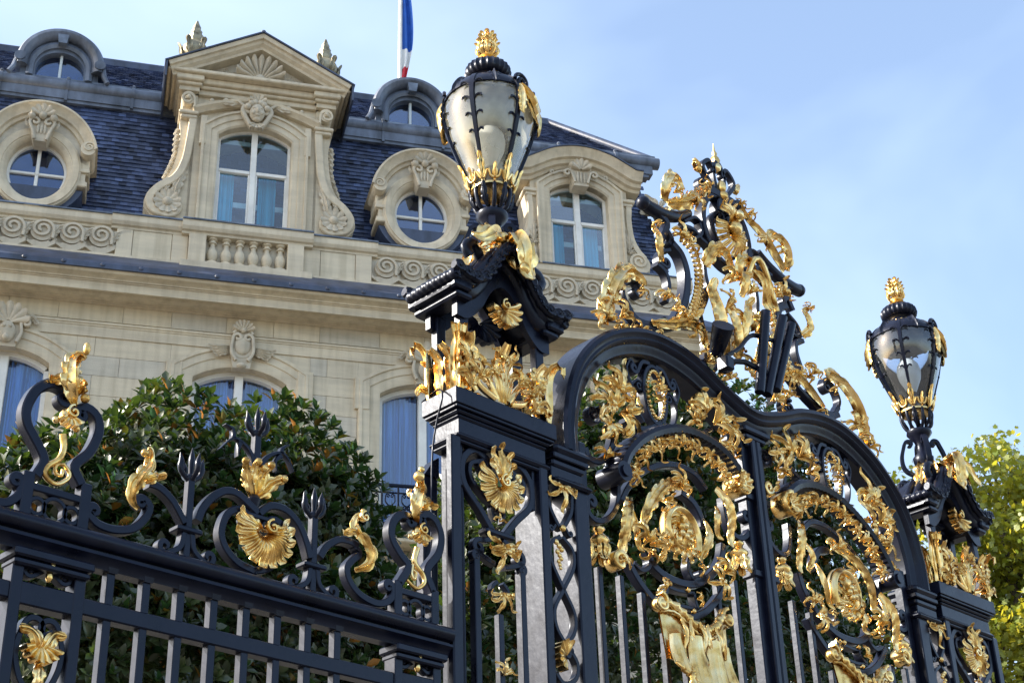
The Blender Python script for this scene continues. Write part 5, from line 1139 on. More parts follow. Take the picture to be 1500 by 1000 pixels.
# ------------------------------------------------------------------ lantern
def build_lantern(glass, name_mat):
    root = empty('lantern', (XC - 2.30, .105, 6.24)); z0 = 6.27
    def lat(name, prof, mat, n=28, flute=None, smooth=50):
        m_ = MB(); m_.lathe([(r, z_ - z0) for r, z_ in prof], n, (0, 0, 0), flute=flute); return m_.build(name, mat, root, smooth)
    lat('stem', [(.10, 6.24), (.11, 6.28), (.06, 6.31), (.05, 6.36), (.075, 6.42), (.08, 6.46), (.045, 6.50), (.04, 6.56), (.05, 6.60), (.08, 6.64), (.098, 6.665), (.094, 6.685), (.06, 6.69)], 'iron')
    for k in range(4):
        a = math.radians(45 + 90 * k); m_ = MB(); d_ = np.array([math.cos(a), math.sin(a)])
        P = curl(smooth_path([(.06, 6.30 - z0), (.15, 6.36 - z0), (.165, 6.46 - z0), (.13, 6.58 - z0)], .015), 1, .035, .9); n_ = len(P)
        path = []; T = np.gradient(P, axis=0); T /= np.linalg.norm(T, axis=1)[:, None]
        for i in range(n_): path.append(((P[i][0] * d_[0], P[i][0] * d_[1], P[i][1]), (-T[i][1] * d_[0], -T[i][1] * d_[1], T[i][0]), (-d_[1], d_[0], 0), 1))
        m_.sweep(path, [(-.012, -.02), (.012, -.02), (.012, .02), (-.012, .02)]); m_.build('bracket', 'iron', root, 40)
    gp = [(.112, 6.84), (.128, 6.88), (.156, 6.97), (.192, 7.07), (.229, 7.17), (.259, 7.27), (.277, 7.35), (.281, 7.41), (.271, 7.48), (.245, 7.535), (.205, 7.575), (.155, 7.60)]
    GP = smooth_path(gp, n=40)
    gm = MB(); gm.grid([[(r * math.cos(2 * math.pi * k / 48), r * math.sin(2 * math.pi * k / 48), z_ - z0) for k in range(48)] for r, z_ in GP], close_v=True); gm.build('glass', glass, root, 180)
    lat('roof_cap', [(.272, 7.472), (.282, 7.476), (.279, 7.495), (.255, 7.54), (.213, 7.585), (.165, 7.612), (.125, 7.628), (.102, 7.645), (.098, 7.665), (.115, 7.68)], 'iron', 36)
    lat('bead_ring', [(.112, 7.615), (.124, 7.625), (.124, 7.635), (.11, 7.645)], 'gold', 40, flute=lambda a, q: 1 + .03 * math.cos(20 * a))
    lat('gadroon', [(.08, 7.68), (.118, 7.692), (.136, 7.715), (.140, 7.74), (.132, 7.77), (.11, 7.79), (.08, 7.80)], 'iron', 72, flute=lambda a, q: 1 + .055 * math.cos(24 * a))
    lat('finial_base', [(.085, 7.797), (.092, 7.805), (.075, 7.82), (.045, 7.83), (.04, 7.845), (.055, 7.855), (.05, 7.87)], 'gold', 24)
    def fin(mb):
        for t_, (zb, r_, h, n_) in enumerate(((7.86, .058, .12, 8), (7.91, .050, .11, 7), (7.96, .036, .10, 6))):
            for k in range(n_):
                a = 2 * math.pi * k / n_ + t_ * .4; d_ = (math.cos(a), math.sin(a)); leaf(mb, [(r_ * .5 * d_[0], r_ * .5 * d_[1], zb - z0), (r_ * 1.2 * d_[0], r_ * 1.2 * d_[1], zb + h * .4 - z0), (r_ * d_[0], r_ * d_[1], zb + h * .8 - z0), (r_ * 1.45 * d_[0], r_ * 1.45 * d_[1], zb + h - z0)], .024, 2, up=(d_[0], d_[1], .2))
        mb.ball((0, 0, 7.96 - z0), .03, 6, 8, (1, 1, 2.4)); mb.ball((0, 0, 8.045 - z0), .015, 6, 8, (1, 1, 1.6))
    gild(root, 'gilt_pine_cone', fin)
    # ribs with crockets
    va = -math.atan2(.62, .62)
    phi0 = math.radians(225)                         # towards the camera side
    for k in range(6):
        a = phi0 + math.radians(-20 + 60 * k); d_ = np.array([math.cos(a), math.sin(a), 0]); e_ = np.array([-math.sin(a), math.cos(a), 0]); m_ = MB()
        path = []; T = np.gradient(GP, axis=0); T /= np.linalg.norm(T, axis=1)[:, None]
        for i in range(len(GP)):
            r, z_ = GP[i]; o = d_ * (r + .006) + np.array([0, 0, z_ - z0]); nrm = d_ * T[i][1] - np.array([0, 0, T[i][0]])
            path.append((o, e_, nrm, .55 + .9 * min(1, (i / len(GP)) * 1.3)))
        m_.sweep(path, [(-.013, -.006), (.013, -.006), (.010, .012), (-.010, .012)])
        for q in range(4):
            i = 14 + q * 5; r, z_ = GP[i]
            for s in (-1, 1):
                w_ = .036 + .008 * q; base = d_ * (r + .008) + np.array([0, 0, z_ - z0])
                ang = lambda t, s=s: d_ * math.cos(t * s) + e_ * math.sin(t * s)
                th = w_ / r
                pts = [base, ang(th * .5) * (r + .014) + np.array([0, 0, z_ + .034 - z0]), ang(th * .95) * (r + .016) + np.array([0, 0, z_ + .040 - z0]), ang(th * 1.15) * (r + .02) + np.array([0, 0, z_ + .022 - z0])]
                m_.tube(smooth_path(pts, n=7), .008, 6, rs=[.006, .007, .007, .007, .008, .009, .004])
        m_.build('rib', 'iron', root, 50)
        g_ = MB(); r, z_ = GP[1]; base = d_ * (r + .012)
        leaf(g_, [base + np.array([0, 0, 6.84 - z0]), d_ * (GP[4][0] + .018) + np.array([0, 0, GP[4][1] - z0]), d_ * (GP[7][0] + .018) + np.array([0, 0, GP[7][1] - z0]), d_ * (GP[9][0] + .026) + np.array([0, 0, GP[9][1] - z0])], .026, 3, up=tuple(d_)); g_.build('acanthus_leaf', 'gold', root, 65)
        # crown scroll between the ribs
        g_ = MB(); a2 = a + math.radians(30)
        for s in (-1, 1):
            pts = []
            for t in range(9):
                u = t / 8; th = a2 + s * math.radians(2 + 24 * u); zz = 6.865 + .05 * math.sin(u * 3.0) ** 2 * (1 if u > .4 else .3) - .0 * u; rr = .122 + .35 * (zz - 6.86) + .014
                pts.append((rr * math.cos(th), rr * math.sin(th), zz - z0))
            g_.tube(pts, .009, 6)
        d2 = np.array([math.cos(a2), math.sin(a2), 0]); leaf(g_, [d2 * .13 + np.array([0, 0, 6.85 - z0]), d2 * .15 + np.array([0, 0, 6.90 - z0]), d2 * .175 + np.array([0, 0, 6.955 - z0])], .018, 2, up=tuple(d2)); g_.build('crown_scroll', 'gold', root, 65)
        m_ = MB(); m_.tube(smooth_path([d2 * .06 + np.array([0, 0, 6.69 - z0]), d2 * .098 + np.array([0, 0, 6.73 - z0]), d2 * .118 + np.array([0, 0, 6.80 - z0]), d2 * .115 + np.array([0, 0, 6.845 - z0])], n=10), .013, 8); m_.build('basket_strut', 'iron', root, 50)
        g_ = MB(); leaf(g_, [d_ * .08 + np.array([0, 0, 6.70 - z0]), d_ * .118 + np.array([0, 0, 6.75 - z0]), d_ * .132 + np.array([0, 0, 6.81 - z0]), d_ * .140 + np.array([0, 0, 6.85 - z0])], .024, 3, up=tuple(d_)); g_.build('acanthus_leaf', 'iron', root, 65)
    lat('basket_ring', [(.105, 6.832), (.126, 6.838), (.126, 6.852), (.112, 6.858)], 'gold', 36)
    # swags of cloth between two pairs of ribs
    for ac in (70, 250):
        a = phi0 + math.radians(ac); g_ = MB(); P = []
        for i in range(25):
            u = i / 24; th = a + math.radians(-26 + 52 * u); sag = .17 * math.sin(math.pi * u) ** .8; row = []
            for j in range(7):
                v = j / 6; zz = 7.50 - .05 * u - sag * (.25 + .75 * v) - .02 * v; r = float(np.interp(zz, GP[:, 1], GP[:, 0])) + .02 + .012 * math.cos(v * 18 + u * 3) + .02 * math.sin(math.pi * u)
                row.append((r * math.cos(th), r * math.sin(th), zz - z0))
            P.append(row)
        bk = [[(p[0] * .96, p[1] * .96, p[2]) for p in row] for row in P]
        g_.grid([P[i] + bk[i][::-1] for i in range(25)], close_v=True)
        for s in (-1, 1):
            th = a + math.radians(27 * s); dd = np.array([math.cos(th), math.sin(th), 0]); leaf(g_, [dd * .29 + np.array([0, 0, 7.49 - z0]), dd * .31 + np.array([0, 0, 7.40 - z0]), dd * .30 + np.array([0, 0, 7.27 - z0])], .04, 4, up=tuple(dd))
        g_.build('swag', 'gold', root, 65)
        for s in (-1, 1):
            th = a + math.radians(22 * s); m_ = MB(); dd = np.array([math.cos(th), math.sin(th), 0]); ee = np.array([-math.sin(th), math.cos(th), 0]); n_ = 22; pts = []
            for i in range(n_ + 1):
                u = i / n_; rr = .06 * (1 - .75 * u); q = u * 2 * math.pi * 1.4; pts.append(dd * .275 + ee * (rr * math.cos(q)) * s + np.array([0, 0, 7.52 + rr * math.sin(q) - z0]))
            m_.tube(pts, .013, 7); m_.build('volute', 'iron', root, 50)
    # shoulder straps on the domed top
    for k in range(6):
        a = phi0 + math.radians(10 + 60 * k); m_ = MB(); dd = np.array([math.cos(a), math.sin(a), 0])
        leaf(m_, [dd * .14 + np.array([0, 0, 7.625 - z0]), dd * .21 + np.array([0, 0, 7.595 - z0]), dd * .262 + np.array([0, 0, 7.53 - z0]), dd * .288 + np.array([0, 0, 7.47 - z0])], .045, 4, up=tuple(dd + np.array([0, 0, .6]))); m_.build('shoulder_leaf', 'iron', root, 60)
    # lamp inside
    lat('lamp_holder', [(.03, 6.86), (.03, 6.96), (.035, 6.97), (.035, 7.02)], 'iron', 14)
    lat('bulb', [(.03, 7.02), (.045, 7.05), (.085, 7.14), (.095, 7.20), (.085, 7.26), (.05, 7.31), (.01, 7.325)], 'bulb', 20)
    return root
def lantern_glass(name, dust, tint, dcol):
    m, n, l, b = newmat(name); n.remove(b); o = n['Material Output']
    tr = n.new('ShaderNodeBsdfTransparent'); tr.inputs['Color'].default_value = (*tint, 1)
    tl = n.new('ShaderNodeBsdfTranslucent'); tl.inputs['Color'].default_value = (*dcol, 1); df = n.new('ShaderNodeBsdfDiffuse'); df.inputs['Color'].default_value = (*dcol, 1)
    m1 = n.new('ShaderNodeMixShader'); m1.inputs[0].default_value = .28; l(tl.outputs[0], m1.inputs[1]); l(df.outputs[0], m1.inputs[2])
    t = n.new('ShaderNodeTexCoord'); q = n.new('ShaderNodeTexNoise'); q.inputs['Scale'].default_value = 3.5; q.inputs['Detail'].default_value = 5; l(t.outputs['Object'], q.inputs['Vector'])
    mr = n.new('ShaderNodeMapRange'); mr.inputs['From Min'].default_value = .3; mr.inputs['From Max'].default_value = .7; mr.inputs['To Min'].default_value = dust * .3; mr.inputs['To Max'].default_value = min(1, dust * 1.7); l(q.outputs['Fac'], mr.inputs[0])  # dust in patches, also standing in for bright and shadowed areas
    m2 = n.new('ShaderNodeMixShader'); l(mr.outputs[0], m2.inputs[0]); l(tr.outputs[0], m2.inputs[1]); l(m1.outputs[0], m2.inputs[2])
    g = n.new('ShaderNodeBsdfGlossy'); g.inputs['Roughness'].default_value = .04; fr = n.new('ShaderNodeFresnel'); fr.inputs['IOR'].default_value = 1.5
    m3 = n.new('ShaderNodeMixShader'); fm = n.new('ShaderNodeMath'); fm.operation = 'MULTIPLY_ADD'; fm.inputs[1].default_value = 1.5; fm.inputs[2].default_value = .05; l(fr.outputs[0], fm.inputs[0]); l(fm.outputs[0], m3.inputs[0]); l(m2.outputs[0], m3.inputs[1]); l(g.outputs[0], m3.inputs[2]); l(m3.outputs[0], o.inputs[0])
    return m
M['bulb'] = simple('white bulb', (.75, .74, .70), .3, 0, .05)
M['glass_a'] = lantern_glass('dusty sunlit-tone lantern glass', .34, (.94, .96, .95), (.98, .95, .76))  # some dust, plus a sunlit cream look put into the colour
M['glass_b'] = lantern_glass('clear shaded-tone lantern glass', .08, (.80, .88, .97), (.55, .62, .70))  # same kind of glass, with a shaded bluish look put into the colour
LAN = build_lantern('glass_a', 0); tag(LAN, 'black and gilt lantern with dusty glass toned cream as if sunlit on the gate pier beside the fence', 'lantern', 'lanterns on the gate piers')
LAN2 = copy_tree(LAN); LAN2.location.x = XC + 2.30
for ch in LAN2.children:
    if ch.name.startswith('glass'): ch.data = ch.data.copy(); ch.data.materials[0] = M['glass_b']
tag(LAN2, 'black and gilt lantern with clear glass toned bluish as if shaded on the gate pier by the plane tree', 'lantern', 'lanterns on the gate piers')

# ------------------------------------------------------------------ gate leaf (left one from the photo, right one mirrored)
LEAF = empty('gate_leaf', (XC, .10, 0)); GY_ = .10
def in_leaf(fn): return fn
YL = 0.0                                         # plane of the leaf, local
c_ = conv(860, 640, 2.78, XC, GY_); d_c = conv(830, 480, 3.333, XC, GY_)
def sc(cv, *pts, **k): return iron_scroll(LEAF, cv(*pts), k.get('start'), k.get('end'), k.get('w', .036), k.get('d', .055), YL, k.get('name', 'scroll'), k.get('taper', (1, 1)))
# frame of the leaf and meeting stile
m_ = MB(); m_.cbox(-.115, -.008, -.035, .035, .12, 5.92, .006); m_.build('meeting_stile', 'iron', LEAF, 0)
m_ = MB(); m_.cbox(-.05, -.003, -.075, -.0355, .12, 5.90, .008); m_.build('astragal', 'iron', LEAF, 0)
m_ = MB(); m_.cbox(-1.685, -1.625, -.03, .03, .12, 5.36, .006); m_.build('hanging_stile', 'iron', LEAF, 0)
m_ = MB(); m_.cbox(-1.62, -.12, -.03, .03, .12, .24, .006); m_.build('bottom_rail', 'iron', LEAF, 0)
m_ = MB(); m_.cbox(-1.62, -.12, -.028, .028, 2.3, 2.38, .006); m_.build('lock_rail', 'iron', LEAF, 0)
tops = [4.62, 4.57, 4.53, 4.40, 4.35, 4.38, 4.45, 4.80, 4.76]
for k in range(8): vbar(LEAF, -1.545 + .178 * k, .2, [4.63, 4.62, 4.56, 4.36, 4.36, 4.45, 4.80, 4.84][k], .034, .038, YL)
# upper spandrels
def ring_vol(cv, p, r, side=1, turns=1.7, a0=90, w=.016): 
    m_ = MB(); volute(m_, cv(p)[0], r, YL, .05, turns, side, a0, w); m_.build('volute', 'iron', LEAF, 40)
ring_vol(d_c, (120, 425), .068, -1, 1.8, 60, .014)
for c0, sz, an, sd, nn, sp in (((215, 330), .24, 80, 1, 5, 120), ((190, 420), .26, 130, 2, 5, 130), ((230, 430), .26, -20, 3, 5, 110), ((180, 500), .17, 225, 4, 5, 150), ((165, 390), .16, 200, 21, 4, 120)): gclump(LEAF, d_c(c0)[0], sz, an, YL - .04, 100 + sd, nn, sp, 3, .06)
knobs(LEAF, 'gilt_bud', ((d_c((215, 285))[0][0], YL - .06, d_c((215, 285))[0][1]), .06, (1, .9, 1.15)), ((d_c((195, 250))[0][0], YL - .08, d_c((195, 250))[0][1]), .03), ((d_c((175, 520))[0][0], YL - .06, d_c((175, 520))[0][1]), .05), ((d_c((205, 510))[0][0], YL - .07, d_c((205, 510))[0][1]), .035))
sc(d_c, (215, 470), (218, 540), (195, 620), (150, 655), (100, 640), (78, 590), w=.045); 
gclump(LEAF, d_c((160, 650))[0], .13, 100, YL - .03, 106, 4, 120, 2, .05)
sc(d_c, (270, 455), (310, 485), (370, 498), (430, 480), (462, 448)); sc(d_c, (445, 462), (500, 500), (560, 525), (630, 525), (700, 500))
# oval frame with beads
oc = d_c((418, 335))[0]; ra, rb = .105, .20
m_ = MB(); strap(m_, ellipse(oc[0], oc[1], ra, rb, 0, 360, 40), .026, .06, YL); m_.build('oval_frame', 'iron', LEAF, 40)
def beads(mb):
    for k in range(30): a = 2 * math.pi * k / 30; mb.ball((oc[0] + (ra - .03) * math.cos(a), YL - .03, oc[1] + (rb - .035) * math.sin(a)), .013, 5, 7)
gild(LEAF, 'gilt_beads', beads)
gclump(LEAF, (oc[0], oc[1] + .02), .13, 90, YL - .03, 111, 5, 150, 3, .05); gclump(LEAF, (oc[0], oc[1] - .02), .10, 270, YL - .03, 112, 4, 100, 2, .05)
for s in (-1, 1):
    iron_scroll(LEAF, [(oc[0] + s * .03, oc[1] + .21), (oc[0] + s * .10, oc[1] + .20), (oc[0] + s * .15, oc[1] + .12)], None, (s, .035, 1.1), .03, .055, YL)
    iron_scroll(LEAF, [(oc[0] + s * .12, oc[1] - .22), (oc[0] + s * .19, oc[1] - .12), (oc[0] + s * .21, oc[1] + .0), (oc[0] + s * .17, oc[1] + .05)], None, (s, .04, 1.6), .014, .045, YL)
    iron_scroll(LEAF, [(oc[0] + s * .21, oc[1] + .0), (oc[0] + s * .25, oc[1] + .10), (oc[0] + s * .22, oc[1] + .17)], None, (s, .022, 1.0), .016, .045, YL)
# right-hand spray beside the meeting stile
ring_vol(d_c, (805, 565), .075, 1, 1.8, 120, .016)
for c0, sz, an, sd, nn, sp in (((640, 440), .22, 150, 1, 5, 110), ((690, 480), .26, 30, 2, 5, 120), ((750, 500), .2, 300, 3, 5, 120), ((600, 480), .16, 185, 4, 4, 90), ((750, 580), .15, 260, 5, 4, 110)): gclump(LEAF, d_c(c0)[0], sz, an, YL - .04, 120 + sd, nn, sp, 3, .06)
knobs(LEAF, 'gilt_bud', ((d_c((610, 385))[0][0], YL - .06, d_c((610, 385))[0][1]), .062, (1, .9, 1.15)), ((d_c((600, 355))[0][0], YL - .08, d_c((600, 355))[0][1]), .03))
sc(d_c, (715, 540), (722, 600), (750, 680), (800, 745), w=.034); gild(LEAF, 'gilt_curl', lambda mb: volute(mb, d_c((840, 738))[0], .05, YL - .02, .07, 1.2, 1, 200, .03)); gleaf(LEAF, d_c((825, 745), (795, 700), (780, 665)), .02, YL - .03, 3)
# fluted hood over the medallion
hood = smooth_path(d_c((205, 720), (235, 640), (310, 565), (420, 523), (530, 527), (640, 578), (725, 650), (795, 745)), .02)
m_ = MB(); T = np.gradient(hood, axis=0); T /= np.linalg.norm(T, axis=1)[:, None]; path = []
for i in range(len(hood)):
    k = 1 + .10 * math.cos(i * math.pi); path.append(((hood[i][0], YL - .05, hood[i][1]), (-T[i][1], 0, T[i][0]), (0, 1, 0), k))
m_.sweep(path, [(-.03, -.075), (.0, -.085), (.025, -.07), (.035, -.03), (.035, .07), (-.03, .07)]); m_.build('fluted_hood', 'iron', LEAF, 30)
hb = d_c((200, 725), (785, 785)); m_ = MB(); m_.tube([(hb[0][0], YL - .14, hb[0][1] - .01), (hb[0][0], YL + .04, hb[0][1] - .01)], .062, 20); m_.tube([(hb[0][0], YL - .155, hb[0][1] - .01), (hb[0][0], YL - .1, hb[0][1] - .01)], .036, 16); m_.build('hood_roll', 'iron', LEAF, 40)
gild(LEAF, 'hood_volute', lambda mb: (volute(mb, hb[1], .085, YL - .07, .13, 1.6, -1, 100, .03), shell(mb, hb[1], .07, 0, 360, 9, YL - .10, .04)))
# garland of gilt leaves under the hood
gar = smooth_path(d_c((275, 735), (300, 660), (350, 612), (430, 585), (510, 580), (590, 605), (655, 660), (705, 720), (745, 800)), n=14)
for k in range(14):
    t = gar[min(13, k + 1)] - gar[max(0, k - 1)]; an = math.degrees(math.atan2(t[1], t[0])) + 90
    gclump(LEAF, tuple(gar[k] - .03 * np.array([math.cos(math.radians(an)), math.sin(math.radians(an))])), .125, an + 12, YL - .05, 140 + k, 4, 70, 2, .06)
    if k % 2 == 0: gclump(LEAF, tuple(gar[k]), .11, an + 180, YL - .06, 160 + k, 3, 60, 1, .05)
sc(d_c, (255, 850), (290, 780), (345, 720), (430, 678), (520, 675), (610, 715), (670, 790), w=.04)
# side scrolls
sc(d_c, (88, 850), (95, 905), (135, 945), (190, 935), (230, 880), (240, 800), (235, 755), start=(-1, .042, 1.1), w=.036)
sc(c_, (545, 250), (555, 320), (580, 390), (620, 415), (650, 390), (655, 345), end=(1, .045, 1.1), w=.036)
# gilt brackets either side of the medallion
gleaf(LEAF, c_((150, 262), (122, 330), (115, 420), (118, 510)), .055, YL - .05, 6, .05, .02, base=.7); gleaf(LEAF, c_((150, 280), (155, 360), (180, 430), (195, 480)), .035, YL - .04, 5); gild(LEAF, 'gilt_foot', lambda mb: (volute(mb, c_((92, 520))[0], .06, YL - .05, .09, 1.3, 1, 0, .035), mb.ball((c_((92, 520))[0][0], YL - .06, c_((92, 520))[0][1]), .03)))
gclump(LEAF, c_((115, 500))[0], .12, 250, YL - .05, 181, 4, 120, 2, .05)
gleaf(LEAF, c_((500, 215), (530, 280), (550, 370), (560, 460)), .05, YL - .05, 6, .05, .02, base=.7); gleaf(LEAF, c_((505, 290), (495, 360), (520, 430)), .035, YL - .04, 4); gclump(LEAF, c_((530, 560))[0], .15, 60, YL - .04, 182, 5, 150, 3, .05); gclump(LEAF, c_((520, 600))[0], .16, 200, YL - .04, 183, 5, 140, 3, .05)
bell_drop(LEAF, (c_((45, 430))[0][0], c_((45, 505))[0][1] - .02), .23, YL - .01); bell_drop(LEAF, (c_((615, 480))[0][0], c_((617, 545))[0][1] - .02), .22, YL - .01)
# central spiral medallion
gleaf(LEAF, c_((205, 380), (208, 320), (235, 255), (290, 210), (350, 205), (385, 235)), .055, YL - .05, 7, .05, .02, base=.6)
gclump(LEAF, c_((350, 215))[0], .15, 80, YL - .04, 190, 5, 130, 2, .05); gclump(LEAF, c_((280, 265))[0], .13, 330, YL - .03, 191, 4, 90, 1, .05)
sc(c_, (370, 225), (420, 265), (455, 330), (462, 370), w=.05)
gleaf(LEAF, c_((462, 350), (465, 410), (450, 470), (432, 520)), .04, YL - .04, 4, .04, .03); gclump(LEAF, c_((440, 530))[0], .08, 270, YL - .03, 192, 3, 90, 2, .04)
mc = c_((345, 400))[0]
def rosette(mb):
    n = 40; P = []
    for i in range(n + 1):
        u = i / n; rr = .185 * (1 - .72 * u); a = math.radians(-30) + 2 * math.pi * 1.35 * u; P.append((mc[0] + rr * math.cos(a) * .92, mc[1] + rr * math.sin(a)))
    T_ = np.gradient(np.array(P), axis=0)
    strap(mb, P[:26], .055, .09, YL - .05, (1.2, .7), .9)
    for k in range(9):
        a = math.radians(40 * k + 10); r0 = .04; flat_leaf(mb, [(mc[0] + r_ * math.cos(a + w_), mc[1] + r_ * math.sin(a + w_)) for r_, w_ in ((.02, 0), (.06, .25), (.10, .6), (.12, 1.0))], YL - .05, .036, 3, .05, .03)
    for k in range(5): a = math.radians(72 * k); mb.ball((mc[0] + .035 * math.cos(a), YL - .10, mc[1] + .035 * math.sin(a)), .024, 6, 8)
    for k in range(6):
        a = math.radians(190 + 24 * k); flat_leaf(mb, [(mc[0] + r_ * math.cos(a + w_), mc[1] + r_ * math.sin(a + w_)) for r_, w_ in ((.11, 0), (.15, .12), (.19, .3))], YL - .05, .03, 3, .04, .02)
gild(LEAF, 'gilt_rosette', rosette)
gclump(LEAF, c_((205, 440))[0], .17, 95, YL - .05, 195, 5, 120, 2, .05); gclump(LEAF, c_((225, 470))[0], .13, 260, YL - .04, 196, 4, 100, 2, .05); gleaf(LEAF, c_((235, 445), (270, 450), (282, 490), (270, 520)), .035, YL - .04, 4)
sc(c_, (238, 470), (262, 525), (330, 580), (420, 602), (490, 570), (535, 505), (545, 440), w=.05)
sc(c_, (180, 515), (215, 545), (245, 525), (240, 480), w=.03); sc(c_, (405, 495), (402, 540), (425, 580), (455, 585), end=(1, .03, .9), w=.034)
sc(c_, (155, 505), (210, 600), (290, 690), (390, 735), (470, 715), (530, 650), (545, 620), w=.045)
sc(c_, (310, 605), (350, 625), (425, 640), w=.022); sc(c_, (285, 655), (350, 685), (435, 702), w=.022); sc(c_, (425, 640), (430, 670), (440, 702), w=.022); sc(c_, (310, 605), (315, 630), (285, 655), w=.022)
gclump(LEAF, c_((300, 630))[0], .10, 150, YL - .03, 198, 4, 100, 0, .03); gclump(LEAF, c_((428, 665))[0], .08, 0, YL - .03, 199, 4, 110, 0, .03)
knobs(LEAF, 'gilt_knob', *[((c_(p)[0][0], YL - .03, c_(p)[0][1]), .017) for p in ((320, 602), (395, 628), (320, 685), (418, 714))])
# lambrequin: gilt tasselled cloth
LTOP = smooth_path(c_((243, 690), (285, 700), (320, 745), (360, 795), (405, 815), (450, 795), (485, 755), (515, 758)), n=41)
def cloth(mb, fx, na, nb):
    P = [[fx(i / (na - 1), j / (nb - 1)) for j in range(nb)] for i in range(na)]; bk = [[(p[0], p[1] + .012, p[2]) for p in row] for row in P]
    mb.grid([P[i] + bk[i][::-1] for i in range(na)], close_v=True); return P
LX0, LX1 = c_((262, 860))[0][0], c_((508, 930))[0][0]
def lambrequin(mb):
    """gilt cloth under a rolled rim, dipping in the middle"""
    def fx(u, v):
        x0, z0_ = LTOP[int(round(u * 40))]; x1 = LX0 + (LX1 - LX0) * u; hem = 4.16
        return (x0 + (x1 - x0) * v * .8, YL - .06 - .12 * math.sin(math.pi * (.12 + .76 * u)) * (.55 + .45 * v) - .012 * math.cos(2 * math.pi * 4 * u) * v, z0_ + (hem - z0_) * v)
    cloth(mb, fx, 41, 9)
    rim = [(x, YL - .085 - .07 * math.sin(math.pi * i / 40), z_) for i, (x, z_) in enumerate(LTOP)]
    mb.tube(rim, .022, 8, rs=[.026 + .008 * math.sin(i * 2.1) for i in range(41)])
    mb.tube([(x, y - .012, z_ - .05) for x, y, z_ in rim], .009, 6, rs=[.009 + .005 * (i % 2) for i in range(41)])
    for q, (x, z_) in enumerate((LTOP[0], LTOP[-1])): mb.ball((x, YL - .09, z_ - .01), .045, 7, 10); volute(mb, (x, z_), .06, YL - .10, .05, 1.2, 1 if q else -1, 90, .022)
    for k in range(6):
        u = .16 + .68 * k / 5; x = LX0 + (LX1 - LX0) * u; flat_leaf(mb, [(x, 4.22), (x + .02 * (-1) ** k, 4.32), (x - .01, 4.40)], YL - .16 - .03 * math.sin(math.pi * u), .022, 3, .012, .0)
def lappet(mb, u, w_, zb):
    xc = LX0 + (LX1 - LX0) * u; yb = YL - .07 - .12 * math.sin(math.pi * (.12 + .76 * u))
    def fx(a, v):
        s_ = 2 * a - 1
        return (xc + s_ * w_ * (.72 + .38 * v), yb - .035 * (1 - s_ * s_) - .05 * v * v - .010 * math.cos(5 * math.pi * s_) * v, 4.30 + (zb - 4.30) * v + .07 * abs(s_) ** 2.5 * v)
    P = cloth(mb, fx, 19, 8)
    mb.tube([p[7] for p in P], .012, 6, rs=[.010 + .004 * (i % 2) for i in range(19)])
    p = P[9][7]; mb.lathe([(.004, .02), (.014, .0), (.020, -.012), (.014, -.024), (.026, -.052), (.030, -.08), (.024, -.088)], 10, p, flute=lambda a, q: 1 + .12 * math.cos(8 * a) * (q < -.03))
for u_, w__, zb_ in ((.10, .055, 4.05), (.335, .075, 3.95), (.63, .075, 3.92), (.885, .055, 4.02)): gild(LEAF, 'gilt_lappet', lambda mb: lappet(mb, u_, w__, zb_))
gild(LEAF, 'gilt_lambrequin', lambrequin)
# small clasps on the meeting stile
for z_ in (5.42, 4.9):
    m_ = MB(); m_.cbox(-.13, -.004, -.05, .05, z_, z_ + .05, .008); m_.build('clasp', 'iron', LEAF, 0)
LEAF2 = copy_tree(LEAF); LEAF2.scale.x = -1
tag(LEAF, 'ornate iron gate leaf with gilded spiral medallion, hung on the pier beside the fence', 'gate', 'the two gate leaves')
tag(LEAF2, 'ornate iron gate leaf with gilded spiral medallion, hung on the pier by the plane tree', 'gate', 'the two gate leaves')

# ------------------------------------------------------------------ overthrow: moulded arch and crest
OVER = empty('gate_overthrow', (XC, .10, 0)); tag(OVER, 'curved black overthrow above the gate leaves, crowned by a gilded rococo crest', 'gate crest')
arch_pts = [(-1.80, 5.23), (-1.795, 5.45), (-1.72, 5.72), (-1.58, 5.93), (-1.37, 6.10), (-1.10, 6.21), (-.85, 6.235), (-.58, 6.19), (-.33, 6.09), (-.12, 6.02), (0, 6.005)]
arch = smooth_path(arch_pts + [(-x, z_) for x, z_ in arch_pts[:-1][::-1]], n=110)
ap = [(.075, -.095), (.06, -.115), (.035, -.12), (.02, -.105), (.01, -.10), (-.005, -.105), (-.02, -.095), (-.03, -.075), (-.05, -.07), (-.065, -.06), (-.085, -.055), (-.10, -.035), (-.10, .10), (-.05, .12), (.05, .125), (.075, .11)]
m_ = MB(); mould(m_, arch, ap, 1); m_.build('arch_moulding', 'iron', OVER, 30)
m_ = MB(); m_.cbox(-.14, .14, -.10, .10, 5.885, 5.93, .01); m_.cbox(-.11, .11, -.08, .08, 5.845, 5.884, .01); m_.cbox(-.085, .085, -.06, .06, 5.80, 5.844, .01); m_.build('centre_bracket', 'iron', OVER, 0)
e_c = conv(840, 200, 2.174, XC, .10); h_c = conv(880, 200, 3.333, XC, .10)
CREST = []
def cs(*pts, cv=e_c, **k): CREST.append(iron_scroll(OVER, cv(*pts), k.get('start'), k.get('end'), k.get('w', .045), k.get('d', .06), 0, k.get('name', 'scroll'), k.get('taper', (1, 1))))
def cl(*pts, cv=e_c, W=.06, n=5, **k): CREST.append(gleaf(OVER, cv(*pts), W, -.04, n, k.get('bulge', .05), k.get('tip', .03), base=k.get('base', .5), curlend=k.get('curlend')))
def cg(p, size, ang, seed, n=5, spread=120, knobs=3, cv=e_c, Y=-.04, d=.06): CREST.append(gclump(OVER, cv(p)[0], size, ang, Y, seed, n, spread, knobs, d))
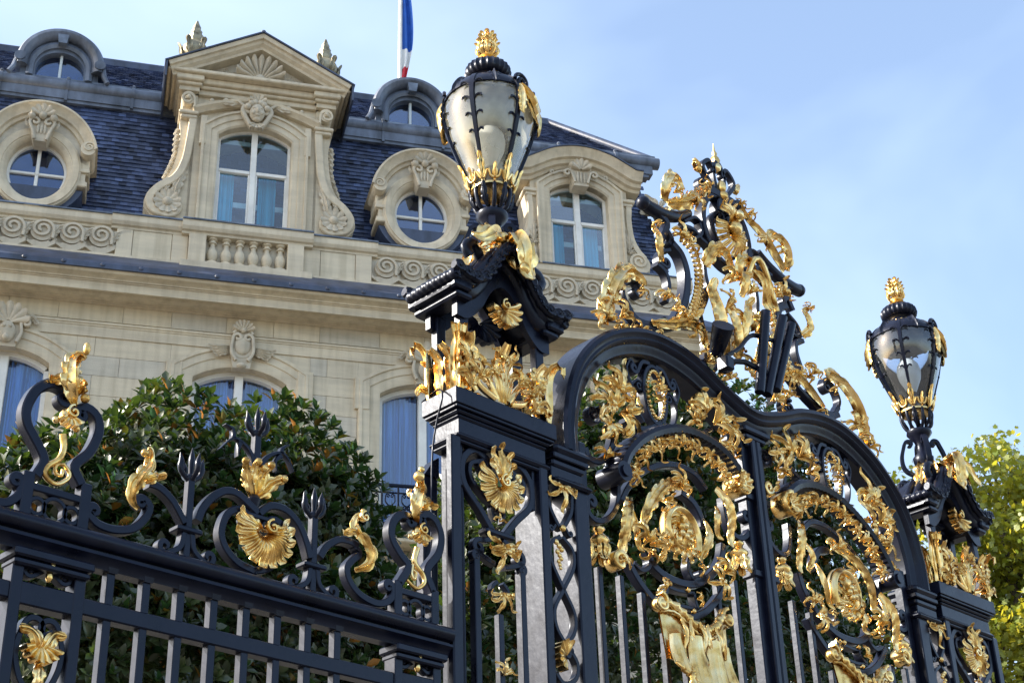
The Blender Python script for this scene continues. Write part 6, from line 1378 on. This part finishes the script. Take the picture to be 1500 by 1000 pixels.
# outer gilt scroll sitting on the haunch
cl((75, 600), (85, 540), (105, 480), (150, 438), (195, 455), (208, 495), W=.085, n=6, base=.8)
cg((80, 600), .20, 120, 201, 5, 150); cg((130, 585), .19, 50, 202, 4, 110); cg((100, 540), .16, 160, 203, 4, 100)
cs((165, 540), (150, 500), (160, 470), (190, 465), (205, 490), end=(-1, .045, 1.1), w=.026); cg((185, 500), .10, 20, 204, 4, 150, 2)
cs((160, 530), (195, 585), (250, 600), (285, 585), w=.04); cs((165, 560), (220, 610), (310, 610), (375, 575), (410, 500), w=.036)
cg((270, 530), .16, 110, 205, 4, 110); cg((290, 560), .15, 20, 206, 4, 100)
# great C-scroll with gilt fringe
cs((305, 345), (335, 385), (352, 450), (345, 530), (315, 600), w=.065, d=.08)
fr_ = smooth_path(e_c((325, 340), (355, 375), (372, 440), (368, 510), (345, 575)), n=20)
def fringe(mb):
    for k in range(20):
        t = fr_[min(19, k + 1)] - fr_[max(0, k - 1)]; a = math.atan2(t[1], t[0]) + math.pi / 2; p = fr_[k]
        flat_leaf(mb, [tuple(p), tuple(p + .035 * np.array([math.cos(a), math.sin(a)])), tuple(p + .075 * np.array([math.cos(a - .3), math.sin(a - .3)]))], -.04, .022, 2, .03, .02)
        mb.ball((p[0], -.05, p[1]), .016, 5, 7)
CREST.append(gild(OVER, 'gilt_fringe', fringe))
cg((325, 335), .17, 100, 210, 5, 150); cg((345, 360), .13, 30, 211, 4, 100)
cl((235, 598), (290, 610), (350, 595), (395, 560), W=.05, n=6); cl((320, 600), (370, 620), (400, 660), (405, 690), W=.06, n=5); cg((360, 620), .15, 330, 212, 4, 110); cg((330, 590), .14, 100, 213, 4, 130)
# upper bracket with gilt leaf and curl
cs((270, 250), (292, 280), (285, 305), (275, 330), w=.05); cs((288, 300), (305, 330), (300, 350), w=.05)
cl((268, 405), (248, 370), (245, 330), (240, 300), (228, 285), W=.045, n=5, base=.8); cg((240, 300), .08, 110, 214, 4, 120, 2)
cs((300, 365), (272, 372), (265, 400), (285, 418), end=(1, .04, 1.1), w=.026)
cs((258, 408), (285, 435), (297, 480), (288, 530), w=.036)
# broken pediment roll with gilt volute
roll = smooth_path(e_c((222, 212), (250, 232), (290, 250), (330, 255), (365, 245)), n=24)
m_ = MB(); m_.tube([(x, 0, z_) for x, z_ in roll], .045, 14, rs=[.034 + .014 * math.sin(math.pi * min(1, .25 + i / 23 * .8)) for i in range(24)]); m_.ball((roll[0][0], 0, roll[0][1]), .05, 8, 12); CREST.append(m_.build('pediment_roll', 'iron', OVER, 60))
cl((280, 215), (272, 175), (290, 140), (320, 150), (328, 180), W=.06, n=5, base=.8); cl((285, 220), (330, 225), (370, 200), (415, 170), W=.06, n=6, base=.8); cg((300, 190), .12, 60, 216, 4, 150); cg((365, 210), .16, 250, 217, 5, 130); cg((400, 180), .12, 200, 218, 4, 120)
cs((415, 172), (450, 190), (478, 230), (485, 262), w=.07, d=.09)
# framing straps
cs((335, 285), (375, 300), (400, 330), (430, 355), w=.028); cs((360, 335), (400, 315), (395, 280), w=.024); cs((345, 275), (380, 262), (410, 290), w=.024)
cs((408, 395), (412, 440), (420, 485), (412, 530), (385, 580), w=.036)
# mirrored half
for o in list(CREST):
    c = o.copy(); COL.objects.link(c); c.parent = OVER; c.scale.x = -1
# oval cartouche in the middle
m_ = MB(); strap(m_, ellipse(0, 7.50, .255, .30, 0, 360, 56), .048, .08, 0); m_.build('oval_frame', 'iron', OVER, 40)
def burst(mb):
    for k in range(13):
        a = math.radians(150 + 240 * k / 12); flat_leaf(mb, [(.17 * t * math.cos(a), 7.45 + .17 * t * math.sin(a)) for t in (.15, .5, .8, 1.05)], -.05, .022, 1, .06, .03, env=petal)
    for k in range(7):
        a = math.radians(90 + (k - 3) * 20); flat_leaf(mb, [(t * math.cos(a) * .9, 7.56 + t * math.sin(a)) for t in (0, .06, .12, .17)], -.07, .022, 3, .05, .05)
    mb.ball((0, -.1, 7.49), .06, 8, 10); mb.ball((.02, -.14, 7.60), .035); mb.ball((-.05, -.12, 7.47), .03)
gild(OVER, 'gilt_sunburst', burst)
for s in (-1, 1):
    iron_scroll(OVER, [(s * .05, 7.30), (s * .14, 7.42), (s * .15, 7.56), (s * .09, 7.63)], None, (s, .045, 1.3), .024, .06, -.01)
    iron_scroll(OVER, [(s * .02, 7.78), (s * .16, 7.95), (s * .17, 8.02), (s * .10, 8.08), (s * .05, 8.03)], None, (s, .03, .7), .032, .05, 0)
    iron_scroll(OVER, [(s * .02, 7.80), (s * .05, 7.90), (s * .06, 8.0), (s * .03, 8.09), (0, 8.10)], None, None, .03, .05, 0)
    iron_scroll(OVER, [(s * .04, 7.76), (s * .13, 7.80), (s * .21, 7.86), (s * .25, 7.82), (s * .24, 7.77)], None, (-s, .025, .8), .03, .05, 0)
    gclump(OVER, (s * .17, 7.80), .09, 90 - s * 40, -.03, 230 + s, 3, 100, 1, .04)
    def bud(mb, s=s):
        leaf(mb, [(s * .19, 0, 7.93), (s * .22, -.02, 7.98), (s * .26, -.01, 8.03)], .03, 3); leaf(mb, [(s * .19, 0, 7.93), (s * .23, .02, 7.97), (s * .26, 0, 8.03)], .03, 3, up=(0, 1, 0)); mb.ball((s * .215, 0, 7.96), .028)
    gild(OVER, 'gilt_bud', bud)
def spire(mb):
    mb.lathe([(.01, 0), (.03, .02), (.04, .05), (.025, .08), (.035, .10), (.028, .13), (.015, .15), (.02, .17), (.008, .20), (.003, .26)], 12, (0, 0, 8.02), flute=lambda a, q: 1 + .15 * math.cos(5 * a))
    mb.ball((0, -.03, 7.88), .035, 7, 9, (1, 1, 1.7)); mb.ball((0, -.03, 7.80), .045, 7, 9)
gild(OVER, 'gilt_spire', spire)
# central gilt trophy below the oval
def gl(pts, W, n=5, Y=-.06, **k): gleaf(OVER, pts, W, Y, n, k.get('bulge', .06), k.get('tip', .04), base=k.get('base', .6))
gl([(-.33, 7.07), (-.28, 7.19), (-.17, 7.24), (-.05, 7.18), (-.04, 7.10)], .065, 6, base=.9); gl([(.05, 7.10), (.02, 7.20), (.10, 7.28), (.20, 7.25), (.24, 7.15)], .06, 6, base=.9)
def drape(mb):
    for k in range(3): flat_leaf(mb, [(.14 + .045 * k, 7.24), (.20 + .05 * k, 7.14), (.24 + .045 * k, 7.02), (.27 + .035 * k, 6.92 + .02 * k)], -.10, .034, 2, .05, .03, env=petal)
    mb.tube(smooth_path([(.10, -.1, 7.16), (.15, -.14, 7.29), (.24, -.14, 7.27), (.31, -.13, 7.12), (.37, -.12, 6.95)], n=14), .022, 8)
gild(OVER, 'gilt_drapery', drape)
for p, sz, an, sd in (((-.10, 7.02), .2, 100, 1), ((.10, 7.0), .18, 120, 3), ((-.12, 6.85), .2, 190, 4), ((.05, 6.80), .22, 300, 5), ((-.02, 6.68), .24, 90, 6), ((.14, 6.70), .18, 40, 7), ((.10, 6.52), .2, 330, 9), ((-.06, 6.48), .2, 240, 10)):
    gclump(OVER, p, sz, an, -.06, 300 + sd, 4, 120, 2, .07)
gl([(-.20, 6.42), (-.27, 6.60), (-.29, 6.80), (-.27, 6.98)], .085, 6, base=.8); gl([(-.13, 6.40), (-.16, 6.60), (-.17, 6.85)], .06, 6, -.10, base=.8); gl([(.08, 6.35), (.16, 6.55), (.22, 6.75), (.30, 6.90)], .075, 6, base=.8); gl([(.26, 6.40), (.32, 6.6), (.36, 6.78)], .06, 5)
gl([(-.05, 6.9), (-.03, 7.05), (.06, 7.12)], .055, 4, -.13); gl([(-.10, 6.55), (-.06, 6.75), (.05, 6.92)], .055, 5, -.13)
for s in (-1, 1):
    gclump(OVER, (s * .24, 6.22), .18, 90 - s * 30, -.06, 330 + s, 5, 150, 3, .06); gclump(OVER, (s * .42, 6.30), .17, 90 + s * 40, -.05, 334 + s, 5, 140, 3, .06)
    m_ = MB(); volute(m_, (s * .48, 6.26), .07, -.02, .07, 1.5, s, 60, .022); m_.build('volute', 'iron', OVER, 40)
    iron_scroll(OVER, [(s * .33, 6.95), (s * .36, 6.75), (s * .33, 6.5), (s * .38, 6.28)], None, None, .034, .05, .02)
# foot band of gilt leaves along the arch haunches
for k, i in enumerate((26, 30, 34, 75, 79, 83)):
    t = arch[i + 1] - arch[i - 1]; an = math.degrees(math.atan2(t[1], t[0])) + 90; p = arch[i] + .07 * np.array([math.cos(math.radians(an)), math.sin(math.radians(an))])
    gclump(OVER, tuple(p), .12, an + (30 if i > 55 else -30), -.03, 350 + k, 4, 130, 2, .05)

# ------------------------------------------------------------------ flag sockets and floodlight fixed above the gate
SOCK = empty('flag_holder', (XC, -.02, 6.10)); tag(SOCK, 'black iron flag holder of three fanned tubes above the middle of the gate', 'flag holder')
for (x0, z0_, x1, z1_) in ((-.10, .02, -.005, .64), (-.02, .03, .19, .67), (.09, .10, .285, .65)):
    m_ = MB(); m_.tube([(x0, -.10, z0_), (x1, -.16, z1_)], .034, 14); m_.build('tube', 'iron', SOCK, 40)
m_ = MB(); m_.tube(smooth_path([(-.36, -.06, .22), (-.25, -.08, .30), (-.12, -.10, .44), (.05, -.12, .46), (.2, -.12, .5)], n=14), .016, 8); m_.tube([(-.40, -.05, .17), (-.2, -.08, .22), (.0, -.10, .2)], .02, 8); m_.cbox(-.42, -.34, -.10, -.02, .10, .2, .01); m_.build('bracket', 'iron', SOCK, 40)
FLD = empty('floodlight', (XC - .44, -.05, 6.26)); tag(FLD, 'small black floodlight box fixed on top of the gate arch beside the flag tubes', 'floodlight')
m_ = MB(); m_.tube([(-.02, -.10, .22), (.06, .04, .10)], .06, 16, rs=[.075, .05]); m_.build('housing', 'iron', FLD, 40)
m_ = MB(); m_.tube(smooth_path([(.03, -.02, .12), (.06, .02, .04), (.04, .05, -.03)], n=6), .014, 8); m_.build('yoke', 'iron', FLD, 40)
# ================================================================== trees
def leaf_mat(name, top, under, trans, rough=.35, young=None, tf=.22):
    m, n, l, b = newmat(name); o = n['Material Output']
    oi = n.new('ShaderNodeAttribute'); oi.attribute_name = 'tint'
    t = n.new('ShaderNodeTexCoord'); q = n.new('ShaderNodeTexNoise'); q.inputs['Scale'].default_value = 2.2; l(t.outputs['Object'], q.inputs['Vector'])
    mxt = n.new('ShaderNodeValToRGB'); e = mxt.color_ramp.elements; e[0].color = (*[c * .45 for c in top], 1); e[1].color = (*(young or [min(1, c * 1.5) for c in top]), 1); e.new(.6).color = (*[c * 1.1 for c in top], 1); e.new(.86).color = (*[min(1, c * 1.5) for c in top], 1); l(oi.outputs['Fac'], mxt.inputs[0])
    g = n.new('ShaderNodeNewGeometry'); mx = n.new('ShaderNodeMixRGB'); mx.inputs['Color2'].default_value = (*under, 1); l(g.outputs['Backfacing'], mx.inputs[0]); l(mxt.outputs[0], mx.inputs['Color1'])
    l(mx.outputs[0], b.inputs['Base Color']); b.inputs['Roughness'].default_value = rough; b.inputs['Specular IOR Level'].default_value = .5
    tl = n.new('ShaderNodeBsdfTranslucent'); tl.inputs['Color'].default_value = (*trans, 1)
    ms = n.new('ShaderNodeMixShader'); ms.inputs[0].default_value = tf; l(b.outputs[0], ms.inputs[1]); l(tl.outputs[0], ms.inputs[2]); l(ms.outputs[0], o.inputs[0])
    return m
M['mag'] = leaf_mat('magnolia leaf', (0.019, 0.058, 0.024), (0.045, 0.058, 0.024), (0.12, 0.20, 0.02), .30, (0.30, 0.12, 0.025), .14)
M['plane'] = leaf_mat('plane leaf', (0.11, 0.16, 0.02), (0.15, 0.19, 0.04), (0.80, 0.70, 0.05), .45, (0.34, 0.33, 0.04), .36)
M['bark'] = simple('bark', (0.10, 0.08, 0.06), .9, 0, .3, 8, .5, 30)
def crown_mesh(name, mat, leaves, parent, shape, tints, kind='stuff'):
    """leaves: list of 4x4-like (origin, along, across, normal, length, width)"""
    nS = len(shape[0]); V = np.empty((len(leaves) * nS, 3)); Fs = []
    for k, (o, a, c, nn, ln, wd) in enumerate(leaves):
        for j, (u, v, h) in enumerate(shape[0]): V[k * nS + j] = o + a * (u * ln) + c * (v * wd) + nn * (h * ln)
    faces = [tuple(i + k * nS for i in f) for k in range(len(leaves)) for f in shape[1]]
    me = bpy.data.meshes.new(name); me.from_pydata(V.tolist(), [], faces); me.materials.append(M[mat]); me.shade_smooth()
    at = me.attributes.new('tint', 'FLOAT', 'FACE'); at.data.foreach_set('value', [t for t in tints for _ in shape[1]])
    o = bpy.data.objects.new(name, me); COL.objects.link(o); o.parent = parent
    if kind: o['kind'] = kind
    return o
LONG = ([(0, 0, 0), (.28, -.40, .06), (.3, 0, -.02), (.28, .40, .06), (.66, -.50, .05), (.66, 0, -.03), (.66, .50, .05), (1, 0, -.10)], [(0, 2, 1), (0, 3, 2), (1, 2, 5, 4), (2, 3, 6, 5), (4, 5, 7), (5, 6, 7)])
PALM = ([(0, 0, 0), (.25, -.5, .04), (.55, -.28, 0), (.6, -.62, .03), (.75, -.2, 0), (1, 0, -.08), (.75, .2, 0), (.6, .62, .03), (.55, .28, 0), (.25, .5, .04)], [(0, 2, 1), (2, 4, 3), (0, 8, 6, 4, 2), (4, 6, 5), (6, 8, 7), (0, 9, 8)])
def rnd_unit(r):
    while True:
        v = np.array([r.uniform(-1, 1) for _ in range(3)]); q = np.linalg.norm(v)
        if .1 < q < 1: return v / q
def magnolia(loc, blobs, n_whorl, seed, label, group, single=0, trunk_h=2.0):
    r = random.Random(seed); root = empty('magnolia_tree', loc); tag(root, label, 'tree', group)
    L0 = np.array(loc); leaves = []; tints = []
    tot = sum(b[3] * b[4] + b[4] * b[5] + b[3] * b[5] for b in blobs)
    for (bx, by, bz, rx, ry, rz) in blobs:
        k = int(n_whorl * (rx * ry + ry * rz + rx * rz) / tot)
        for _ in range(k):
            d = rnd_unit(r)
            if d[2] < -.55: d[2] *= -.6
            rad = 1 - .42 * r.random() ** 1.8
            p = np.array([bx, by, bz]) - L0 + d * np.array([rx, ry, rz]) * rad * (1 + .10 * math.sin(5 * d[0] + 3 * d[2] + seed))
            ax = d * np.array([1 / rx, 1 / ry, 1 / rz]); ax = ax / np.linalg.norm(ax) * .8 + np.array([0, 0, .55]) + .35 * rnd_unit(r); ax /= np.linalg.norm(ax)
            s1 = np.cross(ax, rnd_unit(r)); s1 /= np.linalg.norm(s1); s2 = np.cross(ax, s1); nl = r.randint(6, 9); young = r.random() < .45
            for q in range(nl):
                a = 2.4 * q + r.uniform(-.3, .3); el = .25 + 1.0 * q / nl + r.uniform(-.15, .15)
                side = s1 * math.cos(a) + s2 * math.sin(a); al = ax * math.sin(1.45 - el) + side * math.cos(1.45 - el); al /= np.linalg.norm(al)
                nn = ax - al * (ax @ al); nn /= np.linalg.norm(nn) + 1e-6; c = np.cross(nn, al); ln = r.uniform(.10, .19)
                leaves.append((p - ax * .03 * q / nl, al, c, nn, ln, ln * .46)); tints.append(min(1, max(0, r.gauss(.40, .20) + (.42 if young else 0))))
    crown_leaves = leaves
    tr = MB(); tr.tube(smooth_path([(0, 0, 0), (.06, .03, trunk_h * .5), (.0, -.02, trunk_h)], n=10), .12, 10, rs=[.16 - .007 * i for i in range(10)]); tr.build('trunk', 'bark', root, 60)
    for (bx, by, bz, rx, ry, rz) in blobs:
        m_ = MB(); e = np.array([bx, by, bz]) - L0
        m_.tube(smooth_path([(0, 0, trunk_h * .7), tuple(e * .5 + np.array([0, 0, trunk_h * .35])), tuple(e + np.array([0, 0, rz * .3]))], n=10), .05, 7, rs=[.08 - .006 * i for i in range(10)]); m_.build('limb', 'bark', root, 60)
        # inner shade of twigs and dead leaves so that the crown is not hollow
    if single:
        cam_l = np.array(CAM_LOC) - L0
        order = sorted(range(len(leaves)), key=lambda i: float(np.linalg.norm(leaves[i][0] - cam_l)) + (100 if leaves[i][0][2] + L0[2] < 4.2 else 0))
        pick = set(order[:single])
    else: pick = set()
    rest = [i for i in range(len(leaves)) if i not in pick]
    crown = crown_mesh('crown', 'mag', [leaves[i] for i in rest], root, LONG, [tints[i] for i in rest])
    if pick:
        bases = []
        for t in (.25, .5, .8):
            me = bpy.data.meshes.new('leaf'); me.from_pydata([(u, v * .46, h) for u, v, h in LONG[0]], [], LONG[1]); me.materials.append(M['mag']); me.shade_smooth()
            at = me.attributes.new('tint', 'FLOAT', 'FACE'); at.data.foreach_set('value', [t] * len(LONG[1])); bases.append(me)
        for i in pick:
            o, a, c, nn, ln, wd = leaves[i]; ob = bpy.data.objects.new('leaf', bases[0 if tints[i] < .38 else 1 if tints[i] < .68 else 2]); COL.objects.link(ob); ob.parent = root
            ob.matrix_local = Matrix([[a[0] * ln, c[0] * ln, nn[0] * ln, o[0]], [a[1] * ln, c[1] * ln, nn[1] * ln, o[1]], [a[2] * ln, c[2] * ln, nn[2] * ln, o[2]], [0, 0, 0, 1]])
    return root
def GP3(px, py, Y):
    x, z_ = G(px, py, Y); return np.array([x, Y, z_])
def blob(px, py, Y, wx, wz, dy):
    """crown lobe seen at (px, py): half-width and half-height as seen, in photo pixels"""
    c = GP3(px, py, Y); e = GP3(px + wx, py, Y); u = GP3(px, py - wz, Y)
    return (*c, float(abs(e[0] - c[0])), dy, float(u[2] - c[2]))
magnolia((9.2, 8.3, 0), [blob(225, 790, 8.2, 150, 205, 1.3), blob(385, 800, 8.2, 125, 195, 1.2), blob(40, 840, 8.0, 130, 200, 1.2), blob(290, 960, 7.9, 240, 210, 1.4), blob(465, 890, 8.2, 78, 215, 1.1), blob(100, 1000, 7.9, 200, 200, 1.3), blob(490, 1050, 8.0, 80, 200, 1.1)], 9000, 5, 'broad magnolia with bronze leaf undersides behind the iron fence', 'magnolias behind the railings', 300)
magnolia((16.2, 8.8, 0), [blob(905, 755, 8.6, 105, 190, 1.3), blob(990, 705, 8.6, 105, 150, 1.3), blob(950, 920, 8.6, 170, 260, 1.4), blob(800, 900, 8.6, 90, 300, 1.2)], 6200, 6, 'tall magnolia seen through the gate leaf beside the fence', 'magnolias behind the railings')
magnolia((19.5, 9.2, 0), [blob(1095, 780, 9.0, 95, 200, 1.2), blob(1160, 880, 9.0, 100, 210, 1.3), blob(1120, 990, 8.8, 150, 180, 1.3), blob(1215, 980, 9.0, 70, 130, 1.1)], 4800, 7, 'magnolia seen through the gate leaf by the plane tree', 'magnolias behind the railings')
magnolia((13.0, 8.9, 0), [blob(640, 1000, 8.6, 70, 170, 1.1), blob(715, 880, 8.6, 70, 190, 1.1), blob(570, 1030, 8.4, 70, 150, 1.1)], 2400, 8, 'magnolia behind the gate pier that carries the cream lantern', 'magnolias behind the railings')

def plane_tree(label, base, blobs, n, seed, trunk_r=.35):
    r = random.Random(seed); root = empty('plane_tree', tuple(base)); tag(root, label, 'tree', 'plane trees beyond the gate')
    L0 = np.array(base); leaves = []; tints = []
    tot = sum(b[3] ** 2 for b in blobs)
    for (bx, by, bz, R) in blobs:
        c0 = np.array([bx, by, bz]) - L0
        subs = [c0 + rnd_unit(r) * R * r.uniform(.45, 1.0) for _ in range(20)]
        for s_ in subs:
            for _ in range(int(n * R * R / tot / 20)):
                p = s_ + rnd_unit(r) * R * .30 * r.random() ** .6; al = rnd_unit(r) + np.array([0, 0, -.4]); al /= np.linalg.norm(al); nn = rnd_unit(r) * .8 + np.array([0, 0, .7]); nn -= al * (nn @ al); nn /= np.linalg.norm(nn); ln = r.uniform(.09, .16)
                leaves.append((p, al, np.cross(nn, al), nn, ln, ln * .9)); tints.append(min(1, max(0, r.gauss(.55, .28))))
        m_ = MB(); m_.tube(smooth_path([(0, 0, 3.5), tuple(c0 * .55 + np.array([0, 0, 1.6])), tuple(c0), tuple(c0 + np.array([.2, 0, R * .7]))], n=14), .1, 7, rs=[.16 - .01 * i for i in range(14)])
        for s_ in subs[::2]: m_.tube(smooth_path([tuple(c0 * .9), tuple((c0 + s_) / 2 + np.array([0, 0, .1])), tuple(s_)], n=6), .02, 5, rs=[.05, .045, .035, .03, .02, .012])
        m_.build('limb', 'bark', root, 60)
    m_ = MB(); m_.tube(smooth_path([(0, 0, 0), (.15, 0, 3), (.0, .1, 6), (.1, 0, float(max(b[2] for b in blobs)) - 1)], n=14), .3, 10, rs=[trunk_r * (1 - .06 * i) for i in range(14)]); m_.build('trunk', 'bark', root, 60)
    crown_mesh('crown', 'plane', leaves, root, PALM, tints)
    return root
def RP(px, py, dist):
    d = ray(px, py); d = d / np.linalg.norm(d); return np.array(CAM_LOC) + d * dist
b1 = [(*RP(1470, 790, 34), 2.2), (*RP(1400, 800, 33), 1.7), (*RP(1485, 725, 35), 1.5), (*RP(1450, 900, 33), 2.2), (*RP(1520, 880, 33), 2.2), (*RP(1385, 905, 34), 1.3), (*RP(1440, 1010, 33), 2.2), (*RP(1545, 790, 34), 2.2), (*RP(1520, 1010, 33), 2.2)]
bp = RP(1470, 800, 33.5); plane_tree('tall yellow-green plane tree rising beside the gate pier with the clear lantern', (bp[0], bp[1], 0), b1, 26000, 21)
b2 = [(*RP(1330, 980, 42), 2.2), (*RP(1270, 960, 42), 1.8), (*RP(1220, 1020, 42), 2.4)]
bp = RP(1280, 980, 42); plane_tree('distant yellow-green plane tree glimpsed through the bars of the gate', (bp[0], bp[1], 0), b2, 8000, 22, .25)
# ------------------------------------------------------------------ ground
def sheet(name, x0, x1, y0, y1, z, mat):
    m_ = MB(); m_.add([(x0, y0, z), (x1, y0, z), (x1, y1, z), (x0, y1, z)], [(0, 1, 2, 3)]); o = m_.build(name, mat, None, 0, fix=False); o['kind'] = 'structure'; return o
M['gravel'] = simple('pale gravel', (0.14, 0.13, 0.115), .95, 0, .2, 30, .3, 200)
M['grass'] = simple('lawn', (0.07, 0.11, 0.03), .95, 0, .3, 4)
M['asphalt'] = simple('asphalt', (0.11, 0.11, 0.115), .9, 0, .2, 40)
sheet('ground', -1500, 1500, -1500, 1500, 0, 'gravel')
